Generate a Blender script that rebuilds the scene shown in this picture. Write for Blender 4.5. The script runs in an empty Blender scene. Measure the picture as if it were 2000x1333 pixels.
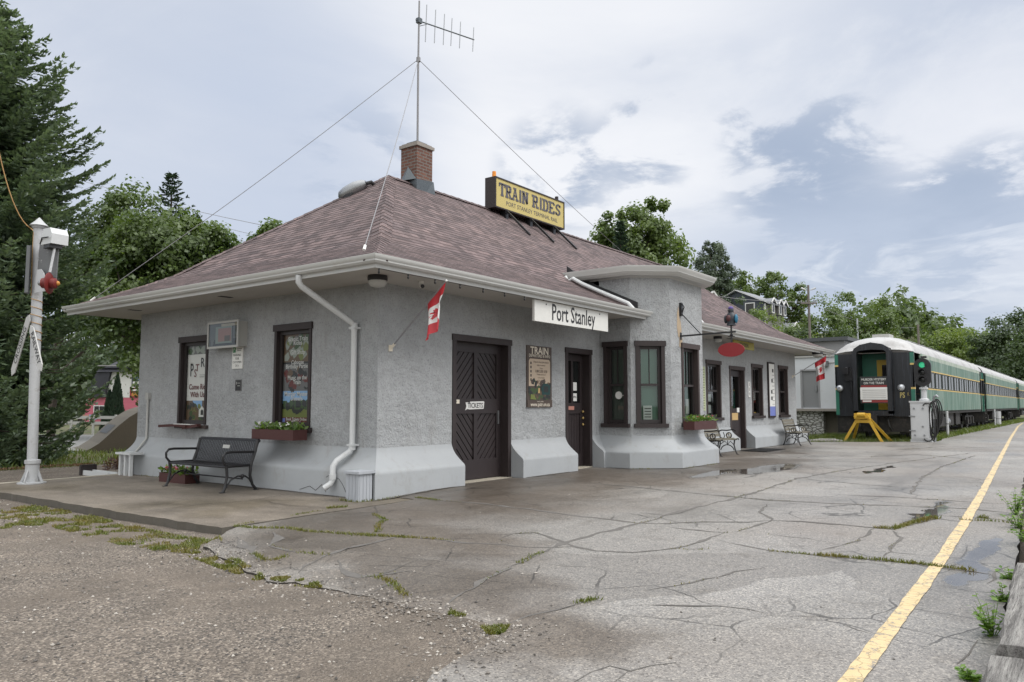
import bpy, math, random
from mathutils import Vector, Matrix, geometry, noise
R = math.radians
V = Vector
scene = bpy.context.scene
COL = scene.collection
random.seed(7)
# ---------------------------------------------------------------- camera numbers
FOC, PCX, PCY, HORZ = 1498.0, 1000.0, 666.5, 792.0      # focal length and horizon, in photo pixels (2000 wide)
CAM = V((-8.243, -8.82, 1.4))
PITCH = math.atan((HORZ - PCY) / FOC)
YAW = R(37.0)
FW = V((math.cos(YAW) * math.cos(PITCH), math.sin(YAW) * math.cos(PITCH), math.sin(PITCH)))
RT = V((math.sin(YAW), -math.cos(YAW), 0))
UP = RT.cross(FW)
def ray(x, y):
    return FW * FOC + RT * (x - PCX) + UP * (PCY - y)
def on_z(x, y, z=0.0):
    d = ray(x, y); return CAM + d * ((z - CAM.z) / d.z)
def at(x, depth, z=0.0):
    """point on the ground plan that stands at photo column x, so many metres away"""
    p = CAM + V((math.cos(YAW), math.sin(YAW), 0)) * depth + RT * ((x - PCX) / FOC * depth)
    return V((p.x, p.y, z))
def zat(y, depth):
    return CAM.z + (HORZ - y) / FOC * depth
def S(t):
    t = max(0.0, min(1.0, t)); return t * t * (3 - 2 * t)
def plat_z(x, y):
    return 0.05 * S((x + 0.6) / 2.0)
def gp(x, y):
    p = on_z(x, y, 0.0)
    for _ in range(4):
        p = on_z(x, y, plat_z(p.x, p.y))
    return p
# ---------------------------------------------------------------- mesh builder
class Fr:
    """wall frame: a along the wall to the right seen from outside, b up, c outwards"""
    def __init__(s, o, u):
        s.o = V(o); s.u = V(u).normalized(); s.n = s.u.cross(V((0, 0, 1)))
    def P(s, a, b, c=0.0):
        return s.o + s.u * a + V((0, 0, b)) + s.n * c
TXT = {}
def text_polys(body, bold=0.0):
    k = (body, bold)
    if k not in TXT:
        cu = bpy.data.curves.new('txt', 'FONT'); cu.body = body; cu.size = 1.0
        cu.align_x = 'CENTER'; cu.align_y = 'CENTER'; cu.resolution_u = 2; cu.offset = bold
        ob = bpy.data.objects.new('txt', cu); COL.objects.link(ob)
        me = bpy.data.meshes.new_from_object(ob)
        vs = [v.co.copy() for v in me.vertices]
        TXT[k] = (vs, [list(p.vertices) for p in me.polygons])
        bpy.data.objects.remove(ob); bpy.data.curves.remove(cu); bpy.data.meshes.remove(me)
    return TXT[k]
class MB:
    def __init__(s, mat=None):
        s.v = []; s.f = []; s.mi = []; s.uv = []; s.mats = []; s.cur = 0
        if mat: s.m(mat)
    def m(s, mat):
        if mat not in s.mats: s.mats.append(mat)
        s.cur = s.mats.index(mat); return s
    def face(s, pts, uv=None):
        b = len(s.v); s.v.extend(V(p) for p in pts)
        s.f.append(tuple(range(b, b + len(pts)))); s.mi.append(s.cur); s.uv.append(uv)
    def idx(s, vs, fs):
        b = len(s.v); s.v.extend(V(p) for p in vs)
        for f in fs:
            s.f.append(tuple(b + i for i in f)); s.mi.append(s.cur); s.uv.append(None)
    def hexa(s, p):   # p: 8 corners, 0-3 bottom ring, 4-7 top ring
        s.idx(p, [(3, 2, 1, 0), (4, 5, 6, 7), (0, 1, 5, 4), (1, 2, 6, 5), (2, 3, 7, 6), (3, 0, 4, 7)])
    def box(s, a, b):
        x0, y0, z0 = a; x1, y1, z1 = b
        s.hexa([(x0, y0, z0), (x1, y0, z0), (x1, y1, z0), (x0, y1, z0), (x0, y0, z1), (x1, y0, z1), (x1, y1, z1), (x0, y1, z1)])
    def fbox(s, fr, a0, a1, b0, b1, c0, c1):
        P = fr.P
        s.hexa([P(a0, b0, c1), P(a1, b0, c1), P(a1, b0, c0), P(a0, b0, c0), P(a0, b1, c1), P(a1, b1, c1), P(a1, b1, c0), P(a0, b1, c0)])
    def mbox(s, M, sx, sy, sz):
        h = [(-1, -1, -1), (1, -1, -1), (1, 1, -1), (-1, 1, -1), (-1, -1, 1), (1, -1, 1), (1, 1, 1), (-1, 1, 1)]
        s.hexa([M @ V((a * sx / 2, b * sy / 2, c * sz / 2)) for a, b, c in h])
    def bar(s, p0, p1, w, h, up=(0, 0, 1)):
        p0 = V(p0); p1 = V(p1); d = (p1 - p0); L = d.length; d.normalize()
        r = d.cross(V(up))
        if r.length < 1e-4: r = d.cross(V((1, 0, 0)))
        r.normalize(); u = r.cross(d)
        M = Matrix((r, d, u)).transposed().to_4x4(); M.translation = (p0 + p1) / 2
        s.mbox(M, w, L, h)
    def tube(s, pts, r, n=8, caps=True):
        pts = [V(p) for p in pts]; k = len(pts)
        rs = r if isinstance(r, (list, tuple)) else [r] * k
        vs = []; prev = None
        for i, p in enumerate(pts):
            d = (pts[min(i + 1, k - 1)] - pts[max(i - 1, 0)]).normalized()
            if prev is None:
                a = d.cross(V((0, 0, 1)))
                if a.length < 1e-3: a = d.cross(V((1, 0, 0)))
            else:
                a = prev - d * prev.dot(d)
            a.normalize(); prev = a; b = d.cross(a)
            for j in range(n):
                t = 2 * math.pi * j / n
                vs.append(p + (a * math.cos(t) + b * math.sin(t)) * rs[i])
        fs = [(i * n + j, i * n + (j + 1) % n, (i + 1) * n + (j + 1) % n, (i + 1) * n + j) for i in range(k - 1) for j in range(n)]
        if caps: fs += [tuple(range(n))[::-1], tuple((k - 1) * n + j for j in range(n))]
        s.idx(vs, fs)
    def cyl(s, p0, p1, r0, r1=None, n=16):
        s.tube([p0, p1], [r0, r0 if r1 is None else r1], n)
    def lathe(s, prof, c=(0, 0, 0), axis=(0, 0, 1), n=20):
        c = V(c); ax = V(axis).normalized(); a = ax.cross(V((0, 1, 0)))
        if a.length < 1e-3: a = ax.cross(V((1, 0, 0)))
        a.normalize(); b = ax.cross(a); k = len(prof)
        vs = [c + ax * z + (a * math.cos(2 * math.pi * j / n) + b * math.sin(2 * math.pi * j / n)) * r for r, z in prof for j in range(n)]
        fs = [(i * n + j, i * n + (j + 1) % n, (i + 1) * n + (j + 1) % n, (i + 1) * n + j) for i in range(k - 1) for j in range(n)]
        fs += [tuple(range(n))[::-1], tuple((k - 1) * n + j for j in range(n))]
        s.idx(vs, fs)
    def ball(s, c, r, nu=12, nv=8):
        c = V(c); r = (r, r, r) if not isinstance(r, (tuple, list)) else r
        vs = [c + V((r[0] * math.sin(math.pi * i / nv) * math.cos(2 * math.pi * j / nu), r[1] * math.sin(math.pi * i / nv) * math.sin(2 * math.pi * j / nu), r[2] * math.cos(math.pi * i / nv))) for i in range(nv + 1) for j in range(nu)]
        s.idx(vs, [(i * nu + j, (i + 1) * nu + j, (i + 1) * nu + (j + 1) % nu, i * nu + (j + 1) % nu) for i in range(nv) for j in range(nu)])
    def prism(s, poly, o, xd, yd, depth):
        o = V(o); xd = V(xd); yd = V(yd); n = xd.cross(yd).normalized() * depth; k = len(poly)
        f = [o + xd * p[0] + yd * p[1] for p in poly]; b = [p + n for p in f]
        s.idx(f + b, [tuple(range(k))[::-1], tuple(range(k, 2 * k))] + [(i, (i + 1) % k, k + (i + 1) % k, k + i) for i in range(k)])
    def sweep(s, prof, path, closed=False, caps=True):
        """prof: (offset to the right of travel, z); path: 2-D points; mitred corners"""
        k = len(path); pts = [V((p[0], p[1])) for p in path]; rows = []
        for i in range(k):
            ds = []
            if i > 0 or closed: ds.append((pts[i] - pts[i - 1]).normalized())
            if i < k - 1 or closed: ds.append((pts[(i + 1) % k] - pts[i]).normalized())
            ns = [V((d.y, -d.x)) for d in ds]
            mi = (ns[0] + ns[-1]); mi = mi / max(0.2, mi.length_squared / 2) if len(ns) > 1 else ns[0]
            rows.append([V((pts[i].x + mi.x * o, pts[i].y + mi.y * o, z)) for o, z in prof])
        n = len(prof); vs = [p for r in rows for p in r]
        fs = [(i * n + j, ((i + 1) % k) * n + j, ((i + 1) % k) * n + j + 1, i * n + j + 1) for i in range(k if closed else k - 1) for j in range(n - 1)]
        if caps and not closed: fs += [tuple(range(n))[::-1], tuple((k - 1) * n + j for j in range(n))]
        s.idx(vs, fs)
    def text(s, body, o, xd, yd, size, bold=0.0, sx=1.0, lift=0.003):
        vs, fs = text_polys(body, bold); o = V(o); xd = V(xd).normalized(); yd = V(yd).normalized(); n = xd.cross(yd)
        s.idx([o + xd * (p.x * size * sx) + yd * (p.y * size) + n * lift for p in vs], fs)
    def ftext(s, fr, body, a, b, c, size, bold=0.0, sx=1.0):
        s.text(body, fr.P(a, b, c), fr.u, (0, 0, 1), size, bold, sx)
    def build(s, name, parent=None, loc=None, smooth=False):
        off = V((0, 0, 0))
        if parent is not None:
            q = parent
            while q is not None: off += q.location; q = q.parent
        elif loc is not None: off = V(loc)
        me = bpy.data.meshes.new(name)
        me.from_pydata([tuple(v - off) for v in s.v], [], s.f)
        for m_ in s.mats: me.materials.append(M[m_])
        me.polygons.foreach_set('material_index', s.mi)
        if any(u is not None for u in s.uv):
            l = me.uv_layers.new(name='UVMap'); k = 0
            for f, u in zip(s.f, s.uv):
                for i in range(len(f)):
                    l.data[k].uv = u[i] if u else (0, 0); k += 1
        if smooth:
            me.polygons.foreach_set('use_smooth', [True] * len(me.polygons))
            if smooth != 'all': me.set_sharp_from_angle(angle=R(40))
        me.update()
        ob = bpy.data.objects.new(name, me); COL.objects.link(ob)
        if parent is not None: ob.parent = parent
        elif loc is not None: ob.location = loc
        return ob
def tag(o, label=None, cat=None, group=None, kind=None):
    if label: o['label'] = label
    if cat: o['category'] = cat
    if group: o['group'] = group
    if kind: o['kind'] = kind
    return o
def empty(name, loc, label, cat, group=None, rz=0.0):
    o = bpy.data.objects.new(name, None); COL.objects.link(o); o.location = loc; o.rotation_euler.z = rz
    o.empty_display_size = 0.2
    return tag(o, label, cat, group)
def copy_tree(o, parent=None):
    c = o.copy(); COL.objects.link(c)
    if parent is not None: c.parent = parent
    for ch in [x for x in bpy.data.objects if x.parent == o]: copy_tree(ch, c)
    return c
# ---------------------------------------------------------------- materials
M = {}
class NT:
    def __init__(s, name):
        s.mat = bpy.data.materials.new(name); s.mat.use_nodes = True
        s.t = s.mat.node_tree; s.n = s.t.nodes; s.l = s.t.links
        s.b = s.n['Principled BSDF']; s.out = s.n['Material Output']; M[name] = s.mat
        s.co = None
    def new(s, typ, **kw):
        nd = s.n.new('ShaderNode' + typ)
        for k, v in kw.items():
            if hasattr(nd, k) and k not in nd.inputs: setattr(nd, k, v)
            else: s.put(nd.inputs[k.replace('_', ' ')] if k.replace('_', ' ') in nd.inputs else nd.inputs[k], v)
        return nd
    def put(s, sock, v):
        if isinstance(v, bpy.types.NodeSocket): s.l.new(v, sock)
        elif isinstance(v, (tuple, list)) and len(v) == 3 and sock.type == 'RGBA': sock.default_value = (*v, 1)
        else: sock.default_value = v
    def obj(s, scale=(1, 1, 1)):
        if s.co is None: s.co = s.new('TexCoord')
        if scale == (1, 1, 1): return s.co.outputs['Object']
        mp = s.new('Mapping'); mp.inputs['Scale'].default_value = scale
        s.l.new(s.co.outputs['Object'], mp.inputs[0]); return mp.outputs[0]
    def geo(s):
        return s.new('NewGeometry')
    def warp(s, amp, scale):
        n = s.new('TexNoise', Scale=scale, Detail=6.0, Vector=s.obj()); a = s.new('VectorMath', operation='SUBTRACT'); s.l.new(n.outputs['Color'], a.inputs[0]); a.inputs[1].default_value = (.5, .5, .5); b = s.new('VectorMath', operation='SCALE'); s.l.new(a.outputs[0], b.inputs[0]); b.inputs['Scale'].default_value = amp; c = s.new('VectorMath', operation='ADD'); s.l.new(s.obj(), c.inputs[0]); s.l.new(b.outputs[0], c.inputs[1]); return c.outputs[0]
    def noise(s, scale, vec=None, detail=4, rough=.55):
        return s.new('TexNoise', Scale=scale, Detail=detail, Roughness=rough, Vector=vec if vec is not None else s.obj()).outputs['Fac']
    def ramp(s, fac, a, b, ca=(0, 0, 0), cb=(1, 1, 1)):
        r = s.new('ValToRGB'); e = r.color_ramp.elements
        e[0].position = a; e[1].position = b; e[0].color = (*ca, 1); e[1].color = (*cb, 1)
        s.l.new(fac, r.inputs[0]); return r.outputs[0]
    def mix(s, f, a, b, mode='MIX'):
        x = s.new('Mix', data_type='RGBA', blend_type=mode)
        s.put(x.inputs[0], f); s.put(x.inputs[6], a); s.put(x.inputs[7], b); return x.outputs[2]
    def math(s, op, a, b=0.0, c=0.0):
        x = s.new('Math', operation=op); s.put(x.inputs[0], a); s.put(x.inputs[1], b); s.put(x.inputs[2], c); return x.outputs[0]
    def bump(s, h, strength=.5, dist=.01, prev=None):
        x = s.new('Bump', Strength=strength, Distance=dist, Height=h)
        if prev is not None: s.l.new(prev, x.inputs['Normal'])
        s.l.new(x.outputs[0], s.b.inputs['Normal']); return x.outputs[0]
    def set(s, **kw):
        for k, v in kw.items(): s.put(s.b.inputs[k.replace('_', ' ')], v)
def k(c, f): return tuple(min(1, x * f) for x in c)
def pm(name, c, rough=.6, var=.18, vs=3.0, bump=.0, bs=40.0, st=(1, 1, 1), metal=0.0, spec=.5, dirt=None, dth=(.55, .75), ds=2.0, grain=.06):
    t = NT(name); co = t.obj(st)
    base = t.mix(t.noise(vs, co, 6, .65), k(c, 1 - var), k(c, 1 + var))
    if grain: base = t.mix(t.noise(bs * 2.3, co, 2), t.mix(1.0, base, (1 - grain * 2,) * 3, 'MULTIPLY'), t.mix(1.0, base, (1 + grain * 2,) * 3, 'MULTIPLY'))
    if dirt: base = t.mix(t.ramp(t.noise(ds, co, 8, .7), *dth), base, dirt)
    rr = t.math('MULTIPLY_ADD', t.noise(vs * 2, co), .25, rough - .12)
    t.set(Base_Color=base, Roughness=rr, Metallic=metal)
    t.b.inputs['Specular IOR Level'].default_value = spec
    if bump: t.bump(t.noise(bs, co, 5, .6), bump, .01)
    return t
def flat(name, c, rough=.6): return pm(name, c, rough, .06, 4, 0, 60, grain=.02)

# walls
t = NT('stucco'); n1 = t.noise(13, detail=5, rough=.65); n2 = t.noise(34, t.obj((1, 1, .8)), 4, .7); n3 = t.noise(1.1, detail=6, rough=.65)
zone = t.ramp(t.noise(.9, detail=3), .45, .62)
base = t.mix(n3, (.335, .35, .36), (.425, .437, .447))
base = t.mix(t.ramp(n2, .29, .47), (.215, .22, .226), base); base = t.mix(t.ramp(t.noise(7, detail=6, rough=.7), .3, .7), t.mix(1.0, base, (.86, .86, .86), 'MULTIPLY'), t.mix(1.0, base, (1.1, 1.1, 1.1), 'MULTIPLY'))
base = t.mix(t.math('MULTIPLY', t.ramp(t.noise(2.6, t.obj((1, 1, .22)), 9, .78), .54, .74), .6), base, (.265, .262, .245))
t.set(Base_Color=base, Roughness=.85)
hh = t.math('ADD', t.math('ADD', t.math('MULTIPLY', n1, t.math('MULTIPLY_ADD', zone, 1.1, .2)), t.math('MULTIPLY', n2, .6)), t.math('MULTIPLY', t.noise(4.5, detail=3), .8))
t.bump(hh, .95, .052)
t = NT('plinth_paint'); n2 = t.noise(30, detail=5, rough=.65)
base = t.mix(t.noise(1.3, detail=7, rough=.7), (.295, .312, .327), (.375, .392, .405))
base = t.mix(t.math('MULTIPLY', t.ramp(t.noise(3.4, t.obj((1, 1, .5)), 9, .8), .53, .72), .7), base, (.25, .245, .225)); base = t.mix(t.ramp(t.noise(11, detail=8, rough=.8), .68, .74), base, (.16, .155, .145))
t.set(Base_Color=base, Roughness=.7); t.bump(n2, .35, .006)
pm('patch', (.42, .33, .23), .9, .2, 8, .5, 50)
pm('soffit_paint', (.42, .40, .37), .7, .10, 1.2, .05, 30)
pm('gutter_white', (.50, .505, .49), .35, .10, 1.5, 0, 40, dirt=(.42, .40, .35), dth=(.60, .8), ds=1.6)
pm('white_paint', (.55, .565, .57), .45, .08, 4, .04, 30, dirt=(.38, .37, .34), dth=(.62, .78), ds=6)
pm('grey_wood', (.36, .38, .41), .7, .2, 6, .3, 30, (6, 6, .6), dirt=(.08, .08, .08), dth=(.66, .74), ds=7)
pm('brown_trim', (.032, .024, .024), .5, .25, 3, .15, 25, (4, 4, .7), spec=.4)
pm('brown_worn', (.048, .034, .032), .65, .3, 6, .25, 30, (3, 3, 1), dirt=(.2, .17, .16), dth=(.64, .76), ds=5)
pm('brown_door', (.027, .020, .021), .45, .3, 5, .25, 30, (8, 8, .8), spec=.45)
pm('sash_dark', (.03, .024, .024), .45, .2, 6)
pm('black_iron', (.014, .014, .016), .38, .25, 6, .1, 60, spec=.5)
pm('black_rubber', (.013, .013, .013), .5, .2, 8)
pm('flash_metal', (.10, .115, .125), .4, .25, 3, .1, 20, metal=.5)
pm('dark_flash', (.02, .02, .022), .5, .2, 3)
pm('dull_metal', (.30, .31, .32), .38, .2, 4, .05, 30, metal=.75)
pm('grey_enamel', (.40, .40, .38), .45, .1, 3)
pm('wire_grey', (.22, .22, .23), .5, .1, 5)
pm('orange_cable', (.42, .25, .10), .6, .15, 8)
pm('concrete_cap', (.27, .245, .22), .85, .2, 6, .3, 40)
pm('chips', (.55, .55, .53), .8, .1, 4)
# brick
t = NT('brick'); br = t.new('TexBrick', Color1=(.125, .055, .04), Color2=(.215, .10, .068), Mortar=(.19, .175, .16), Scale=1.0, Mortar_Size=.012, Brick_Width=.21, Row_Height=.075, Vector=t.n.new('ShaderNodeUVMap').outputs[0])
t.set(Base_Color=t.mix(t.noise(9, detail=6), br.outputs[0], t.mix(1.0, br.outputs[0], (.55, .5, .48), 'MULTIPLY')), Roughness=.85)
t.bump(br.outputs['Fac'], -.5, .01)
# shingles
t = NT('shingle'); uv = t.n.new('ShaderNodeUVMap').outputs[0]
br = t.new('TexBrick', Color1=(.066, .047, .046), Color2=(.172, .128, .124), Mortar=(.07, .052, .05), Scale=1.0, Mortar_Size=.004, Brick_Width=.19, Row_Height=.13, Vector=uv); br.offset = .37
br2 = t.new('TexBrick', Color1=(.84, .84, .86), Color2=(1.13, 1.1, 1.08), Mortar=(1, 1, 1), Scale=1.0, Mortar_Size=0.0, Brick_Width=.61, Row_Height=.13, Vector=uv); br2.offset = .61
c = t.mix(1.0, br.outputs[0], br2.outputs[0], 'MULTIPLY')
c = t.mix(t.ramp(t.noise(.8, detail=7, rough=.7), .35, .7), t.mix(1.0, c, (.88, .87, .90), 'MULTIPLY'), t.mix(1.0, c, (1.10, 1.07, 1.08), 'MULTIPLY'))
c = t.mix(t.ramp(t.noise(70, detail=3), .35, .7), t.mix(1.0, c, (.8, .8, .8), 'MULTIPLY'), t.mix(1.0, c, (1.18, 1.18, 1.18), 'MULTIPLY'))
t.set(Base_Color=c, Roughness=.8); t.bump(t.noise(120, detail=3), .5, .006, t.bump(br.outputs['Fac'], -.6, .008))
# ground stuff
PUDDLES = [(8.3, -3.25, 2.1, .50), (6.6, -2.75, 1.5, .26), (-.75, -7.90, .75, .17), (.45, -7.92, .8, .14), (9.5, -5.2, 1.5, .13), (2.9, -7.1, 1.6, .13)]
SHADE_DAMP = [(1.0, -1.2, 5.0, 2.8), (4.5, -1.6, 4.6, 2.0), (-2.6, -2.6, 1.9, 2.4), (9.5, -2.6, 3.6, 1.2), (14, -1.0, 4.5, 1.3), (-3.6, -4.4, 1.0, 1.4), (-4.4, -6.0, 1.3, .8)]  # dark brown zones, mostly by the building: eave shade painted in with the dampness
t = NT('asphalt')
sp = t.new('TexVoronoi', Scale=95.0, Vector=t.obj()); spec = t.new('SeparateColor', Color=sp.outputs['Color'])
base = t.mix(t.noise(.55, detail=8, rough=.65), (.150, .144, .136), (.258, .249, .238))
pat = t.new('TexVoronoi', Scale=.42, Vector=t.warp(.5, 1.2)); ps = t.new('SeparateColor', Color=pat.outputs['Color']); base = t.mix(1.0, base, t.mix(ps.outputs[0], (.80, .79, .78), (1.14, 1.14, 1.14)), 'MULTIPLY')
base = t.mix(t.ramp(t.noise(1.7, detail=9, rough=.75), .54, .70), base, t.mix(1.0, base, (.66, .64, .61), 'MULTIPLY'))
base = t.mix(t.ramp(spec.outputs[0], .55, 1.0), base, t.mix(1.0, base, (1.9, 1.85, 1.75), 'MULTIPLY'))
base = t.mix(t.ramp(spec.outputs[1], .72, .95), base, t.mix(1.0, base, (.45, .45, .46), 'MULTIPLY'))
base = t.mix(t.ramp(t.noise(26, detail=3), .55, .8), base, t.mix(1.0, base, (.74, .73, .72), 'MULTIPLY'))
# wet: darker and smoother where water stays; fine crazing near the crumbling edge
wet = t.ramp(t.noise(.42, t.obj((.45, 1, 1)), 7, .6), .50, .66)
base = t.mix(t.math('MULTIPLY', wet, .38), base, (.085, .075, .065))
brown = t.ramp(t.noise(.3, t.obj((1, 1, 1)), 4, .5), .45, .62)
base = t.mix(t.math('MULTIPLY', brown, .30), base, (.16, .125, .095))
cz = t.new('TexVoronoi', Scale=1.5, feature='DISTANCE_TO_EDGE', Vector=t.mix(.12, t.obj(), t.new('TexNoise', Scale=3.0, Detail=5.0, Vector=t.obj()).outputs['Color']))
line = t.math('MULTIPLY', t.math('LESS_THAN', cz.outputs[0], t.math('MULTIPLY', t.noise(2.5, detail=4), .020)), t.ramp(t.noise(.42, detail=4), .47, .56))
base = t.mix(t.math('MULTIPLY', line, .75), base, (.03, .028, .025))
pm_mask = None; wob = t.warp(.62, 1.6)
for (cx, cy, rx, ry) in PUDDLES:
    mp = t.new('Mapping'); mp.inputs['Location'].default_value = (-cx / rx, -cy / ry, 0); mp.inputs['Scale'].default_value = (1 / rx, 1 / ry, 0); t.l.new(wob, mp.inputs[0])
    ln = t.new('VectorMath', operation='LENGTH'); t.l.new(mp.outputs[0], ln.inputs[0]); m_ = t.math('SUBTRACT', 1.0, t.ramp(ln.outputs['Value'], .72, 1.0)); pm_mask = m_ if pm_mask is None else t.math('MAXIMUM', pm_mask, m_)
shade_damp = None
for (cx, cy, rx, ry) in SHADE_DAMP:
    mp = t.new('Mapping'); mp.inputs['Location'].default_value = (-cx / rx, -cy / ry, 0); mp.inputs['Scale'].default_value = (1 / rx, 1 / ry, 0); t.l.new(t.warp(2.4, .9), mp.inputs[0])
    ln = t.new('VectorMath', operation='LENGTH'); t.l.new(mp.outputs[0], ln.inputs[0]); m_ = t.math('SUBTRACT', 1.0, t.ramp(ln.outputs['Value'], .55, 1.05)); shade_damp = m_ if shade_damp is None else t.math('MAXIMUM', shade_damp, m_)
shade_damp = t.math('MULTIPLY', shade_damp, t.math('MULTIPLY_ADD', t.noise(1.4, detail=7, rough=.7), .9, .45))
base = t.mix(shade_damp, base, t.mix(1.0, base, (.50, .45, .40), 'MULTIPLY'))
base = t.mix(t.math('MULTIPLY', pm_mask, .75), base, (.06, .052, .045))
rgh = t.math('MULTIPLY_ADD', wet, -.26, .54); rgh = t.math('MULTIPLY', rgh, t.math('MULTIPLY_ADD', t.ramp(pm_mask, .35, .9), -.93, 1.0))
t.set(Base_Color=base, Roughness=rgh)
hb_ = t.math('MULTIPLY', t.math('ADD', t.noise(110, detail=3), t.math('MULTIPLY', t.noise(7, detail=4), .8)), t.math('SUBTRACT', 1.0, t.ramp(pm_mask, .3, .8)))
t.bump(hb_, .5, .006)
t = NT('crack_dark'); t.set(Base_Color=t.mix(t.noise(6), (.018, .016, .014), (.055, .047, .038)), Roughness=.9)
t = NT('puddle_water'); t.set(Base_Color=(.055, .05, .045), Roughness=.04, IOR=1.33); t.b.inputs['Specular IOR Level'].default_value = 1.0
t.bump(t.noise(5, detail=2), .02, .01)
t = NT('gravel')
v1 = t.new('TexVoronoi', Scale=74.0, Vector=t.obj()); v2 = t.new('TexVoronoi', Scale=120.0, Vector=t.obj())
s1 = t.new('SeparateColor', Color=v1.outputs['Color']); s2 = t.new('SeparateColor', Color=v2.outputs['Color'])
c1 = t.mix(s1.outputs[0], (.105, .09, .076), (.34, .295, .25)); c1 = t.mix(t.ramp(s1.outputs[1], .74, .96), c1, (.54, .48, .41)); c1 = t.mix(t.ramp(s1.outputs[2], .8, 1.0), c1, (.06, .058, .06))
c2 = t.mix(s2.outputs[0], (.135, .113, .092), (.27, .23, .19))
c = t.mix(t.ramp(t.noise(.5, t.obj((.6, 1, 1)), 7, .65), .44, .60), c1, c2)
c = t.mix(t.ramp(t.noise(2.2, detail=6), .3, .7), t.mix(1.0, c, (.78, .77, .76), 'MULTIPLY'), t.mix(1.0, c, (1.12, 1.1, 1.08), 'MULTIPLY'))
c = t.mix(1.0, c, t.mix(t.noise(.35, t.obj((.5, 1.2, 1)), 6, .6), (.56, .56, .55), (.90, .88, .86)), 'MULTIPLY'); t.set(Base_Color=c, Roughness=.85)
t.bump(t.math('ADD', t.math('MULTIPLY', v1.outputs['Distance'], -1.0), t.math('MULTIPLY', v2.outputs['Distance'], -.5)), .8, .018)
t = NT('stone'); g = t.new('NewGeometry'); rc_ = t.new('ValToRGB'); el = rc_.color_ramp.elements; el[0].color = (.06, .056, .052, 1); el[1].color = (.44, .41, .37, 1); e2 = el.new(.5); e2.color = (.20, .18, .16, 1); t.l.new(g.outputs['Random Per Island'], rc_.inputs[0]); t.set(Base_Color=rc_.outputs[0], Roughness=.85)
pm('crack_grit', (.115, .108, .10), .95, .5, 9, .5, 60)
t = NT('slab'); sp = t.new('TexVoronoi', Scale=80.0, Vector=t.obj()); sc_ = t.new('SeparateColor', Color=sp.outputs['Color'])
base = t.mix(t.ramp(t.noise(1.0, t.obj((1, .6, 1)), 9, .7), .32, .68), (.080, .068, .054), (.215, .185, .152)); base = t.mix(t.ramp(t.noise(.45, detail=5), .5, .62), base, t.mix(1.0, base, (.72, .70, .62), 'MULTIPLY')); base = t.mix(t.ramp(sc_.outputs[0], .6, 1), base, t.mix(1.0, base, (1.5, 1.5, 1.5), 'MULTIPLY'))
t.set(Base_Color=base, Roughness=t.math('MULTIPLY_ADD', t.noise(.9, detail=6), -.5, .85)); t.bump(t.noise(60, detail=5), .4, .008)
pm('slab_edge', (.10, .09, .075), .9, .4, 4, .6, 20)
pm('kerb_pale', (.36, .33, .27), .85, .2, 3, .3, 30)
pm('soil', (.10, .082, .055), .95, .35, 2.0, .5, 12, dirt=(.07, .10, .025), dth=(.42, .6), ds=.5)
pm('road_far', (.19, .19, .185), .8, .1, 2)
t = NT('yellow_line'); co = t.obj()
crk = t.new('TexVoronoi', Scale=9.0, feature='DISTANCE_TO_EDGE', Vector=t.mix(.1, co, t.new('TexNoise', Scale=8.0, Detail=5.0, Vector=co).outputs['Color']))
c = t.mix(t.noise(5, detail=6), (.50, .37, .18), (.62, .50, .30))
c = t.mix(t.math('MULTIPLY', t.math('LESS_THAN', crk.outputs[0], .03), .6), c, (.22, .17, .09))
c = t.mix(t.ramp(t.noise(9, detail=9, rough=.8), .525, .60), c, (.19, .18, .17))
t.set(Base_Color=c, Roughness=.6); t.bump(t.noise(80), .4, .004)
t = NT('timber'); co = t.obj((.7, 9, 9))
g = t.noise(3.0, co, 9, .7); g2 = t.noise(9.0, t.obj((.5, 14, 14)), 6, .75)
c = t.mix(t.ramp(g, .32, .68), (.09, .085, .08), (.54, .52, .49)); c = t.mix(t.ramp(g2, .30, .46), (.02, .018, .016), c)
t.set(Base_Color=c, Roughness=.9); t.bump(t.math('ADD', g, g2), 1.0, .03)
# glass
t = NT('glass'); lw = t.new('LayerWeight', Blend=.35); g = t.new('BsdfGlossy', Roughness=.015, Color=(.95, .97, .98)); tr = t.new('BsdfTransparent', Color=(.78, .84, .82))
mx = t.new('MixShader'); fz = t.new('Fresnel', IOR=1.5); t.l.new(t.math('MULTIPLY_ADD', fz.outputs[0], 1.1, .01), mx.inputs[0]); t.l.new(tr.outputs[0], mx.inputs[1]); t.l.new(g.outputs[0], mx.inputs[2]); t.l.new(mx.outputs[0], t.out.inputs[0])
t = NT('glass_clear'); fz = t.new('Fresnel', IOR=1.45); g = t.new('BsdfGlossy', Roughness=.02); tr = t.new('BsdfTransparent', Color=(.94, .95, .95)); mx = t.new('MixShader'); t.l.new(t.math('MULTIPLY', fz.outputs[0], .45), mx.inputs[0]); t.l.new(tr.outputs[0], mx.inputs[1]); t.l.new(g.outputs[0], mx.inputs[2]); t.l.new(mx.outputs[0], t.out.inputs[0])
t = NT('coach_glass'); t.set(Base_Color=(.02, .024, .02), Roughness=.16); t.b.inputs['Specular IOR Level'].default_value = .22
t = NT('glass_dark'); t.set(Base_Color=(.012, .014, .014), Roughness=.06)
flat('panel_green', (.13, .27, .205)); flat('panel_grey', (.16, .175, .15)); flat('room_green', (.42, .74, .60)); flat('room_dark', (.03, .032, .03)); flat('room_mid', (.12, .13, .125)); flat('paper', (.70, .70, .68)); flat('curtain', (.30, .33, .29), .9)
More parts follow.
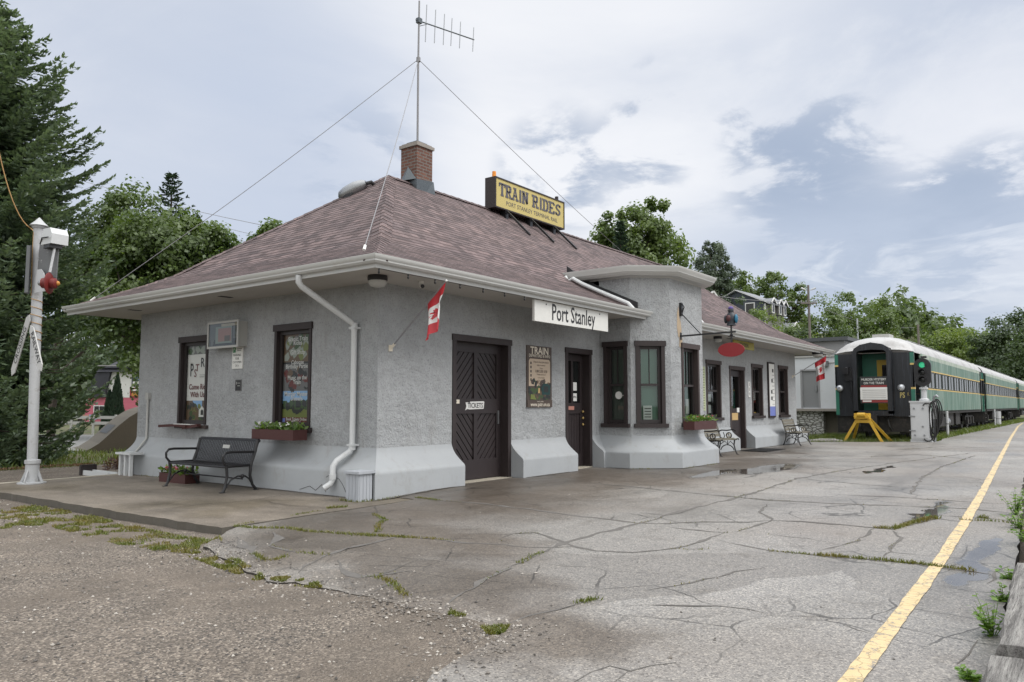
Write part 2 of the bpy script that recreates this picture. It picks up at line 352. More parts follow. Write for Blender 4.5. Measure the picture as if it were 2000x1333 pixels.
# colours for signs and small things
for n_, c_ in dict(sign_white=(.66, .66, .63), ink=(.018, .018, .02), sign_yellow=(.50, .41, .15), sign_grey_ink=(.085, .08, .095), sign_brown=(.075, .055, .045), sign_tan=(.50, .40, .30), sign_cream=(.72, .66, .55),
                   flag_red=(.46, .025, .035), flag_white=(.70, .69, .68), oval_red=(.22, .012, .016), p_green=(.03, .20, .08), sky_blue=(.24, .42, .66), pic_green=(.05, .09, .035), pic_grass=(.16, .19, .05),
                   pic_brown=(.13, .085, .05), pic_dark=(.025, .028, .028), pic_grey=(.14, .14, .14), pic_red=(.24, .03, .03), pic_teal=(.02, .12, .10), pic_dteal=(.012, .05, .05), pic_pink=(.42, .20, .16), pic_orange=(.45, .2, .03), pic_blue=(.16, .2, .5), pic_maroon=(.13, .025, .02),
                   amber=(.75, .26, .02), board_tan=(.52, .36, .16), sign_olive=(.30, .26, .04), pale_green=(.45, .5, .3), parrot_dark=(.02, .025, .035), parrot_red=(.07, .02, .022), parrot_blue=(.02, .14, .24), parrot_purple=(.06, .03, .2),
                   box_maroon=(.06, .018, .016), lens_red=(.15, .016, .013), board_pale=(.46, .46, .45), brass=(.4, .28, .1)).items(): flat(n_, c_, .5)
pm('safety_yellow', (.60, .37, .04), .5, .15, 4, .05, 30, dirt=(.25, .15, .05), dth=(.62, .75), ds=5)
pm('signal_grey', (.50, .51, .52), .5, .12, 4, .08, 30, dirt=(.3, .28, .25), dth=(.6, .75), ds=4)
pm('signal_dark', (.13, .135, .14), .55, .2, 8, .2, 30, dirt=(.3, .3, .3), dth=(.62, .7), ds=9)
t = NT('green_lamp'); t.set(Base_Color=(.05, .5, .25), Roughness=.2); t.b.inputs['Emission Color'].default_value = (.06, .6, .3, 1); t.b.inputs['Emission Strength'].default_value = .35
# train
pm('mast_grey', (.40, .41, .42), .5, .12, 4, .08, 30, dirt=(.24, .22, .2), dth=(.56, .72), ds=5)
t = NT('coach_green'); st = t.obj((3.0, 3.0, .16)); n1 = t.noise(2.2, st, 8, .7)
c = t.mix(t.noise(.6, detail=4), (.026, .095, .065), (.06, .15, .105)); c = t.mix(t.ramp(n1, .44, .68), c, (.27, .34, .29)); c = t.mix(t.ramp(t.noise(6, t.obj((1, 1, .3)), 6), .62, .75), c, (.15, .10, .05))
t.set(Base_Color=c, Roughness=.5)
pm('coach_roof', (.43, .43, .43), .5, .16, 1.2, .05, 20, dirt=(.27, .26, .25), dth=(.48, .72), ds=1.3)
pm('coach_fade', (.36, .41, .35), .55, .15, 3, 0, 20, (1, 1, .4), dirt=(.10, .2, .13), dth=(.5, .7), ds=2)
pm('coach_frame', (.022, .032, .026), .4, .3, 4)
pm('coach_trim', (.03, .16, .11), .5, .15, 3)
pm('coach_black', (.013, .015, .019), .42, .4, 5, .1, 20, (5, 5, .3), dirt=(.055, .065, .08), dth=(.52, .75), ds=3)
pm('coach_gold', (.58, .42, .14), .55, .15, 5); pm('door_green', (.03, .16, .105), .5, .2, 3); pm('door_yellow', (.55, .37, .03), .5, .15, 3)
pm('under_black', (.02, .019, .018), .7, .4, 6, .2, 20, dirt=(.07, .06, .05), dth=(.5, .75), ds=5)
t = NT('lamp_glass'); t.set(Base_Color=(.55, .57, .6), Roughness=.12, Metallic=.6)
# distant buildings
pm('ware_white', (.56, .58, .60), .8, .1, 1.0, .1, 20, dirt=(.42, .41, .38), dth=(.55, .8), ds=1)
pm('ware_grey', (.27, .27, .275), .8, .12, 2); pm('ware_door', (.21, .215, .22), .55, .06, 3); pm('ware_roof', (.075, .08, .085), .7, .2, 3)
t = NT('rubble'); v = t.new('TexVoronoi', Scale=4.5, feature='DISTANCE_TO_EDGE', Vector=t.obj((1, 1, 1.8)))
t.set(Base_Color=t.mix(t.ramp(v.outputs[0], .02, .16), (.09, .085, .07), t.mix(t.noise(5, detail=7), (.25, .25, .23), (.6, .6, .58))), Roughness=.9); t.bump(v.outputs[0], .8, .08)
pm('dark_conc', (.10, .09, .07), .9, .3, 2, .3, 20)
pm('siding_blue', (.055, .065, .085), .7, .12, 1.5); pm('siding_grey', (.17, .165, .155), .7, .12, 2); pm('roof_grey', (.22, .23, .25), .8, .15, 2); pm('trim_white', (.70, .70, .69), .6, .05, 3)
pm('shop_white', (.62, .62, .60), .7, .06, 2); pm('shop_pink', (.50, .13, .18), .65, .1, 3); pm('shop_roof', (.032, .033, .042), .8, .2, 4)
pm('ramp_conc', (.085, .07, .052), .85, .3, 1.5, .3, 20); pm('ramp_top', (.105, .094, .076), .85, .2, 2, .2, 20)
pm('pole_wood', (.16, .14, .125), .85, .25, 3, .2, 15, (3, 3, .3)); pm('pole_grey', (.40, .42, .45), .6, .1, 2)
# plants
def leafmat(name, c1, c2, c3, trans=.32, scale=.7):
    t = NT(name); g = t.new('NewGeometry')
    c = t.mix(g.outputs['Random Per Island'], c1, c2); c = t.mix(t.ramp(t.noise(scale, detail=3), .40, .66), c, c3)
    d = t.new('BsdfDiffuse', Color=c, Roughness=.5); tr = t.new('BsdfTranslucent', Color=t.mix(1.0, c, (1.3, 1.35, .7), 'MULTIPLY')); gl = t.new('BsdfGlossy', Roughness=.45, Color=(.8, .85, .8))
    m1 = t.new('MixShader'); m1.inputs[0].default_value = trans; t.l.new(d.outputs[0], m1.inputs[1]); t.l.new(tr.outputs[0], m1.inputs[2])
    m2 = t.new('MixShader'); m2.inputs[0].default_value = .05; t.l.new(m1.outputs[0], m2.inputs[1]); t.l.new(gl.outputs[0], m2.inputs[2]); t.l.new(m2.outputs[0], t.out.inputs[0])
leafmat('needle', (.066, .104, .066), (.128, .178, .104), (.16, .215, .142), .32, .9)
leafmat('needle_dark', (.026, .048, .034), (.05, .08, .052), (.048, .078, .05), .2, .7)
leafmat('leaf_maple', (.044, .078, .018), (.088, .14, .034), (.118, .168, .042), .36, .5)
leafmat('leaf_mid', (.062, .105, .026), (.125, .185, .046), (.15, .21, .058), .4, .4)
leafmat('leaf_dark', (.036, .064, .022), (.065, .10, .036), (.075, .115, .045), .32, .4)
leafmat('leaf_grey', (.048, .072, .044), (.085, .118, .072), (.095, .13, .08), .3, .5)
leafmat('leaf_light', (.10, .155, .028), (.17, .235, .05), (.21, .27, .065), .42, .3)
leafmat('leaf_far', (.062, .10, .035), (.11, .16, .055), (.13, .18, .065), .38, .12)
leafmat('grass_blade', (.06, .11, .018), (.14, .19, .035), (.17, .19, .045), .35, 1.5)
leafmat('moss', (.075, .10, .014), (.16, .18, .028), (.19, .155, .04), .2, 3)
leafmat('weed', (.09, .19, .025), (.17, .30, .05), (.2, .3, .05), .4, 3)
leafmat('plant', (.05, .12, .02), (.12, .2, .04), (.14, .2, .05), .35, 6)
leafmat('dry_needles', (.10, .05, .022), (.17, .085, .04), (.13, .07, .03), .1, 2)
flat('petal_white', (.7, .7, .66)); flat('petal_red', (.4, .05, .06)); flat('petal_pink', (.5, .2, .3)); flat('dry_plant', (.10, .06, .06))
pm('bark', (.075, .06, .048), .9, .3, 5, .6, 14, (1, 1, .35))
# ---------------------------------------------------------------- station building
L, W, WT = 21.1, 7.3, 3.36
st = empty('station_building', (0, 0, 0), 'grey stucco railway station with hipped maroon shingle roof, brick chimney and bay', 'station')
FS = Fr((0, W, 0), (0, -1, 0))      # short wall seen from the gravel yard
FL = Fr((0, 0, 0), (1, 0, 0))       # long wall on the platform
BAY = [(6.75, 0.0), (6.75, -.78), (7.35, -1.45), (9.10, -1.45), (9.70, -.78), (9.70, 0.0)]
def wall_panel(mb, fr, a0, a1, b0, b1, holes, depth=.3):
    xs = sorted({a0, a1, *[h[0] for h in holes], *[h[1] for h in holes]}); zs = sorted({b0, b1, *[h[2] for h in holes], *[h[3] for h in holes]})
    for i in range(len(xs) - 1):
        for j in range(len(zs) - 1):
            cx, cz = (xs[i] + xs[i + 1]) / 2, (zs[j] + zs[j + 1]) / 2
            if any(h[0] < cx < h[1] and h[2] < cz < h[3] for h in holes): continue
            mb.face([fr.P(xs[i], zs[j]), fr.P(xs[i + 1], zs[j]), fr.P(xs[i + 1], zs[j + 1]), fr.P(xs[i], zs[j + 1])])
    for h in holes if depth else ():
        P = fr.P; d = -depth
        mb.face([P(h[0], h[2]), P(h[0], h[3]), P(h[0], h[3], d), P(h[0], h[2], d)])
        mb.face([P(h[1], h[3]), P(h[1], h[2]), P(h[1], h[2], d), P(h[1], h[3], d)])
        mb.face([P(h[0], h[3]), P(h[1], h[3]), P(h[1], h[3], d), P(h[0], h[3], d)])
        if h[2] > b0: mb.face([P(h[1], h[2]), P(h[0], h[2]), P(h[0], h[2], d), P(h[1], h[2], d)])
# openings in wall coordinates (a from the left end seen from outside)
WS = [(W - 5.72, W - 4.70, 1.03, 2.74), (W - 2.62, W - 1.60, 1.03, 2.79)]
D1 = (1.74, 3.42, -.1, 2.63); D2 = (5.32, 6.38, -.1, 2.61); D3 = (14.50, 15.80, -.1, 2.60)
WF = [(12.72, 13.82, 1.04, 2.70), (16.43, 17.46, 1.06, 2.74), (19.10, 20.14, 1.06, 2.80)]
wl = MB('stucco')
wall_panel(wl, FS, 0, W, -.2, WT, WS)
wall_panel(wl, FL, 0, 6.75, -.2, WT, [D1, D2], .30)
wall_panel(wl, FL, 9.70, L, -.2, WT, [D3] + WF, .20)
wl.face([(L, 0, -.2), (L, W, -.2), (L, W, WT), (L, 0, WT)]); wl.face([(0, W, -.2), (0, W, WT), (L, W, WT), (L, W, -.2)])
bayfr = []
for i in range(5):
    p, q = V((*BAY[i], 0)), V((*BAY[i + 1], 0)); fr = Fr(p, q - p); ln = (q - p).length; bayfr.append((fr, ln))
    w_ = {0: (.10, .70), 1: (.11, .77), 2: (.55, 1.50), 3: (.14, .78), 4: (.08, .68)}[i]
    wall_panel(wl, fr, 0, ln, -.2, 4.30, [(w_[0], w_[1], 1.0, 2.80)], .14)
wall = wl.build('wall', st)
pm_ = MB('patch')   # bare render where the sign arm is fixed
pm_.prism([(0, 0), (.16, .02), (.17, .16), (.13, .36), (.06, .46), (.03, .7), (-.04, .55), (-.06, .2)], V((7.76, -1.453, 2.93)), (1, 0, 0), (0, 0, 1), .004)
pm_.prism([(0, 0), (.12, -.02), (.18, .2), (.02, .25)], V((7.80, -1.453, 2.72)), (1, 0, 0), (0, 0, 1), .004)
pm_.build('bare_patch', wall)
# flared base, cut by the doors
prof = [(.0, .74), (.012, .69), (.035, .64), (.075, .585), (.125, .535), (.185, .485), (.245, .44), (.285, .41), (.30, .385), (.304, .36), (.30, -.25), (0, -.25)]
pl = MB('plinth_paint')
pl.sweep(prof, [(.0, W), (0, 0), (1.745, 0)])
pl.sweep(prof, [(3.415, 0), (5.325, 0)])
pl.sweep(prof, [(6.375, 0)] + BAY + [(14.505, 0)])
pl.sweep(prof, [(15.795, 0), (L, 0), (L, W), (0, W)])
pl.build('plinth', st, smooth=True)
mc = MB('crack_dark')   # settled cracks in the base of the short wall
for pts in ([(.62, .30), (.50, .27), (.42, .20), (.36, .12), (.30, .02)], [(1.45, .05), (1.2, .12), (1.05, .06), (.9, .16), (.8, .05)], [(.66, .315), (.74, .31), (.8, .28)]):
    for (a, b), (c, d) in zip(pts, pts[1:]): mc.bar((-.304, a, b), (-.304, c, d), .004, .009, (1, 0, 0))
    mc.build('wall_crack', st); mc = MB('crack_dark')
# ---- roof
OV, ZE, ZK, ZR = 1.05, 3.45, 4.18, 6.58
HALF = W / 2 + OV
def roof_z(d):
    if d < 1.1: return ZE + .46 * d
    if d > 1.9: return ZR - (HALF - d) * .748
    t = (d - 1.1) / .8; z0 = ZE + .46 * 1.1; z1 = ZR - (HALF - 1.9) * .748
    return z0 + (z1 - z0) * t + (.0 if False else -.045 * math.sin(math.pi * t))
X0, X1, Y0, Y1 = -OV, L + OV, -OV, W + OV
rf = MB('shingle'); NC = 44; sl = 0.0
def side(d, which):
    return {0: (V((X0 + d, Y0 + d, 0)), V((X1 - d, Y0 + d, 0))), 1: (V((X1 - d, Y0 + d, 0)), V((X1 - d, Y1 - d, 0))),
            2: (V((X1 - d, Y1 - d, 0)), V((X0 + d, Y1 - d, 0))), 3: (V((X0 + d, Y1 - d, 0)), V((X0 + d, Y0 + d, 0)))}[which]
for c in range(NC):
    d0, d1 = HALF * c / NC, HALF * (c + 1) / NC; z0, z1 = roof_z(d0), roof_z(d1); lift = .008
    sl1 = sl + math.hypot(d1 - d0, z1 - z0)
    for wch in range(4):
        a, b = side(d0, wch); p, q = side(d1, wch); ln = (b - a).length; off = 3.7 * wch
        up_ = V((0, 0, lift))
        A, B, Pp, Q = a + V((0, 0, z0)), b + V((0, 0, z0)), p + V((0, 0, z1)), q + V((0, 0, z1))
        vv = c * .13 + .002
        rf.face([A + up_, B + up_, Q, Pp], [(off, vv), (off + ln, vv), (off + ln - (d1 - d0), vv + .126), (off + (d1 - d0), vv + .126)])
        rf.face([A, B, B + up_, A + up_], [(off, vv), (off + ln, vv), (off + ln, vv), (off, vv)])
    sl = sl1
roof = rf.build('roof', st)
rc = MB('shingle')     # caps along hips and ridge
def cap_run(p, q, nrm_w, n, dn):
    p, q = V(p), V(q); d = (q - p) / n; t = d.normalized(); sde = t.cross(V((0, 0, 1))).normalized(); upv = sde.cross(t)
    for i in range(n):
        a = p + d * i + upv * .026; b = p + d * (i + 1.12) + upv * .015; u = random.random() * 9
        for s_ in (-1, 1):
            ea = a + sde * s_ * nrm_w - upv * dn; eb = b + sde * s_ * nrm_w - upv * dn
            f = [a, b, eb, ea] if s_ < 0 else [a, ea, eb, b]
            rc.face(f, [(u, 1.005), (u + .2, 1.005), (u + .2, 1.12), (u, 1.12)]); 
            rc.face([a, ea, ea - upv * .02, a - upv * .02], [(u, 1), (u, 1.1), (u, 1.1), (u, 1)])
def hip(sx, sy, cx, cy):
    pts = [V((cx + sx * d, cy + sy * d, roof_z(d))) for d in (0, .55, 1.1, 1.5, 1.9, 2.8, 3.7, HALF)]
    for a, b in zip(pts, pts[1:]): cap_run(a, b, .17, max(2, round((b - a).length / .24)), .085)
hip(1, 1, X0, Y0); hip(1, -1, X0, Y1); hip(-1, 1, X1, Y0); hip(-1, -1, X1, Y1)
cap_run((X0 + HALF, W / 2, ZR), (X1 - HALF, W / 2, ZR), .17, 52, .11)
rc.build('ridge_cap', roof)
sf = MB('soffit_paint')
sf.box((X0 + .03, Y0 + .03, 3.325), (X1 - .03, Y1 - .03, 3.345))
for (cx_, cy_) in ((-.5, 6.6), (-.5, 3.4), (4.6, -.55), (13.2, -.55)):
    sf.m('dark_flash'); sf.box((cx_ - .12, cy_ - .06, 3.318), (cx_ + .12, cy_ + .06, 3.323)); sf.m('soffit_paint')
sf.build('soffit', roof)
gprof = [(-.02, 3.29), (.0, 3.29), (.0, 3.345), (.06, 3.35), (.085, 3.375), (.085, 3.395), (.115, 3.425), (.12, 3.462), (.105, 3.462), (.10, 3.44), (-.02, 3.44)]
for path in ([(9.42, Y0), (X1, Y0), (X1, Y1), (X0, Y1), (X0, Y0), (7.12, Y0)],):
    g = MB('gutter_white'); g.sweep(gprof, path[::-1] if False else [(9.42, Y0), (X1, Y0), (X1, Y1)]); g.build('gutter', roof, smooth=True)
    g = MB('gutter_white'); g.sweep(gprof, [(X0, Y1), (X0, Y0), (7.16, Y0)]); g.build('gutter', roof, smooth=True)
# ---- bay roof
br_ = MB('ware_grey')
path = [(6.75, 1.0), (6.75, -.78), (7.35, -1.45), (9.10, -1.45), (9.70, -.78), (9.70, 1.0)]
off = .30
def offp(path, o):
    t = MB(); t.sweep([(o, 0), (o, 1)], path); return [(t.v[i * 2].x, t.v[i * 2].y) for i in range(len(path))]
op = offp(path, .30)
br_.face([(x, y, 4.43) for x, y in op])
bayroof = br_.build('bay_roof', st)
g = MB('gutter_white'); bp = [(-.02, 4.22), (.0, 4.22), (.02, 4.24), (.20, 4.245), (.22, 4.27), (.24, 4.27), (.29, 4.32), (.29, 4.34), (.33, 4.39), (.335, 4.44), (.30, 4.44), (-.02, 4.425)]
g.sweep(bp, path); g.build('bay_cornice', bayroof, smooth=True)
for x_, s_ in ((6.75, -1), (9.70, 1)):   # flashing where the shingles meet the bay cheeks
    g = MB('dark_flash')
    pts = [(-.98, roof_z(.07) + .0)] + [(-OV + d, roof_z(d)) for d in (.3, .7, 1.1, 1.5, 1.9)]
    for (ya, za), (yb, zb) in zip(pts, pts[1:]):
        g.box((min(x_, x_ + s_ * .03), ya, za - .05), (max(x_, x_ + s_ * .03), yb, za + .2)) if False else g.hexa([(x_ + (-.03 if s_ < 0 else 0), ya, za - .05), (x_ + (0 if s_ < 0 else .03), ya, za - .05), (x_ + (0 if s_ < 0 else .03), yb, zb - .05), (x_ + (-.03 if s_ < 0 else 0), yb, zb - .05), (x_ + (-.03 if s_ < 0 else 0), ya, za + .17), (x_ + (0 if s_ < 0 else .03), ya, za + .17), (x_ + (0 if s_ < 0 else .03), yb, zb + .17), (x_ + (-.03 if s_ < 0 else 0), yb, zb + .17)])
    g.build('flashing', bayroof)
for x_, s_ in ((6.36, 1), (10.10, -1)):     # leader pipes lying on the shingles
    g = MB('white_paint'); yy = [.62, .45, .2, -.2, -.6, -.86, -.95]
    pts = [V((x_, .66, 4.33)), V((x_, .58, 4.22))] + [V((x_, y, roof_z(y + OV) + .09)) for y in yy[1:]] + [V((x_ + .02 * s_, -1.06, 3.46))]
    g.tube(pts, .045, 8); g.build('leader_pipe', bayroof, smooth=True)
# ---- chimney
ch = MB('brick'); cx, cy, hs = 4.56, 3.65, .26
zt = 7.42
for (ax, ay), (bx, by), u0 in (((-1, -1), (1, -1), 0), ((1, -1), (1, 1), .52), ((1, 1), (-1, 1), 1.04), ((-1, 1), (-1, -1), 1.56)):
    ch.face([(cx + ax * hs, cy + ay * hs, 6.2), (cx + bx * hs, cy + by * hs, 6.2), (cx + bx * hs, cy + by * hs, zt), (cx + ax * hs, cy + ay * hs, zt)], [(u0, 6.2), (u0 + .52, 6.2), (u0 + .52, zt), (u0, zt)])
ch.m('concrete_cap'); ch.box((cx - .295, cy - .295, zt), (cx + .295, cy + .295, zt + .075)); ch.box((cx - .25, cy - .25, zt + .075), (cx + .25, cy + .25, zt + .11))
ch.m('flash_metal'); ch.box((cx - .17, cy - .17, zt + .11), (cx + .17, cy + .17, zt + .16))
chim = ch.build('chimney', roof)
fl = MB('flash_metal'); o = .285
fl.hexa([(cx - o, cy - o, 6.0), (cx + o + .06, cy - o - .06, 6.0), (cx + o + .06, cy + o + .06, 6.0), (cx - o, cy + o, 6.0), (cx - o, cy - o, 6.62), (cx + o, cy - o, 6.66), (cx + o, cy + o, 6.66), (cx - o, cy + o, 6.62)])
fl.face([(cx - o - .003, cy - .27, 6.62), (cx - o - .003, cy + .27, 6.62), (cx - o - .003, cy + .0, 6.95)][::-1])
fl.face([(cx - o - .003, cy - .27, 6.62), (cx - o - .12, cy, 6.60), (cx - o - .003, cy + .0, 6.95)]); fl.face([(cx - o - .12, cy, 6.60), (cx - o - .003, cy + .27, 6.62), (cx - o - .003, cy + .0, 6.95)])
fl.build('chimney_flashing', roof)
# ---- rooms behind the windows
rm = MB('room_green')
rm.face([(6.78, .9, .3), (9.67, .9, .3), (9.67, .9, 3.2), (6.78, .9, 3.2)][::-1]); rm.face([(6.78, 0, .3), (6.78, .9, .3), (6.78, .9, 3.2), (6.78, 0, 3.2)]); rm.face([(9.67, 0, .3), (9.67, 0, 3.2), (9.67, .9, 3.2), (9.67, .9, .3)])
for (fr_, ln_), w_ in zip(bayfr, ((.10, .70), (.11, .77), (.55, 1.50), (.14, .78), (.08, .68))):
    fi = Fr(fr_.P(0, 0, -.145), fr_.u); rm.m('room_green'); wall_panel(rm, fi, 0, ln_, .5, 3.0, [(w_[0], w_[1], 1.0, 2.80)], 0)
rm.m('room_mid'); ip = [(6.78, .9), (6.78, -.76), (7.37, -1.42), (9.08, -1.42), (9.67, -.76), (9.67, .9)]; rm.face([(x, y, .5) for x, y in ip]); rm.m('curtain'); rm.face([(x, y, 3.0) for x, y in ip])
rm.m('paper'); rm.box((7.3, .85, 1.5), (7.6, .88, 1.95)); rm.box((8.6, .85, 1.3), (9.2, .88, 1.9)); rm.m('brown_trim'); rm.box((7.2, .1, .9), (9.3, .7, .95))
rm.m('brass'); rm.box((8.05, .4, .95), (8.3, .6, 1.3))
rm.build('room_interior', st)
for a in WF + [(D3[0] + .1, D3[1] - .1, 1.3, 2.4)]:
    rm = MB('room_dark'); P = FL.P; c0, c1 = -.5, -2.4; a0, a1, b0, b1 = a[0] - .5, a[1] + .5, a[2] - .4, a[3] + .3
    rm.face([P(a0, b0, c1), P(a1, b0, c1), P(a1, b1, c1), P(a0, b1, c1)]); rm.face([P(a0, b0, c0), P(a0, b0, c1), P(a0, b1, c1), P(a0, b1, c0)]); rm.face([P(a1, b0, c1), P(a1, b0, c0), P(a1, b1, c0), P(a1, b1, c1)])
    rm.face([P(a0, b0, c0), P(a1, b0, c0), P(a1, b0, c1), P(a0, b0, c1)]); rm.face([P(a0, b1, c1), P(a1, b1, c1), P(a1, b1, c0), P(a0, b1, c0)])
    rm.m('room_green'); rm.fbox(FL, a[0] - .3, a[0] + .25, a[2] + .5, a[3], -1.7, -1.6); rm.m('room_mid'); rm.fbox(FL, a[0] + .3, a[1] + .2, a[2] - .3, a[2] + .35, -1.5, -1.2)
    rm.build('room_interior', st)
# ---- windows
def window(fr, h, rec, papers=(), muntins=0, poster=None, worn=False, sillmat='brown_trim', sill=True, proud=.02, case=.085, half=.5, back_panel=None):
    a0, a1, b0, b1 = h; g = .004
    w = MB('brown_worn' if worn else 'brown_trim')
    w.fbox(fr, a0 + g, a0 + case, b0, b1 - .1, -rec, proud); w.fbox(fr, a1 - case, a1 - g, b0, b1 - .1, -rec, proud)
    w.fbox(fr, a0 - .02, a1 + .02, b1 - .1, b1 + .015, -rec + .01, proud + .018)
    win = w.build('window', st)
    if sill:
        s_ = MB(sillmat); s_.fbox(fr, a0 - .05, a1 + .05, b0 - .085, b0, -rec, .075); s_.build('sill', win)
    i0, i1, j0, j1 = a0 + case, a1 - case, b0 + .002, b1 - .1
    s_ = MB('sash_dark'); r = .055; c0, c1 = -rec + .0, -rec + .045; mid = j0 + (j1 - j0) * half
    s_.fbox(fr, i0, i0 + r, j0, j1, c0, c1); s_.fbox(fr, i1 - r, i1, j0, j1, c0, c1); s_.fbox(fr, i0 + r, i1 - r, j0, j0 + .08, c0, c1); s_.fbox(fr, i0 + r, i1 - r, j1 - .06, j1, c0, c1)
    if not poster:
        s_.fbox(fr, i0 + r, i1 - r, mid - .025, mid + .025, c0, c1 + .02)
        for q in range(muntins):
            x = i0 + r + (i1 - i0 - 2 * r) * (q + 1) / (muntins + 1); s_.fbox(fr, x - .009, x + .009, mid + .025, j1 - .06, c0 + .01, c1 - .005)
    s_.build('sash', win)
    p = MB('glass_clear' if poster else 'glass'); c = -rec + .02
    if poster:
        p.face([fr.P(i0 + r, j0 + .08, c), fr.P(i1 - r, j0 + .08, c), fr.P(i1 - r, j1 - .06, c), fr.P(i0 + r, j1 - .06, c)]); p.build('pane', win)
    else:
        for z0, z1 in ((j0 + .08, mid - .025), (mid + .025, j1 - .06)):
            p = MB('glass'); p.face([fr.P(i0 + r, z0, c), fr.P(i1 - r, z0, c), fr.P(i1 - r, z1, c), fr.P(i0 + r, z1, c)]); p.build('pane', win)
    for (u0, u1, v0, v1) in papers:
        p = MB('paper'); ww, hh = i1 - i0, j1 - j0
        p.fbox(fr, i0 + ww * u0, i0 + ww * u1, j0 + hh * v0, j0 + hh * v1, c - .02, c - .012)
        if u1 - u0 > .25:
            p.m('ink'); 
            for q in range(4): p.fbox(fr, i0 + ww * (u0 + .05), i0 + ww * (u1 - .05), j0 + hh * (v0 + (v1 - v0) * (.15 + .2 * q)), j0 + hh * (v0 + (v1 - v0) * (.22 + .2 * q)), c - .012, c - .010)
        p.build('notice', win)
    if back_panel:  # added panel close behind the glass, catches sky light so the pane reads coloured
        p = MB(back_panel); p.fbox(fr, i0 - .03, i1 + .03, j0 - .05, j1 + .05, c - .13, c - .11)
        for q in range(5): x = i0 + (i1 - i0) * (q + .5) / 5; p.fbox(fr, x - .006, x + .006, j0, j1, c - .11, c - .105)
        p.build('back_panel', win)
    if poster:
        p = MB('pic_dark'); poster(p, fr, i0 + .03, i1 - .03, j0 + .05, j1 - .04, c - .03); p.build('poster', win)
    return win
def pic(mb, fr, c, a0, a1, b0, b1, u0, u1, v0, v1, mat, lay=1):
    mb.m(mat); P = fr.P; cc = c + .0025 * lay; w, h = a1 - a0, b1 - b0
    mb.face([P(a0 + w * u0, b0 + h * v0, cc), P(a0 + w * u1, b0 + h * v0, cc), P(a0 + w * u1, b0 + h * v1, cc), P(a0 + w * u0, b0 + h * v1, cc)])
def blobs(mb, fr, c, a0, a1, b0, b1, reg, mats, n, sz, lay=2):
    w, h = a1 - a0, b1 - b0
    for i in range(n):
        u, v = random.uniform(reg[0] + sz, reg[1] - sz), random.uniform(reg[2] + sz * .3, reg[3] - sz * .3); mb.m(random.choice(mats)); k_ = random.randint(5, 8)
        mb.face([fr.P(a0 + w * u + w * sz * random.uniform(.5, 1) * math.cos(6.283 * q / k_), b0 + h * v + w * sz * random.uniform(.4, 1) * math.sin(6.283 * q / k_), c + .0025 * lay + i * 1e-5) for q in range(k_)])
def poster_ride(mb, fr, a0, a1, b0, b1, c):
    A = (a0, a1, b0, b1); w, h = a1 - a0, b1 - b0; T = lambda s, u, v, z, b=.01, sx=1: mb.ftext(fr, s, a0 + w * u, b0 + h * v, c + .006, z, b, sx)
    pic(mb, fr, c, *A, 0, 1, 0, 1, 'pic_brown', 0); pic(mb, fr, c, *A, 0, 1, .87, 1, 'pic_grey'); blobs(mb, fr, c, *A, (0, 1, .87, .995), ['pic_green', 'pic_grey', 'curtain'], 14, .12)
    pic(mb, fr, c, *A, 0, 1, .27, .87, 'sign_white'); pic(mb, fr, c, *A, .3, .7, .16, .27, 'sky_blue'); blobs(mb, fr, c, *A, (0, 1, 0, .25), ['pic_green', 'pic_grass', 'pic_brown', 'pic_dark'], 26, .10)
    mb.m('sign_white'); mb.face([fr.P(a0 + w * u, b0 + h * v, c + .0056) for u, v in ((.58, .06), (.84, .06), (.84, .15), (.71, .2), (.58, .15))]); mb.m('pic_dark'); mb.face([fr.P(a0 + w * u, b0 + h * v, c + .0061) for u, v in ((.66, .085), (.77, .085), (.77, .14), (.715, .16), (.66, .14))])
    mb.m('ink'); T('P', .22, .66, .36, .012, .7); T('R', .68, .755, .26, .012, .9); mb.m('pic_maroon'); T('S', .38, .62, .22, .01); T('T', .46, .69, .20, .012, 1.1); mb.m('ink')
    mb.m('pic_grey'); T('PORT STANLEY', .72, .60, .035, 0); T('TERMINAL RAIL', .72, .575, .035, 0)
    mb.m('pic_maroon'); T('Come Ride', .52, .445, .15, .022, .95); T('With Us!', .52, .345, .15, .022, .95)
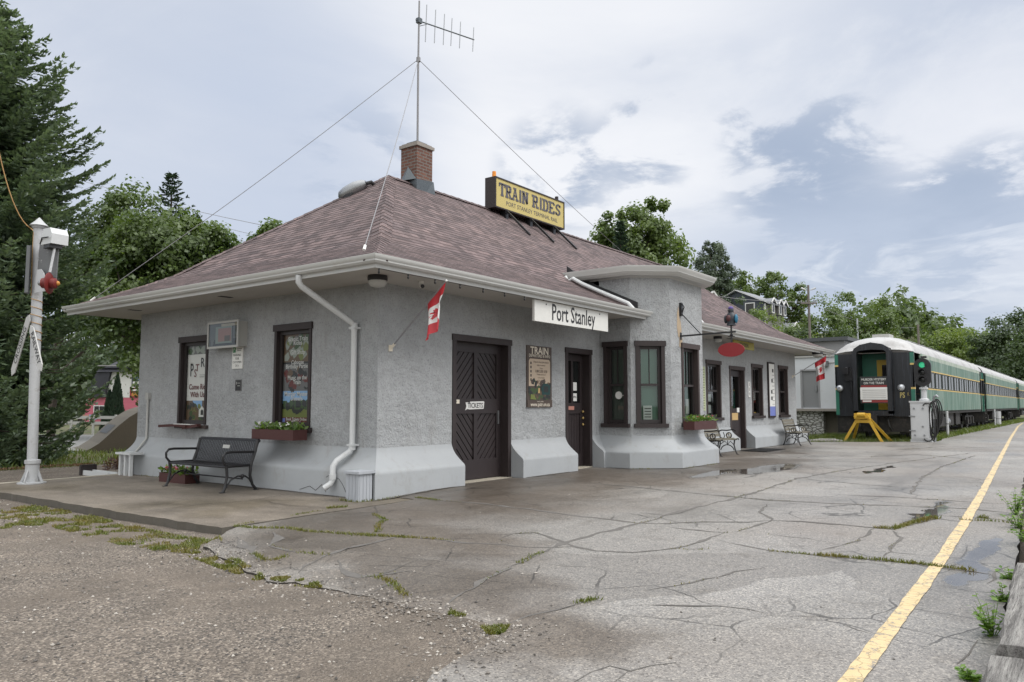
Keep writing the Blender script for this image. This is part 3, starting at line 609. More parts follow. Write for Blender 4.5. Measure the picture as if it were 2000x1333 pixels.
def poster_list(mb, fr, a0, a1, b0, b1, c):
    A = (a0, a1, b0, b1); w, h = a1 - a0, b1 - b0; T = lambda s, v, z, b=.012: mb.ftext(fr, s, a0 + w * .5, b0 + h * v, c + .0075, z, b, .95)
    pic(mb, fr, c, *A, 0, 1, 0, 1, 'pic_dark', 0); pic(mb, fr, c, *A, 0, 1, .68, 1, 'pic_brown'); blobs(mb, fr, c, *A, (0, 1, .68, 1), ['pic_green', 'pic_grass', 'pic_grey', 'pic_green', 'curtain'], 34, .13)
    pic(mb, fr, c, *A, 0, 1, .36, .66, 'pic_grey'); blobs(mb, fr, c, *A, (0, 1, .36, .66), ['pic_dark', 'pic_brown', 'pic_dark', 'pic_grey', 'pic_maroon'], 40, .12)
    pic(mb, fr, c, *A, 0, 1, .22, .36, 'sky_blue'); blobs(mb, fr, c, *A, (0, 1, .15, .26), ['pic_green', 'pic_dark', 'pic_green'], 22, .12); pic(mb, fr, c, *A, 0, 1, .07, .16, 'pic_grass'); blobs(mb, fr, c, *A, (.3, .85, .1, .24), ['pic_dark', 'pic_green'], 12, .10)
    pic(mb, fr, c, *A, 0, 1, 0, .07, 'pic_maroon'); pic(mb, fr, c, *A, .03, .12, .01, .06, 'pic_blue', 2)
    mb.m('sign_white')
    for s, v, z in (('Scenic Train', .935, .115), ('Rides', .89, .115), ('Gift Shop', .785, .11), ('Caboose', .675, .10), ('Birthday Parties', .63, .105), ('Music on the', .505, .105), ('Train', .455, .105), ('Murder Mystery', .325, .11), ('Dinners', .275, .105), ('Book Tickets Online', .05, .07), ('PSTR.on.ca', .02, .06)): T(s, v, z)
window(FS, WS[0], .10, poster=poster_ride, sill=False, case=.07); window(FS, WS[1], .10, poster=poster_list, case=.07)
window(bayfr[0][0], (.10, .70, 1.0, 2.80), .13, muntins=1, proud=.025, back_panel='panel_grey'); window(bayfr[1][0], (.11, .77, 1.0, 2.80), .13, papers=[(.22, .62, .05, .23)], muntins=1, proud=.025, back_panel='panel_green')
window(bayfr[2][0], (.55, 1.50, 1.0, 2.80), .13, papers=[(.2, .42, .10, .30), (.50, .72, .12, .32)], muntins=3, worn=True, proud=.025, back_panel='panel_green'); window(bayfr[3][0], (.14, .78, 1.0, 2.80), .13, muntins=1); window(bayfr[4][0], (.08, .68, 1.0, 2.80), .13, muntins=1)
window(FL, WF[0], .12, papers=[(.12, .3, .30, .44), (.33, .55, .30, .44), (.33, .55, .08, .24)], muntins=3, worn=True); window(FL, WF[1], .12, papers=[(.1, .35, .14, .34)], muntins=1, worn=True); window(FL, WF[2], .12, papers=[(.1, .36, .16, .36)], worn=True)
sb = MB('box_maroon')   # the broken sill under the first poster window
sb.m('brown_worn'); sb.fbox(FS, WS[0][0] - .02, WS[0][1] + .08, .955, 1.02, -.2, .06); sb.m('box_maroon')
sb.bar(FS.P(WS[0][0] - .42, .985, .12), FS.P(WS[0][0] + .1, 1.01, .10), .10, .05); sb.bar(FS.P(WS[0][0] + .05, 1.01, .13), FS.P(WS[0][1] - .35, 1.0, .16), .14, .04); sb.bar(FS.P(WS[0][1] - .52, .96, .15), FS.P(WS[0][1] - .05, 1.02, .12), .09, .05)
sb.m('sign_white'); sb.bar(FS.P(WS[0][0] + .12, 1.035, .1), FS.P(WS[0][1] - .3, 1.03, .1), .12, .012); sb.build('broken_sill', st)
# ---- doors
def clipband(x0, x1, y0, y1, ang, t0, t1):
    dx, dy = math.cos(ang), math.sin(ang); poly = [(x0, y0), (x1, y0), (x1, y1), (x0, y1)]
    for sgn, lim in ((1, t0), (-1, -t1)):
        out = []
        for i in range(len(poly)):
            p, q = poly[i], poly[(i + 1) % len(poly)]; fp = sgn * (p[0] * dx + p[1] * dy) - lim; fq = sgn * (q[0] * dx + q[1] * dy) - lim
            if fp >= 0: out.append(p)
            if fp * fq < 0: s_ = fp / (fp - fq); out.append((p[0] + (q[0] - p[0]) * s_, p[1] + (q[1] - p[1]) * s_))
        poly = out
        if not poly: break
    return poly
def frame_of(fr, h, rec, mat='brown_trim', case=.10):
    a0, a1, b0, b1 = h; w = MB(mat)
    w.fbox(fr, a0 + .003, a0 + case, -.05, b1 - case, -rec, .016); w.fbox(fr, a1 - case, a1 - .003, -.05, b1 - case, -rec, .016); w.fbox(fr, a0 - .015, a1 + .015, b1 - case, b1 + .012, -rec + .01, .03)
    return w
d = frame_of(FL, D1, .24).build('door', st, None)
lf = MB('brown_door'); a0, a1 = D1[0] + .10, D1[1] - .10; c0 = -.20; mid = (a0 + a1) / 2
z0_, z1_ = .07, 2.53
def rail(x0, x1, y0, y1): lf.fbox(FL, x0, x1, y0, y1, c0 - .05, c0 + .035)
rail(a0, a0 + .13, z0_, z1_); rail(a1 - .13, a1, z0_, z1_); rail(a0 + .13, a1 - .13, z0_, .42); rail(a0 + .13, a1 - .13, 1.25, 1.52); rail(a0 + .13, a1 - .13, 2.36, z1_); rail(mid - .05, mid + .05, .42, 1.25); rail(mid - .05, mid + .05, 1.52, 2.36)
lf.fbox(FL, a0 + .1, a1 - .1, .3, 2.4, c0 - .05, c0 - .012)
for (x0, x1, y0, y1, ang) in ((a0 + .13, mid - .05, 1.52, 2.36, R(-42)), (mid + .05, a1 - .13, 1.52, 2.36, R(222)), (a0 + .13, mid - .05, .42, 1.25, R(42)), (mid + .05, a1 - .13, .42, 1.25, R(138))):
    t = -4.0
    while t < 4.0:
        pg = clipband(x0, x1, y0, y1, ang, t, t + .085)
        if len(pg) > 2: lf.prism(pg[::-1] if False else pg, FL.P(0, 0, c0 + .010), FL.u, (0, 0, 1), -.022)
        t += .103
lf.build('door_leaf', d)
hd = MB('dull_metal'); hd.fbox(FL, a1 - .10, a1 - .07, 1.05, 1.3, c0 + .03, c0 + .055); hd.build('handle', d)
thr = MB('kerb_pale'); thr.fbox(FL, D1[0] + .02, D1[1] - .02, -.1, .06, -.23, .06); thr.build('threshold', d)
# narrow entrance beside the bay
d = frame_of(FL, D2, .25).build('door', st)
lf = MB('brown_door'); a0, a1 = D2[0] + .10, D2[1] - .10; mid = (a0 + a1) / 2
rail(a0, a0 + .11, .09, 2.5); rail(a1 - .11, a1, .09, 2.5); rail(a0 + .11, a1 - .11, .09, .36); rail(a0 + .11, a1 - .11, 1.22, 1.45); rail(a0 + .11, a1 - .11, 2.36, 2.5); rail(mid - .04, mid + .04, 1.45, 2.36)
for i in range(6):
    x = a0 + .11 + (a1 - a0 - .22) * i / 6; lf.fbox(FL, x + .004, x + (a1 - a0 - .22) / 6 - .004, .36, 1.22, c0 - .04, c0 + .008)
lf.build('door_leaf', d)
p = MB('glass_dark'); p.fbox(FL, a0 + .11, mid - .04, 1.45, 2.36, c0 - .03, c0 - .01); p.fbox(FL, mid + .04, a1 - .11, 1.45, 2.36, c0 - .03, c0 - .01); p.build('pane', d)
p = MB('paper'); p.fbox(FL, mid + .05, mid + .24, 1.72, 1.90, c0 - .01, c0 + .0); p.fbox(FL, mid + .05, mid + .24, 1.49, 1.66, c0 - .01, c0 + .0); p.m('ink'); p.ftext(FL, 'OPEN', mid + .145, 1.575, c0 + .001, .06); p.build('notice', d)
p = MB('pic_pink'); p.fbox(FL, a0 + .2, a0 + .48, 1.30, 1.38, c0 + .035, c0 + .05); p.build('mail_slot', d)
p = MB('brass')
for z in (.98, 1.12, 1.26): p = MB('brass'); p.ball(FL.P(a1 - .055, z, c0 + .07), .026); p.build('handle', d)
thr = MB('kerb_pale'); thr.fbox(FL, D2[0] + .02, D2[1] - .02, -.1, .075, -.24, .02); thr.build('threshold', d)
# glazed far door
d = frame_of(FL, D3, .18, 'brown_worn').build('door', st)
lf = MB('brown_door'); c0 = -.14; a0, a1 = D3[0] + .10, D3[1] - .10
rail(a0, a0 + .13, .09, 2.49); rail(a1 - .13, a1, .09, 2.49); rail(a0 + .13, a1 - .13, .09, 1.30); rail(a0 + .13, a1 - .13, 2.30, 2.49); lf.build('door_leaf', d)
p = MB('glass'); p.face([FL.P(a0 + .13, 1.3, c0), FL.P(a1 - .13, 1.3, c0), FL.P(a1 - .13, 2.3, c0), FL.P(a0 + .13, 2.3, c0)]); p.build('pane', d)
p = MB('board_tan'); p.fbox(FL, a0 + .30, a1 - .30, .94, 1.16, c0 + .035, c0 + .05); p.build('door_plate', d)
p = MB('paper'); p.fbox(FL, a1 - .36, a1 - .16, 1.18, 1.32, c0 + .035, c0 + .045); p.build('notice', d)
p = MB('brass'); p.ball(FL.P(a0 + .07, 1.22, c0 + .07), .03); p.build('handle', d)
# ---- rainwater pipe by the corner
dp = MB('white_paint')
def pipe_z(pts, r=.047): dp.tube(pts, r, 12)
pipe_z([(-1.08, .58, 3.34), (-1.08, .58, 3.24), (-1.03, .575, 3.18), (-.13, .48, 2.71), (-.075, .47, 2.64), (-.075, .47, .76), (-.10, .49, .68), (-.30, .57, .54), (-.355, .585, .46), (-.355, .585, .25), (-.39, .60, .19), (-.46, .66, .13)])
dp.bar((-.13, .47, 2.62), (.0, .47, 2.62), .14, .03); dp.bar((-.13, .47, .78), (.0, .47, .78), .14, .03); dp.tube([(-.355, .585, .34), (-.355, .585, .26)], .055, 12); dp.tube([(-.075, .47, 2.70), (-.075, .47, 2.58)], .055, 12); dp.tube([(-.075, .47, .80), (-.075, .47, .70)], .055, 12)
dp.build('downpipe', st, smooth=True)
# ---------------------------------------------------------------- things on and round the station
def single(mb, name, label, cat, loc, group=None, smooth=False):
    return tag(mb.build(name, None, loc, smooth), label, cat, group)
Z = (0, 0, 1)
# lit roof sign
rs = empty('roof_sign', (8.73, 3.3, 6.5), 'yellow train rides sign box standing on the station roof ridge', 'sign')
fs = Fr((7.09, 3.3, 6.53), (1, 0, 0)); w_, h_ = 3.28, .82
b = MB('dark_flash'); b.m('brown_trim'); b.box((7.09, 3.3, 6.53), (10.37, 3.62, 7.35)); b.fbox(fs, 0, w_, 0, .035, 0, .03); b.fbox(fs, 0, w_, h_ - .035, h_, 0, .03); b.fbox(fs, 0, .035, .035, h_ - .035, 0, .03); b.fbox(fs, w_ - .035, w_, .035, h_ - .035, 0, .03)
b.box((10.37, 3.38, 6.85), (10.45, 3.5, 7.15)); b.box((10.20, 3.42, 7.35), (10.27, 3.5, 7.52)); b.build('sign_box', rs)
f_ = MB('sign_yellow'); f_.face([fs.P(.035, .035, .012), fs.P(w_ - .035, .035, .012), fs.P(w_ - .035, h_ - .035, .012), fs.P(.035, h_ - .035, .012)])
f_.m('pic_grey'); 
# slab-serif lettering built from bars
GL = {'T': [((0, 1), (1, 1)), ((.5, 0), (.5, 1))], 'R': [((.18, 0), (.18, 1)), ((.18, 1), (.75, 1)), ((.75, 1), (.82, .76)), ((.82, .76), (.75, .5)), ((.75, .5), (.18, .5)), ((.5, .5), (.85, 0))], 'A': [((.12, 0), (.5, 1)), ((.88, 0), (.5, 1)), ((.26, .34), (.74, .34))],
      'I': [((.5, 0), (.5, 1))], 'N': [((.15, 0), (.15, 1)), ((.15, 1), (.85, 0)), ((.85, 0), (.85, 1))], 'D': [((.18, 0), (.18, 1)), ((.18, 1), (.65, 1)), ((.65, 1), (.85, .75)), ((.85, .75), (.85, .25)), ((.85, .25), (.65, 0)), ((.65, 0), (.18, 0))],
      'E': [((.18, 0), (.18, 1)), ((.18, 1), (.88, 1)), ((.18, .5), (.7, .5)), ((.18, 0), (.88, 0)), ((.88, 0), (.88, .25)), ((.88, .8), (.88, 1))], 'S': [((.85, .78), (.85, 1)), ((.85, .92), (.5, 1)), ((.5, 1), (.2, .88)), ((.2, .88), (.2, .62)), ((.2, .62), (.8, .42)), ((.8, .42), (.8, .12)), ((.8, .12), (.5, 0)), ((.5, 0), (.15, .1)), ((.15, 0), (.15, .26))]}
SER = {'T': [(.5, 0)], 'R': [(.18, 0), (.85, 0), (.12, 1)], 'A': [(.12, 0), (.88, 0), (.45, 1)], 'I': [(.5, 0), (.5, 1)], 'N': [(.15, 0), (.15, 1), (.85, 1)], 'D': [(.12, 0), (.12, 1)], 'E': [(.12, 0), (.12, 1)], 'S': []}
def slab(mb, fr, word, a, b, c, h, wd, th, gap=1.16):
    for i, chx in enumerate(word):
        if chx == ' ': continue
        ww = wd * (.62 if chx == 'I' else 1.0); x = a + sum(wd * (.62 if q == 'I' else .7 if q == ' ' else 1.0) * gap for q in word[:i])
        for (p, q) in GL[chx]: mb.bar(fr.P(x + p[0] * ww, b + p[1] * h, c), fr.P(x + q[0] * ww, b + q[1] * h, c), th * (1 if abs(p[0] - q[0]) < .3 or chx in 'N' else .62), .004, fr.n)
        for (p, q) in SER[chx]: mb.bar(fr.P(x + (p - .26) * ww, b + q * h, c), fr.P(x + (p + .26) * ww, b + q * h, c), th * .62, .005, fr.n)
        if chx == 'T':
            for s_ in (0.02, .98): mb.bar(fr.P(x + s_ * ww, b + h, c), fr.P(x + s_ * ww, b + h * .74, c), th * .6, .004, fr.n)
f_.m('sign_grey_ink'); slab(f_, fs, 'TRAIN', .18, .37, .018, .30, .245, .085); slab(f_, fs, 'RIDES', 1.68, .37, .018, .30, .27, .085)
f_.ftext(fs, 'PORT STANLEY TERMINAL RAIL', 1.70, .19, .013, .165, .0, 1.05); f_.build('sign_face', rs)
for x in (7.6, 8.7, 9.85):
    lg = MB('black_iron'); zz = roof_z(3.3 + OV); lg.bar((x, 3.36, zz - .02), (x, 3.36, 6.54), .16, .12); lg.bar((x, 3.60, zz), (x, 3.60, 6.54), .07, .07)
    y2 = 2.55; lg.bar((x, 3.32, 6.55), (x + .02, y2, roof_z(y2 + OV) + .03), .05, .05); lg.build('support', rs)
bc = MB('dull_metal'); bc.cyl((7.27, 3.46, 7.35), (7.27, 3.46, 7.39), .07); bc.m('amber'); bc.cyl((7.27, 3.46, 7.39), (7.27, 3.46, 7.54), .055, .05); bc.build('beacon', rs)
# aerial
an = empty('roof_aerial', (4.58, 3.65, 7.6), 'tall thin metal aerial mast with six upright rods rising from the brick chimney', 'antenna')
m_ = MB('wire_grey'); m_.tube([(4.58, 3.65, 7.55), (4.575, 3.65, 9.5), (4.59, 3.65, 11.12)], [.026, .024, .02], 8); m_.cyl((4.58, 3.65, 9.6), (4.58, 3.65, 9.7), .05); m_.build('mast', an)
p0, p1 = V((4.50, 3.675, 10.62)), V((6.09, 3.18, 10.60)); bm_ = MB('flash_metal'); bm_.cyl(p0, p1, .017, n=8); bm_.box((4.53, 3.6, 10.56), (4.65, 3.7, 10.68)); bm_.tube([(4.58, 3.65, 10.48), (4.8, 3.57, 10.60)], .008, 6); bm_.build('boom', an)
for t, hh in ((.17, .95), (.32, .86), (.47, .80), (.60, .72), (.75, .70), (.985, .64)):
    q = p0.lerp(p1, t); e_ = MB('dull_metal'); e_.cyl(q - V((.02, 0, hh / 2)), q + V((.02, 0, hh / 2)), .011, n=6); e_.build('rod', an)
for tgt in ((-.86, -.60, 3.62), (-.75, 8.0, 3.60), (17.2, 4.1, 6.26)):
    e_ = MB('wire_grey'); a = V((4.58, 3.65, 9.66)); tg = V(tgt); pts = [a.lerp(tg, i / 12) - V((0, 0, .10 * math.sin(math.pi * i / 12))) for i in range(13)]; e_.tube(pts, .0075, 5)
    e_.m('paper'); e_.tube([tg, tg + (a - tg).normalized() * .12], .022, 6); e_.build('guy_wire', an)
# lamp head lying by the top of the hip
lp = empty('roof_lamp', (3.2, 4.2, 6.2), 'grey oval floodlight head tilted on the roof next to the hip top', 'lamp')
ax = V((.28, -.80, .36)).normalized(); c_ = V((3.02, 4.12, 6.18))
q = MB('dull_metal'); T_ = Matrix((ax, ax.cross(V((.5, .2, 1))).normalized(), V((0, 0, 1)))).transposed()
tb = [c_ + ax * t for t in (-.36, -.30, -.15, .1, .28, .36)]; q.tube(tb, [.05, .125, .16, .165, .12, .06], 14)
q.build('lamp_housing', lp, smooth=True)
q = MB('dark_flash'); q.tube([c_ + ax * .30, c_ + ax * .5 - V((0, 0, .05)), V((3.35, 3.72, 6.28))], .045, 8); q.box((2.85, 4.0, 5.93), (3.15, 4.3, 6.06)); q.build('bracket', lp)
# name board hung from the gutter
b = empty('name_sign', (4.14, -.98, 2.92), 'white hanging name board lettered Port Stanley under the station eave', 'sign'); fn = Fr((2.83, -.98, 2.90), (1, 0, 0))
q = MB('sign_white'); q.fbox(fn, 0, 2.60, 0, .385, -.05, 0); q.build('board', b)
q = MB('ink'); q.ftext(fn, 'Port Stanley', 1.31, .195, .001, .43, .010, .73); q.build('lettering', b)
for x in (.35, 2.25):
    q = MB('black_iron'); q.fbox(fn, x, x + .03, .335, .44, -.06, -.051); q.build('hanger_strap', b); q = MB('black_iron'); q.fbox(fn, x, x + .02, .32, .34, 0, .012); q.build('bolt', b)
# flags
def flag(base, tip, label, drop, seed, tw):
    base, tip = V(base), V(tip); e = empty('flag', base, label, 'flag', 'national flags on the platform wall'); d = (tip - base)
    p = MB('wire_grey'); p.tube([base, base + d * .55, tip], [.013, .012, .010], 8); p.m('paper'); p.ball(tip, .018)
    p.m('brass'); p.build('flag_pole', e, smooth=True)
    p = MB('sign_cream'); p.cyl(base - V((0, .0, 0)), base + d.normalized() * .1, .022); p.box((base.x - .035, base.y - .0, base.z - .05), (base.x + .035, base.y + .02, base.z + .05)); p.build('bracket', e)
    random.seed(seed); nu, nv = 14, 30; hl = .50; g0 = tip - d.normalized() * .02; g1 = tip - d.normalized() * hl; dn = V((-.05, .02, -1)).normalized(); q = MB('flag_red'); sd = V((d.y, -d.x, 0)).normalized()
    def pt(u, v):
        h_ = g0.lerp(g1, u); sg = v * drop * (1 - .10 * u); fold = .055 * math.sin(u * 9 + v * 3) * min(1, v * 2.5); nar = 1 - .22 * S(v * 1.5)
        cen = g0.lerp(g1, .5); h2 = cen + (h_ - cen) * nar
        h2 = V((h2.x, h2.y, h2.z * (1 - S(v * 1.3) * .82) + (S(v * 1.3) * .82) * (g0.z - .06 + .05 * u))) if False else h2
        return h2 + dn * sg + sd * fold + V((tw * v * v, 0, 0))
    for i in range(nu):
        for j in range(nv):
            v_ = (j + .5) / nv; q.m('flag_white' if .25 < v_ < .75 else 'flag_red')
            q.face([pt(i / nu, j / nv), pt((i + 1) / nu, j / nv), pt((i + 1) / nu, (j + 1) / nv), pt(i / nu, (j + 1) / nv)])
    q.m('flag_red'); leaf = [(0, -.5), (.06, -.2), (.38, -.26), (.3, -.14), (.5, .08), (.38, .1), (.36, .2), (.18, .08), (.22, .36), (.12, .3), (0, .5), (-.12, .3), (-.22, .36), (-.18, .08), (-.36, .2), (-.38, .1), (-.5, .08), (-.3, -.14), (-.38, -.26), (-.06, -.2)]
    for s_ in (-1, 1):
        vs = []
        for a, b_ in leaf:
            u, v = .5 + b_ * .50, .5 + a * .30; p = pt(u, v); n_ = (pt(u + .02, v) - p).cross(pt(u, v + .02) - p).normalized(); vs.append(p + n_ * .006 * s_)
        c0 = pt(.5, .5); n_ = (pt(.52, .5) - c0).cross(pt(.5, .52) - c0).normalized(); vs.append(c0 + n_ * .006 * s_); k_ = len(leaf); q.idx(vs, [(i, (i + 1) % k_, k_) for i in range(k_)])
    q.build('flag_cloth', e, smooth='all')
flag((.26, -.02, 2.30), (.16, -1.27, 3.24), 'red and white maple leaf flag hanging near the building corner beside the freight door', .68, 3, -.08)
flag((20.72, -.02, 2.46), (20.72, -1.25, 3.20), 'smaller maple leaf flag on the far end of the platform wall', .80, 5, 0)
# lights, camera, bulbs under the eave
def eave_light(x, y, z, r, label, cat='light'):
    e = empty('eave_light', (x, y, z), label, cat, 'lights under the eaves'); q = MB('dark_flash'); q.lathe([(r * .95, 0), (r, -.03), (r * .98, -.075), (r * .85, -.08)], (x, y, z), n=18); q.build('lamp_base', e, smooth=True)
    q = MB('grey_enamel'); q.lathe([(r * .92, -.08), (r * .9, -.12), (r * .7, -.16), (r * .3, -.175)], (x, y, z), n=18); q.build('lamp_shade', e, smooth=True)
eave_light(-.42, -.42, 3.325, .15, 'round frosted eave light with dark rim at the near corner'); eave_light(20.75, -.92, 3.325, .20, 'dark eave light above the far flag'); eave_light(12.3, -.55, 3.325, .12, 'small pale eave light behind the hanging oval sign arm')
sc = empty('security_camera', (.36, -.57, 3.325), 'small white security camera with black lens under the eave', 'camera'); q = MB('paper'); q.cyl((.36, -.57, 3.325), (.36, -.57, 3.28), .04); q.cyl((.40, -.53, 3.26), (.31, -.64, 3.235), .03); q.build('camera_body', sc, smooth=True); q = MB('ink'); q.cyl((.31, -.64, 3.235), (.30, -.652, 3.232), .031); q.build('lens', sc)
sl_ = empty('string_lights', (.7, -1.03, 3.29), 'row of tiny dark bulbs strung along the bottom of the long gutter', 'string lights'); q = MB('black_rubber'); q.tube([(-.98, -1.045, 3.285)] + [(-.98 + i * .57, -1.045, 3.285 - .006 * (i % 2)) for i in range(1, 7)], .004, 5); q.build('cord', sl_)
for i in range(7):
    x = -.98 + i * .57; q = MB('black_rubber'); q.cyl((x, -1.045, 3.283), (x, -1.045, 3.255), .012, n=8); q.m('dark_flash'); q.lathe([(.006, -.0), (.018, -.02), (.012, -.04), (.002, -.048)], (x, -1.045, 3.257), n=8); q.build('bulb', sl_)
# framed boards and plates
fl0 = Fr((0, 0, 0), (1, 0, 0))
b = empty('timetable_board', (4.36, 0, 1.34), 'brown train departures poster board on wall between the two dark doors', 'poster'); f5 = Fr((3.92, 0, 1.36), (1, 0, 0)); w_, h_ = .86, 1.22; A = (0, w_, 0, h_)
q = MB('sign_brown'); q.fbox(f5, 0, w_, 0, h_, 0, .022); q.build('board', b)
q = MB('sign_tan'); P = f5.P; c = .024; q.face([P(.06, .42, c), P(w_ - .06, .42, c), P(w_ - .06, h_ - .30, c), P(w_ - .10, h_ - .26, c), P(.10, h_ - .26, c), P(.06, h_ - .30, c)])
blobs(q, f5, .022, *A, (0, 1, .12, .46), ['pic_green', 'pic_dark', 'pic_brown', 'pic_dark', 'pic_green', 'sign_brown'], 90, .07, 2); q.m('pic_dteal'); q.face([P(.50, .25, .031), P(.78, .25, .031), P(.80, .42, .031), P(.70, .48, .031), P(.56, .47, .031), P(.48, .38, .031)]); q.m('pic_dark'); q.face([P(.56, .30, .033), P(.72, .30, .033), P(.72, .42, .033), P(.56, .42, .033)]); q.m('board_tan'); q.face([P(.36, .28, .033), P(.42, .28, .033), P(.43, .38, .033), P(.37, .38, .033)]); q.m('pic_grass'); q.face([P(.1, .16, .031), P(.3, .15, .031), P(.24, .24, .031), P(.12, .26, .031)])
q.m('sign_brown'); 
for i, (n_, s_) in enumerate((('Departs from this station', .052), ('daily in summer', .045), ('Times', .045), ('1:00 2:30 3:30', .075), ('Tickets sold here', .045), ('at the wicket', .045), ('Group rates', .045), ('All aboard', .045))): q.ftext(f5, n_, .48, .90 - i * .062, .0245, s_, .004 if i != 3 else .015)
for i in range(5): q.m('ink'); q.fbox(f5, .11, .15, .52 + i * .082, .57 + i * .082, .024, .0255)
q.m('sign_brown'); q.fbox(f5, .0, w_, .0, .145, .03, .034)
q.m('sign_cream'); q.ftext(f5, 'TRAIN', w_ / 2, h_ - .10, .023, .20, .016, 1.1); q.ftext(f5, 'DEPARTURES & INFO', w_ / 2, h_ - .20, .023, .083, .006, .95); q.ftext(f5, 'www.pstr.on.ca', w_ / 2, .055, .035, .11, .01, .95); q.ftext(f5, 'visit us online', w_ / 2, .115, .035, .04); q.build('poster', b)
b = empty('tall_info_board', (18.27, 0, .98), 'tall narrow white information board in a dark frame between the far two windows', 'poster'); f6 = Fr((17.95, 0, .98), (1, 0, 0))
q = MB('brown_trim'); q.fbox(f6, 0, .66, 0, 1.9, 0, .05); q.build('frame', b); q = MB('paper'); q.fbox(f6, .06, .60, .06, 1.84, .05, .055); q.m('pic_blue'); q.fbox(f6, .06, .60, .06, .38, .055, .057); q.m('ink')
for a_, b_ in ((.36, 1.55), (.26, 1.2), (.2, .82), (.2, .6)): q.fbox(f6, a_, a_ + .14, b_, b_ + .12, .055, .058)
for i in range(9): q.fbox(f6, .32, .55, .45 + i * .125, .462 + i * .125, .055, .0575)
q.build('panel', b)
q = MB('paper'); f7 = Fr((16.08, 0, 1.66), (1, 0, 0)); q.fbox(f7, 0, .17, 0, .50, 0, .02); q.m('ink')
for i in range(3): q.ftext(f7, '309'[i], .085, .41 - i * .16, .021, .15)
single(q, 'number_plate', 'narrow white number plate on wall to the right of the glazed far door', 'number plate', (16.16, 0, 1.66))
q = MB('pale_green'); f8 = Fr((9.702, .0, 1.25), (0, 1, 0)); f8 = Fr((12.30, 0, 1.25), (1, 0, 0)); q.fbox(f8, 0, .30, 0, 1.25, 0, .03); q.m('ink')
for i in range(16): q.fbox(f8, .06, .24, .06 + i * .073, .075 + i * .073, .03, .032)
single(q, 'schedule_board', 'narrow pale green schedule board just behind the bay on the long wall', 'notice', (12.45, 0, 1.25))
q = MB('sign_olive'); q.box((13.3, -.62, 3.07), (15.0, -.58, 3.30)); q.m('brown_trim'); f9 = Fr((13.3, -.62, 3.07), (1, 0, 0)); q.ftext(f9, 'STATION', .85, .11, .002, .17, .01); q.m('black_iron'); q.box((13.7, -.605, 3.3), (13.72, -.595, 3.33)); q.box((14.6, -.605, 3.3), (14.62, -.595, 3.33))
single(q, 'olive_sign', 'dull olive sign hanging under the far eave above the glazed door', 'sign', (14.15, -.6, 3.07))
# light box, parking notice, small plate on the short wall
b = empty('display_case', (0, 3.95, 2.48), 'grey framed picture box on the short wall above the parking notice', 'display case'); fb = Fr((-.18, 4.40, 2.47), (0, -1, 0))
q = MB('grey_enamel'); q.fbox(fb, 0, .95, 0, .46, -.18, 0); q.fbox(fb, -.02, .97, -.02, .02, 0, .03); q.fbox(fb, -.02, .97, .44, .48, 0, .03); q.fbox(fb, -.02, .02, .02, .44, 0, .03); q.fbox(fb, .93, .97, .02, .44, 0, .03); q.build('box', b)
q = MB('pic_grey'); A = (.02, .93, .02, .44); pic(q, fb, .0, *A, 0, 1, 0, 1, 'pic_dark', 1); pic(q, fb, 0, *A, .02, .55, .3, .98, 'pic_grey', 2); pic(q, fb, 0, *A, .22, .8, .12, .86, 'curtain', 3); pic(q, fb, 0, *A, .32, .78, .2, .78, 'pic_pink', 4); pic(q, fb, 0, *A, .55, .74, .2, .45, 'pic_brown', 5); pic(q, fb, 0, *A, .42, .98, .86, .98, 'sign_tan', 3); pic(q, fb, 0, *A, .84, .98, .3, .84, 'pic_grey', 3); blobs(q, fb, .0, *A, (.02, .2, .1, .9), ['pic_green', 'pic_grey', 'pic_grass'], 8, .08, 4); q.build('picture', b)
q = MB('glass'); q.face([fb.P(.02, .02, .02), fb.P(.93, .02, .02), fb.P(.93, .44, .02), fb.P(.02, .44, .02)]); q.build('pane', b)
fp = Fr((0, 3.88, 2.07), (0, -1, 0)); q = MB('sign_white'); q.fbox(fp, 0, .33, 0, .42, 0, .02); q.m('p_green'); q.fbox(fp, .02, .11, .30, .40, .02, .023); q.m('sign_white'); q.ftext(fp, 'P', .065, .35, .0235, .09, .01); q.m('ink')
for s_, v, z_ in (('PARKING', .25, .06), ('FOR', .185, .06), ('CUSTOMERS', .12, .05), ('24 h', .055, .06)): q.ftext(fp, s_, .165, v, .0205, z_)
q.fbox(fp, .15, .30, .36, .37, .02, .022); q.fbox(fp, .15, .28, .33, .34, .02, .022)
single(q, 'parking_notice', 'small white parking notice with green symbol under the picture box', 'notice', (0, 3.71, 2.07))
q = MB('pic_grey'); fq = Fr((0, 3.77, 1.66), (0, -1, 0)); q.fbox(fq, 0, .19, 0, .21, 0, .012); q.m('ink'); q.fbox(fq, .012, .178, .012, .198, .012, .014); q.m('grey_enamel'); q.fbox(fq, .04, .055, .12, .17, .014, .016); q.fbox(fq, .075, .16, .14, .15, .014, .016); q.fbox(fq, .075, .15, .09, .10, .014, .016)
single(q, 'wall_plaque', 'small dark square plaque on the short wall between the poster windows', 'plaque', (0, 3.68, 1.66))
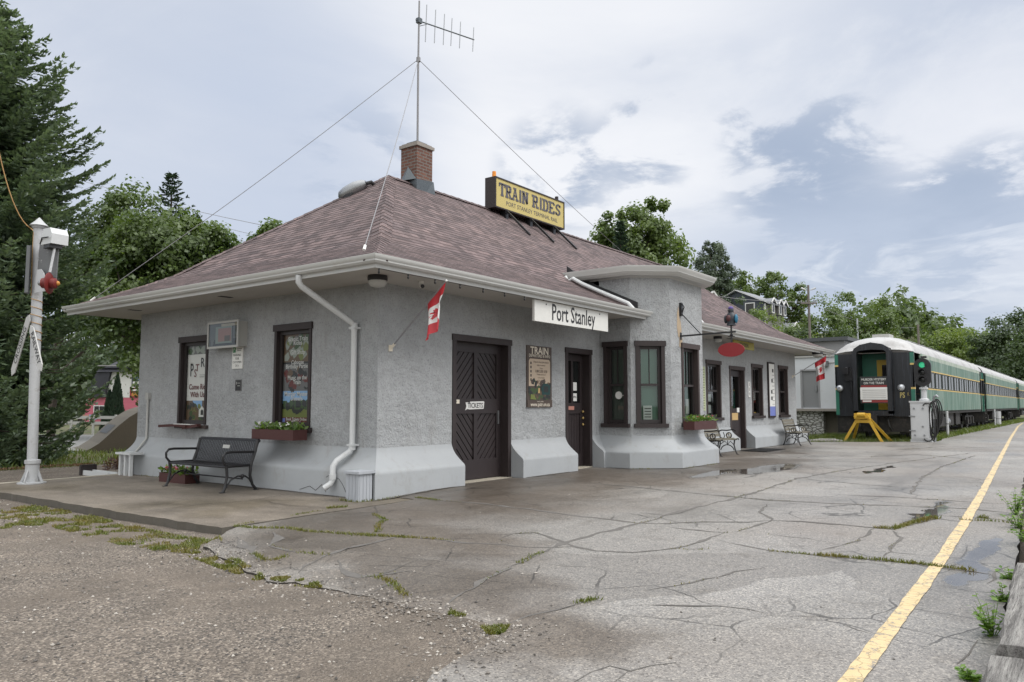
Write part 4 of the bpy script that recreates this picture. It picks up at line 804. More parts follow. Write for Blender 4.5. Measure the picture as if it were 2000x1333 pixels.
# plates on the freight door
fd = Fr((0, -.0, 0), (1, 0, 0)); c0 = -.20 + .036; q = MB('paper'); q.prism([(2.28, 1.31), (2.33, 1.335), (2.40, 1.325), (2.80, 1.335), (2.82, 1.46), (2.80, 1.475), (2.42, 1.465), (2.40, 1.44), (2.34, 1.455), (2.29, 1.45), (2.31, 1.38)], fd.P(0, 0, c0 + .006), (1, 0, 0), Z, -.006); q.m('ink'); q.ftext(fd, 'TICKETS', 2.56, 1.393, c0 + .0075, .125, .01, .92)
single(q, 'ticket_plate', 'torn white tickets plate on the middle rail of the freight door', 'sign', (2.55, .16, 1.31))
q = MB('sign_cream'); q.fbox(fd, 1.90, 2.12, 1.43, 1.50, c0, c0 + .006); q.m('pic_grey'); q.fbox(fd, 1.92, 2.05, 1.46, 1.475, c0 + .006, c0 + .008); single(q, 'door_sticker', 'tiny cream sticker at the left edge of the freight door', 'sticker', (2.0, .16, 1.43))
q = MB('sign_white'); fdk = bayfr[0][0]; q.cyl(fdk.P(.44, 1.62, -.07), fdk.P(.44, 1.62, -.062), .085, n=20); q.cyl(fdk.P(.50, 1.62, -.062), fdk.P(.58, 1.615, -.055), .008, n=6); single(q, 'round_sticker', 'white round disc on the narrow bay window next to the entrance', 'disc', fdk.P(.44, 1.54, -.07))
# wrought arm with oval plate and carved bird
b = empty('hanging_sign', (7.88, -1.46, 2.97), 'blank red oval plate hanging from a black iron arm on the bay', 'sign')
q = MB('black_iron'); q.bar((7.88, -1.455, 2.96), (7.88, -2.74, 2.99), .035, .035); q.bar((7.88, -1.46, 3.50), (7.88, -1.93, 2.99), .018, .018); q.fbox(Fr((7.84, -1.45, 3.42), (1, 0, 0)), 0, .09, 0, .30, 0, .05); q.tube([(7.885, -1.5, 3.70), (7.885, -1.55, 3.62), (7.885, -1.5, 3.50)], .014, 6); q.fbox(Fr((7.84, -1.45, 2.88), (1, 0, 0)), 0, .08, 0, .16, 0, .02); q.build('arm', b)
q = MB('black_iron'); q.cyl((7.88, -2.64, 2.74), (7.88, -2.64, 3.14), .020, n=8); q.lathe([(.02, 0), (.045, .02), (.02, .04)], (7.88, -2.64, 2.90), n=10); q.box((7.86, -2.71, 2.885), (7.90, -2.57, 2.90)); q.build('hanger', b)
q = MB('oval_red'); vs = [(math.cos(t * math.pi / 16) * .295, math.sin(t * math.pi / 16) * .155) for t in range(32)]; q.prism(vs, (7.865, -2.64, 2.60), (0, -1, 0), Z, .03); q.build('plate', b)
b = empty('carved_bird', (7.88, -2.64, 3.12), 'small dark carved bird with one blue wing standing on the sign arm', 'ornament')
q = MB('parrot_dark'); q.lathe([(.05, 0), (.10, .01), (.085, .06), (.105, .12), (.11, .18), (.085, .25), (.055, .29), (.062, .33), (.058, .37), (.03, .41), (.005, .42)], (7.88, -2.64, 3.12), n=16); q.m('parrot_red'); q.ball((7.80, -2.62, 3.28), (.05, .06, .075)); q.m('black_iron'); q.ball((7.80, -2.62, 3.455), (.04, .02, .022)); q.build('body', b, smooth=True)
q = MB('parrot_blue'); q.ball((7.87, -2.76, 3.27), (.06, .035, .10)); q.m('parrot_dark'); q.ball((7.87, -2.525, 3.27), (.055, .035, .095)); q.build('wing', b, smooth=True)
q = MB('parrot_purple'); q.ball((7.88, -2.64, 3.50), (.058, .058, .05)); q.build('crest', b, smooth=True)
# flower boxes and the planter
def leaves(mb, c, rx, ry, h, n, mats, ln=.10, wd=.028, seed=1):
    rnd = random.Random(seed); c = V(c)
    for i in range(n):
        p = c + V((rnd.uniform(-rx, rx), rnd.uniform(-ry, ry), rnd.uniform(0, h) * .8)); a = rnd.uniform(0, 6.283); el = rnd.uniform(.1, 1.3); d = V((math.cos(a) * math.cos(el), math.sin(a) * math.cos(el), math.sin(el))); s_ = d.cross(V((rnd.uniform(-1, 1), rnd.uniform(-1, 1), .3))).normalized() * wd * rnd.uniform(.6, 1.2); L_ = ln * rnd.uniform(.6, 1.3)
        mb.m(rnd.choice(mats)); mb.face([p, p + d * L_ * .5 + s_, p + d * L_ - V((0, 0, L_ * .15)), p + d * L_ * .5 - s_])
def petals(mb, c, rx, ry, h, n, mats, r=.025, seed=2):
    rnd = random.Random(seed); c = V(c)
    for i in range(n):
        mb.m(rnd.choice(mats)); p = c + V((rnd.uniform(-rx, rx), rnd.uniform(-ry, ry), h * rnd.uniform(.6, 1.1))); mb.ball(p, (r * rnd.uniform(.7, 1.3), r, r * .6), 6, 4)
def flower_box(lo, hi, label, seed, cols, group='flower boxes'):
    (x0, y0, z0), (x1, y1, z1) = lo, hi; b = empty('flower_box', ((x0 + x1) / 2, (y0 + y1) / 2, z0), label, 'flower box', group); t = .02
    q = MB('box_maroon'); q.box((x0, y0, z0), (x1, y1, z0 + t)); q.box((x0, y0, z0 + t), (x1, y0 + t, z1)); q.box((x0, y1 - t, z0 + t), (x1, y1, z1)); q.box((x0, y0 + t, z0 + t), (x0 + t, y1 - t, z1)); q.box((x1 - t, y0 + t, z0 + t), (x1, y1 - t, z1)); q.m('soil'); q.box((x0 + t, y0 + t, z1 - .05), (x1 - t, y1 - t, z1 - .03)); q.build('box', b)
    c = ((x0 + x1) / 2, (y0 + y1) / 2, z1 - .03); rx, ry = (x1 - x0) / 2, (y1 - y0) / 2; q = MB('plant'); leaves(q, c, rx, ry, .12, 260, ['plant', 'plant', 'weed', 'leaf_mid'], .11, .022, seed); q.build('plant_leaves', b)
    q = MB(cols[0]); petals(q, c, rx * .9, ry * .9, .13, 34, cols, .022, seed); q.build('blossoms', b)
flower_box((-.42, 1.50, .83), (-.14, 2.62, 1.00), 'maroon flower box with white and green plants under the poster list window', 11, ['petal_white', 'petal_white', 'leaf_mid'])
flower_box((7.62, -1.86, .86), (8.86, -1.60, 1.05), 'maroon flower box with yellow green plants on the bay sill', 12, ['petal_red', 'petal_white', 'leaf_light'])
flower_box((-.74, 4.10, .0), (-.46, 4.98, .17), 'maroon planter of red flowers standing on the slab behind the black bench', 13, ['petal_red', 'petal_pink', 'petal_red'])
# black metal bench: x along the seat, faces -y
def arc(c, r, a0, a1, n, ax=1): return [(c[0] + r * math.cos(R(a0 + (a1 - a0) * i / n)), c[1] + r * math.sin(R(a0 + (a1 - a0) * i / n))) for i in range(n + 1)]
b = empty('park_bench', (0, 0, 0), 'black metal strap bench with arms on the concrete slab against the short wall', 'bench'); hw = .86
sp_ = [(-.27, .40), (-.26, .425), (-.22, .435), (-.1, .425), (.05, .412), (.14, .41), (.185, .43)]; bp_ = [(.185, .43), (.21, .48), (.25, .62), (.285, .76), (.30, .815), (.325, .825), (.34, .80)]
def straps(mb, prof, n, wd):
    for i in range(n):
        x = -hw + .06 + (2 * hw - .12) * i / (n - 1)
        for (ya, za), (yb, zb) in zip(prof, prof[1:]): mb.bar((x, ya, za), (x, yb, zb), wd, .006, (0, 1, .2) if abs(zb - za) < abs(yb - ya) else (0, 1, 0))
q = MB('black_iron'); straps(q, sp_, 34, .034); q.tube([(-hw, -.265, .405), (hw, -.265, .405)], .018, 8); q.tube([(-hw, .18, .42), (hw, .18, .42)], .015, 8); q.build('seat', b)
q = MB('black_iron'); straps(q, bp_, 34, .034); q.tube([(-hw, .325, .815), (hw, .325, .815)], .026, 8); q.m('grey_enamel'); q.mbox(Matrix.Translation((.02, .262, .69)) @ Matrix.Rotation(R(-14), 4, 'X'), .20, .01, .06); q.build('backrest', b)
for s_ in (-1, 1):
    x = s_ * hw; q = MB('black_iron'); q.tube([(x, -.265, .42), (x, -.33, .50), (x, -.335, .58), (x, -.29, .635), (x, -.2, .645), (x, .23, .63)], .020, 8); q.build('armrest', b, smooth=True)
    q = MB('black_iron'); q.tube([(x, -.265, .42), (x, -.25, .25), (x, -.29, .06), (x, -.33, .0)], [.026, .023, .022, .026], 8); q.tube([(x, -.27, .08), (x, -.18, .2), (x, -.06, .25), (x, .03, .245)], .014, 8); q.box((x - .03, -.37, 0), (x + .03, -.29, .015)); q.build('leg', b, smooth=True)
    q = MB('black_iron'); q.tube([(x, .34, .80), (x, .30, .81), (x, .24, .58), (x, .18, .42), (x, .17, .25), (x, .22, .1), (x, .30, .0)], [.02, .03, .026, .028, .024, .023, .026], 8); q.tube([(x, .22, .1), (x, .15, .2), (x, .08, .245), (x, .03, .245)], .014, 8); q.ball((x, .03, .245), .034); q.box((x - .03, .25, 0), (x + .03, .33, .015)); q.build('leg', b, smooth=True)
    q = MB('black_iron'); q.tube([(x, -.265, .415), (x, .18, .415)], .022, 8); q.build('seat_rail', b)
q = MB('black_iron'); q.tube([(-hw, .03, .20), (hw, .03, .20)], .012, 8); q.build('stretcher', b)
b.location = (-.80, 3.19, .0); b.rotation_euler.z = R(-90)
# slatted cast-iron benches
def garden_bench(hw):
    b = empty('garden_bench', (0, 0, 0), 'weathered slat bench with black scroll ends before the bay and glazed far door', 'bench', 'slatted benches on the platform')
    q = MB('timber'); q.m('bench_wood')
    for i, (y, z) in enumerate(((-.24, .43), (-.14, .44), (-.04, .435), (.06, .43), (.15, .435))): q.mbox(Matrix.Translation((0, y, z)), 2 * hw, .085, .028)
    q.build('seat', b); q = MB('bench_wood')
    for i in range(4): q.mbox(Matrix.Translation((0, .215 + .028 * i, .53 + .098 * i)) @ Matrix.Rotation(R(-16), 4, 'X'), 2 * hw, .026, .085)
    q.build('backrest', b)
    for s_ in (-1, 1):
        x = s_ * (hw - .05); q = MB('black_iron'); T = lambda pts, r=.016: q.tube([(x, y, z) for y, z in pts], r, 6)
        T([(.36, .86), (.335, .88), (.31, .85), (.24, .62), (.19, .46), (.05, .40), (-.26, .41), (-.33, .44), (-.34, .40)], .019); T([(.19, .42), (.20, .25), (.25, .08), (.30, 0), (.34, .0)], .018); T([(-.22, .41), (-.20, .26), (-.25, .08), (-.29, 0), (-.33, 0)], .018)
        T(arc((-.01, .06), .20, 165, 15, 10), .014); T([(-.2, .26), (-.1, .36), (-.02, .27), (.06, .36), (.2, .26)], .011); T([(-.02, .27), (-.02, .38)], .011)
        q.build('leg_frame', b, smooth=True); q = MB('black_iron'); T([(.24, .63), (.14, .66), (.0, .655), (-.18, .68), (-.25, .66), (-.23, .63)], .019); T([(-.13, .42), (-.06, .50), (-.05, .58)], .014); T(arc((-.06, .52), .075, 0, 360, 12), .014); T([(.1, .42), (.06, .5), (.1, .6)], .012); q.m('sign_cream'); q.tube([(x - .006 * s_, y, z) for y, z in arc((-.06, .52), .05, 0, 360, 10)], .012, 6); q.build('armrest', b, smooth=True)
    return b
pm('bench_wood', (.15, .138, .108), .8, .2, 6, .2, 20, (.6, 6, 6), dirt=(.16, .14, .11), dth=(.55, .7), ds=4)
g1 = garden_bench(.62); g2 = copy_tree(g1)
g1.location = (11.9, -.68, plat_z(13, 0)); g2.location = (18.75, -.70, plat_z(18, 0)); g2['label'] = 'weathered slat bench with black scroll ends below the far info board'
q = MB('black_rubber'); 
q.box((14.05, -1.25, .052), (15.75, -.42, .066)); 
for i in range(16): q.box((14.08 + i * .105, -1.22, .066), (14.13 + i * .105, -.45, .071))
single(q, 'door_mat', 'black ribbed doormat in front of the glazed far door', 'mat', (14.9, -.83, .052))
# conduit, rails and boxed pipe covers
q = MB('grey_enamel'); q.tube([(-.03, 6.84, 1.58), (-.03, 6.84, .72), (-.16, 6.84, .55), (-.33, 6.80, .38), (-.33, 6.80, -.1)], .024, 8); q.box((-.06, 6.78, 1.52), (0, 6.90, 1.66)); single(q, 'conduit', 'thin grey conduit bent over the wall base left of the planter', 'conduit', (-.2, 6.82, 0), smooth=True)
def cover(cx, cy, hx, hy, h, nb, label):
    q = MB('grey_wood')
    for i in range(nb):
        y = cy - hy + 2 * hy * i / nb; q.box((cx - hx, y + .003, -.05), (cx - hx + .02, y + 2 * hy / nb - .003, h))
        x = cx - hx + .02 + (2 * hx - .02) * i / nb; q.box((x + .003, cy - hy, -.05), (x + (2 * hx - .02) / nb - .003, cy - hy + .02, h - .002))
    q.box((cx + hx - .02, cy - hy, -.05), (cx + hx, cy + hy, h)); q.box((cx - hx + .02, cy + hy - .02, -.05), (cx + hx - .02, cy + hy, h)); q.box((cx - hx - .03, cy - hy - .03, h), (cx + hx + .02, cy + hy + .02, h + .035))
    return single(q, 'pipe_cover', label, 'pipe cover', (cx, cy, 0))
cover(-.45, -.13, .14, .14, .40, 4, 'grey boarded drain cover below the rain pipe at the corner')
q = MB('white_paint')
for y in (6.42, 6.62, 6.82): q.box((-.56, y, -.1), (-.50, y + .06, .42))
q.box((-.60, 6.36, .42), (-.32, 6.96, .46)); single(q, 'post_guard', 'white three post guard by the left end of the short wall', 'guard rail', (-.5, 6.66, 0))
q = MB('white_paint'); q.prism([(0, 0), (.22, 0), (.22, .10), (.19, .10), (.19, .03), (.03, .03), (.03, .10), (0, .10)], (-.72, 7.0, -.05), (1, 0, 0), Z, -1.05); q.m('sash_dark'); q.box((-.76, 8.05, -.07), (-.44, 8.13, .16)); single(q, 'drain_trough', 'white gutter trough lying on the ground left of the white post guard', 'trough', (-.6, 7.5, -.05))
q = MB('dry_plant'); leaves(q, (-.40, 7.35, .05), .14, .2, .25, 150, ['dry_plant', 'dry_needles'], .14, .015, 21); single(q, 'dry_plant', 'withered reddish plant beside the white trough', 'plant', (-.4, 7.35, -.05))
# crossing signal mast
b = empty('crossing_signal', (-2.31, 6.44, 0), 'white railway crossing mast with crossbuck boards, red lamp disc and grey backing', 'crossing signal'); B0 = V((-2.31, 6.44, 0)); lean = lambda z: B0 + V((0, .055 * z, z))
q = MB('mast_grey'); q.tube([lean(.0), lean(.35)], .105, 16); q.tube([lean(.35), lean(2.9)], .085, 16); q.tube([lean(2.9), lean(4.72)], .088, 16); q.build('pole', b, smooth=True)
q = MB('mast_grey'); q.lathe([(.23, 0), (.23, .025), (.125, .035), (.115, .10), (.112, .34), (.13, .36), (.13, .42), (.09, .43)], B0, n=20)
for a in range(4):
    d = V((math.cos(a * 1.5708 + .6), math.sin(a * 1.5708 + .6), 0)); q.cyl(B0 + d * .19 + V((0, 0, .02)), B0 + d * .19 + V((0, 0, .06)), .022, n=8); q.bar(B0 + d * .10 + V((0, 0, .24)), B0 + d * .19 + V((0, 0, .03)), .02, .04)
q.build('base', b, smooth=True)
q = MB('mast_grey'); q.lathe([(.10, 0), (.115, .02), (.115, .04), (.16, .05), (.08, .13), (.01, .21)], lean(4.68), n=18); q.build('cap', b, smooth=True)
q = MB('signal_dark'); c_ = lean(3.45)   # curved backing plates
for hh0, hh1 in ((0, .92),):
    vs = []; n_ = 9
    for j in range(n_ + 1):
        a = R(110 + 95 * j / n_); vs += [c_ + V((math.cos(a) * .20, math.sin(a) * .20, hh0)), c_ + V((math.cos(a) * .20, math.sin(a) * .20, hh1 - .06 * j / n_)), c_ + V((math.cos(a) * .18, math.sin(a) * .18, hh0)), c_ + V((math.cos(a) * .18, math.sin(a) * .18, hh1 - .06 * j / n_))]
    for j in range(n_): k_ = j * 4; q.idx([vs[k_ + i] for i in (0, 1, 2, 3, 4, 5, 6, 7)], [(0, 4, 5, 1), (2, 3, 7, 6), (1, 5, 7, 3), (0, 2, 6, 4)])
q.m('signal_dark'); q.bar(c_ + V((-.05, -.13, .5)), c_ + V((.09, -.58, .48)), .025, .82, (0, 0, 1)); q.m('signal_grey'); q.prism([(0, 0), (.52, 0), (.42, .10), (.30, .34), (.2, .42), (.05, .42)], c_ + V((-.075, -.1, .0)), (.08, -.997, 0), Z, .012); q.build('backing', b, smooth=True)
q = MB('white_paint'); M_ = V((-2.28, 6.10, 4.30)); q.prism([(-.17, 0), (.17, 0), (.18, .18), (.11, .29), (-.11, .29), (-.17, .18)], M_ + V((-.13, 0, 0)), (.1, -.995, 0), Z, -.3); q.m('dark_flash'); q.tube([M_ + V((-.15, .2, .02)), M_ + V((-.16, .1, .12)), M_ + V((-.16, -.15, .10))], .012, 6); q.box((M_.x - .12, M_.y - .12, M_.z - .07), (M_.x + .1, M_.y + .12, M_.z)); q.m('signal_grey'); q.bar(M_ + V((0, .05, -.03)), lean(4.25), .05, .05); q.build('relay_box', b)
ld = V((-2.36, 6.0, 3.58)); aa = V((-.42, -.9, 0)).normalized(); aa = V((.70, -.71, 0)).normalized(); q = MB('lens_red'); q.lathe([(.03, -.03), (.185, -.015), (.195, .0), (.185, .008), (.1, .02)], ld, aa, 24); q.lathe([(.085, 0), (.10, .05), (.09, .11), (.04, .14)], ld, aa, 16); q.lathe([(.085, 0), (.10, -.05), (.09, -.12), (.06, -.13)], ld, aa, 16); q.m('pic_orange'); q.ball(ld + aa * .135, .045, 10, 6); q.m('dull_metal'); q.ball(ld - aa * .135, .06, 10, 6); q.build('lamp_disc', b, smooth=True)
q = MB('signal_grey'); q.bar(ld + V((0, 0, .2)), V((-2.29, 6.02, 4.26)), .03, .03); q.build('lamp_hanger', b)
def xboard(p0, p1, txt, flip, nm):
    p0, p1 = V(p0), V(p1); d = (p0 - p1); L_ = d.length; d.normalize(); n_ = V((-1, -.15, 0)).normalized(); sde = d.cross(n_).normalized(); q = MB('board_pale'); hwd = .070
    poly = [(0, 0), (.10, hwd), (L_ - .10, hwd), (L_, 0), (L_ - .10, -hwd), (.10, -hwd)]; q.prism(poly, p1 + n_ * .0, d, n_.cross(d) if flip > 0 else n_.cross(d), .018)
    q.m('ink'); yd = n_.cross(d); q.text(txt, p1 + d * (L_ / 2) + n_ * .020, d if flip > 0 else -d, yd if flip > 0 else -yd, .14, .010, 1.15, .002); ob = q.build('crossbuck_board', b)
xboard((-2.43, 6.56, 3.05), (-2.42, 7.24, 1.95), 'CROSSING', 1, 'l'); xboard((-2.42, 6.52, 2.85), (-2.42, 5.97, 2.0), 'RAILWAY', -1, 'r')
q = MB('orange_cable'); z = 3.42; pts = []
for i in range(90): a = i * .42; pts.append(lean(3.42 - i * .0095) + V((math.cos(a) * .094, math.sin(a) * .094, 0)))
q.tube(pts, .007, 5); q.tube([lean(4.60) + V((-.09, 0, 0)), lean(4.2) + V((-.09, .02, 0)), lean(3.4) + V((-.09, .02, 0))], .007, 5); q.build('wire_wrap', b)
q = MB('orange_cable'); a0_ = lean(4.62); cp = [a0_ + V((-.05, .05, 0))]
for t in range(12, 133, 8): d_ = 16.3 - t / 132; cp.append(at(58 - t, d_, zat(446 - 75 * (t / 58) ** 2, d_)))
q.tube(cp, .010, 6)
pe = cp[-1]; up_b = empty('utility_pole', (pe.x, pe.y, -.15), 'brown pole just outside the left edge holding the orange cable', 'utility pole'); u_ = MB('pole_wood'); u_.cyl((pe.x, pe.y, -.4), (pe.x, pe.y, pe.z + .4), .13, .10, 10); u_.build('pole', up_b); q.m('orange_cable'); single(q, 'overhead_cable', 'orange cable drooping from the crossing mast top out of the photo', 'cable', a0_)
# ---------------------------------------------------------------- train, signal, buffer, warehouse
TX, TY = 24.5, -2.0
HWD = 1.44
PROF = [(HWD, 3.42), (HWD - .04, 3.58), (HWD - .16, 3.76), (HWD - .38, 3.93), (.75, 4.06), (.4, 4.13), (0, 4.16)]
PROFR = PROF + [(-y, z) for y, z in PROF[-2::-1]]
def coach(length, first, label):
    b = empty('coach', (0, 0, 0), label, 'train coach', 'coaches of the green train')
    f = Fr((0, -HWD, 0), (1, 0, 0)); s0, s1 = 1.55, length - .9
    q = MB('coach_green')
    for sy in (-1, 1):
        ff = Fr((0 if sy < 0 else length, sy * HWD, 0), (-sy, 0, 0)); A0, A1 = (s0, s1) if sy < 0 else (length - s1, length - s0)
        q.m('coach_green'); q.fbox(ff, A0, A1, 1.14, 2.03, -.06, 0); q.fbox(ff, A0, A1, 2.83, 3.28, -.06, 0); q.m('coach_fade'); q.fbox(ff, A0, A1, 3.28, 3.45, -.06, .002)
        q.m('coach_gold'); q.fbox(ff, A0, A1, 2.03, 2.075, -.06, .006); q.fbox(ff, A0, A1, 2.785, 2.83, -.06, .006); q.m('coach_frame'); q.fbox(ff, A0, A1, 2.075, 2.785, -.06, -.03)
        q.m('coach_green')
        for (e0, e1) in ((.0, .16), (length - .16, length)):
            if sy > 0: e0, e1 = length - e1, length - e0
            q.m('coach_green'); q.fbox(ff, e0, e1, 1.0, 2.0, -.05, .0); q.fbox(ff, e0, e1, 3.0, 3.45, -.05, 0); q.m('coach_gold'); q.fbox(ff, e0, e1, 2.0, 2.08, -.05, .004); q.fbox(ff, e0, e1, 2.92, 3.0, -.05, .004); q.m('coach_black'); q.fbox(ff, e0, e1, 2.08, 2.92, -.05, 0)
    q.m('under_black'); q.box((.2, -HWD + .08, 1.0), (length - .2, HWD - .08, 1.14)); q.build('body', b)
    rf_ = MB('coach_roof'); xs = [0, .10, .25, .5, .85, 1.3] if first else [0, .3]; sc = [(.99, .20), (.995, .48), (1, .70), (1, .86), (1, .95), (1, 1)] if first else [(1, .88), (1, 1)]
    X_ = xs + [length - .3, length]; C_ = sc + [(1, 1), (1, .88)]; n_ = len(PROFR); vs = []
    for x, (s_, dz) in zip(X_, C_): vs += [V((x, y * (1 if j in (0, n_ - 1) else s_), 3.42 + (z - 3.42) * dz)) for j, (y, z) in enumerate(PROFR)]
    rf_.idx(vs, [(i * n_ + j, i * n_ + j + 1, (i + 1) * n_ + j + 1, (i + 1) * n_ + j) for i in range(len(X_) - 1) for j in range(n_ - 1)] + [tuple(range(n_)), tuple((len(X_) - 1) * n_ + j for j in range(n_))[::-1]])
    roof_ = rf_.build('roof', b, smooth='all')
    for x in ([2.0] if first else [2.5]) + [x for x in (6, 10.5, 15, 19.5)]:
        v = MB('grey_enamel'); v.box((x - .45, -.32, 4.12), (x + .45, .32, 4.30)); v.build('roof_vent', roof_)
    v = MB('wire_grey')
    for y in (-.9, -1.05): v.tube([(1.8 + i * 1.0, y, 4.0 + .03 * (i % 2) - (.05 if y < -1 else 0)) for i in range(int(length) - 2)], .015, 5)
    v.build('roof_pipe', roof_)
    # near end with open gangway
    e_ = MB('coach_black'); fe = Fr((0, HWD, 0), (0, -1, 0)); a0, a1 = .80, 2 * HWD - .80; aw = (a0 + .13, a1 - .13) if False else (HWD - .54, HWD + .54)
    e_.fbox(fe, .0, aw[0] - .1, .95, 3.42, -.06, .0); e_.fbox(fe, aw[1] + .1, 2 * HWD, .95, 3.42, -.06, .0); e_.fbox(fe, aw[0] - .1, aw[1] + .1, 3.45, 3.62, -.06, .0); e_.fbox(fe, aw[0] - .1, aw[1] + .1, .95, 1.18, -.06, .0)
    for s_ in (-1, 1):
        x = HWD + s_ * .62; e_.fbox(fe, x - .08, x + .08, 1.05, 3.45, 0, .34)
    arch = [(HWD - .70, 3.45), (HWD - .62, 3.62), (HWD - .40, 3.76), (HWD, 3.84), (HWD + .40, 3.76), (HWD + .62, 3.62), (HWD + .70, 3.45), (HWD + .54, 3.45), (HWD + .46, 3.52), (HWD, 3.56), (HWD - .46, 3.52), (HWD - .54, 3.45)]
    e_.prism(arch[::-1], fe.P(0, 0, 0), fe.u, Z, -.34) if False else e_.prism(arch, fe.P(0, 0, 0), fe.u, Z, -.34) if False else None
    k_ = len(arch); fr0 = [fe.P(a_, z_, .34) for a_, z_ in arch]; fr1 = [fe.P(a_, z_, -.02) for a_, z_ in arch]
    for i in range(6): o_ = k_ - 1 - i; e_.idx([fr0[i], fr0[i + 1], fr0[o_ - 1] if i < 5 else fr0[6 + 1], fr0[o_]] + [fr1[i], fr1[i + 1], fr1[o_ - 1] if i < 5 else fr1[7], fr1[o_]], [(0, 1, 2, 3), (4, 7, 6, 5), (0, 4, 5, 1), (3, 2, 6, 7), (1, 5, 6, 2), (0, 3, 7, 4)])
    e_.fbox(fe, HWD - .70, HWD + .70, .98, 1.16, 0, .34); 
    for sa in (.0, 2 * HWD - .13):
        for (z0, z1, mt) in ((1.0, 2.0, 'coach_trim'), (2.0, 2.07, 'coach_gold'), (2.93, 3.0, 'coach_gold'), (3.0, 3.41, 'coach_trim')): e_.m(mt); e_.fbox(fe, sa, sa + .13, z0, z1, 0, .012)
    e_.build('end_wall', b)
    dr = MB('door_green'); dr.fbox(fe, HWD - .6, HWD + .62, 1.1, 3.55, -.98, -.92); dr.m('coach_black'); dr.fbox(fe, HWD - .66, HWD - .6, 1.1, 3.6, -.95, 0); dr.fbox(fe, HWD + .6, HWD + .66, 1.1, 3.6, -.95, 0); dr.fbox(fe, HWD - .6, HWD + .6, 3.45, 3.55, -.9, 0); dr.fbox(fe, HWD - .6, HWD + .6, 1.08, 1.12, -.9, 0)
    dr.m('door_yellow'); dr.fbox(fe, HWD - .05, HWD + .60, 1.2, 3.2, -.92, -.90); dr.build('end_door', b); w_ = MB('glass_dark'); w_.fbox(fe, HWD + .14, HWD + .56, 2.15, 3.0, -.90, -.885); w_.build('door_window', b)
    # steps recess
    for sy in (-1, 1):
        st_ = MB('under_black')
        for i in range(3): st_.box((.2, min(sy * HWD * .98, sy * (HWD - .5 + .12 * i)), .32 + .27 * i), (1.3, max(sy * HWD * .98, sy * (HWD - .5 + .12 * i)), .36 + .27 * i))
        st_.box((.16, min(sy * HWD, sy * (HWD - .62)), .30), (.2, max(sy * HWD, sy * (HWD - .62)), 1.1)); st_.box((1.3, min(sy * HWD, sy * (HWD - .62)), .30), (1.34, max(sy * HWD, sy * (HWD - .62)), 1.1))
        st_.m('door_green'); st_.box((.2, sy * (HWD - .35) - .02, 1.14), (1.55, sy * (HWD - .35) + .02, 3.42)); st_.m('under_black')
        st_.build('step', b)
    if first:
        for a_ in (.18, 2 * HWD - .46):
            l_ = MB('dull_metal'); l_.lathe([(.115, 0), (.135, .08), (.12, .10)], fe.P(a_, 2.06, 0), fe.n, 18); l_.m('lamp_glass'); l_.lathe([(.11, .10), (.09, .12), (.03, .13)], fe.P(a_, 2.06, 0), fe.n, 16); l_.build('marker_lamp', b, smooth=True)
        l_ = MB('black_iron'); l_.fbox(fe, .42, .70, 2.35, 2.85, 0, .20); l_.fbox(fe, .36, .58, 2.62, 2.88, .0, .30); l_.tube([fe.P(.62, 2.4, .12), fe.P(.66, 1.9, .16), fe.P(.74, 1.3, .12), fe.P(.78, .8, .12)], .05, 8); l_.m('dull_metal'); l_.fbox(fe, .44, .50, 2.86, 2.9, .1, .18); l_.build('gear_box', b)
        l_ = MB('coach_gold'); l_.m('sign_yellow'); l_.ftext(fe, 'PS', 2 * HWD - .44, 1.76, .004, .30, .02, .62); l_.ftext(fe, 'R', 2 * HWD - .22, 1.80, .014, .17, .01, .7); l_.build('lettering', b)
    for a_ in (.20, .72, 2 * HWD - .72, 2 * HWD - .20):
        l_ = MB('under_black'); l_.tube([fe.P(a_, 1.25, 0), fe.P(a_, 1.27, .07), fe.P(a_, 1.95 if a_ < .3 or a_ > 2.6 else 2.6, .07), fe.P(a_, 1.97 if a_ < .3 or a_ > 2.6 else 2.62, 0)], .014, 6); l_.build('grab_iron', b)
    for y in (-.5, .55):
        l_ = MB('black_rubber'); l_.tube([(-.05, y, 1.0), (-.22, y, .8), (-.24, y - .05, .55), (-.12, y - .1, .40)], .035, 8); l_.build('brake_hose', b)
    l_ = MB('under_black'); l_.box((-.55, -.12, .70), (.3, .12, .98)); l_.box((-.62, -.16, .66), (-.45, .16, 1.02)); l_.box((.1, -1.35, .35), (.16, 1.35, 1.05)); l_.build('coupler', b)
    # windows in pairs
    n_ = int((s1 - s0 - 1.2) / .92)
    proto = None
    for i in range(n_):
        x = s0 + .7 + i * (s1 - s0 - 1.2) / n_ + (.06 if i % 2 else -.06)
        if proto is None:
            w_ = MB('coach_frame'); fw_ = Fr((0, -HWD, 0), (1, 0, 0)); 
            for (u0, u1, v0, v1) in ((0, .78, 2.09, 2.13), (0, .78, 2.73, 2.77), (0, .04, 2.13, 2.73), (.74, .78, 2.13, 2.73)): w_.fbox(fw_, u0, u1, v0, v1, -.029, -.004)
            w_.m('paper'); w_.fbox(fw_, .10, .24, 2.125, 2.145, -.02, .0)
            proto = w_.build('window', b); g_ = MB('coach_glass'); g_.fbox(fw_, .04, .74, 2.13, 2.73, -.029, -.016); g_.build('pane', proto); proto.location.x = x
        else:
            c = proto.copy(); COL.objects.link(c); c.parent = b; c.location.x = x
            for ch in [o for o in bpy.data.objects if o.parent == proto]: d_ = ch.copy(); COL.objects.link(d_); d_.parent = c
    for x in (7.2, 10.2, 12.6):
        bx = MB('under_black'); bx.box((x, -1.2, .40), (x + 1.6, -.5, 1.0)); bx.build('underframe_box', b)
    bx = MB('dull_metal'); bx.cyl((8.9, -1.1, .6), (9.9, -1.1, .6), .22); bx.build('air_tank', b)
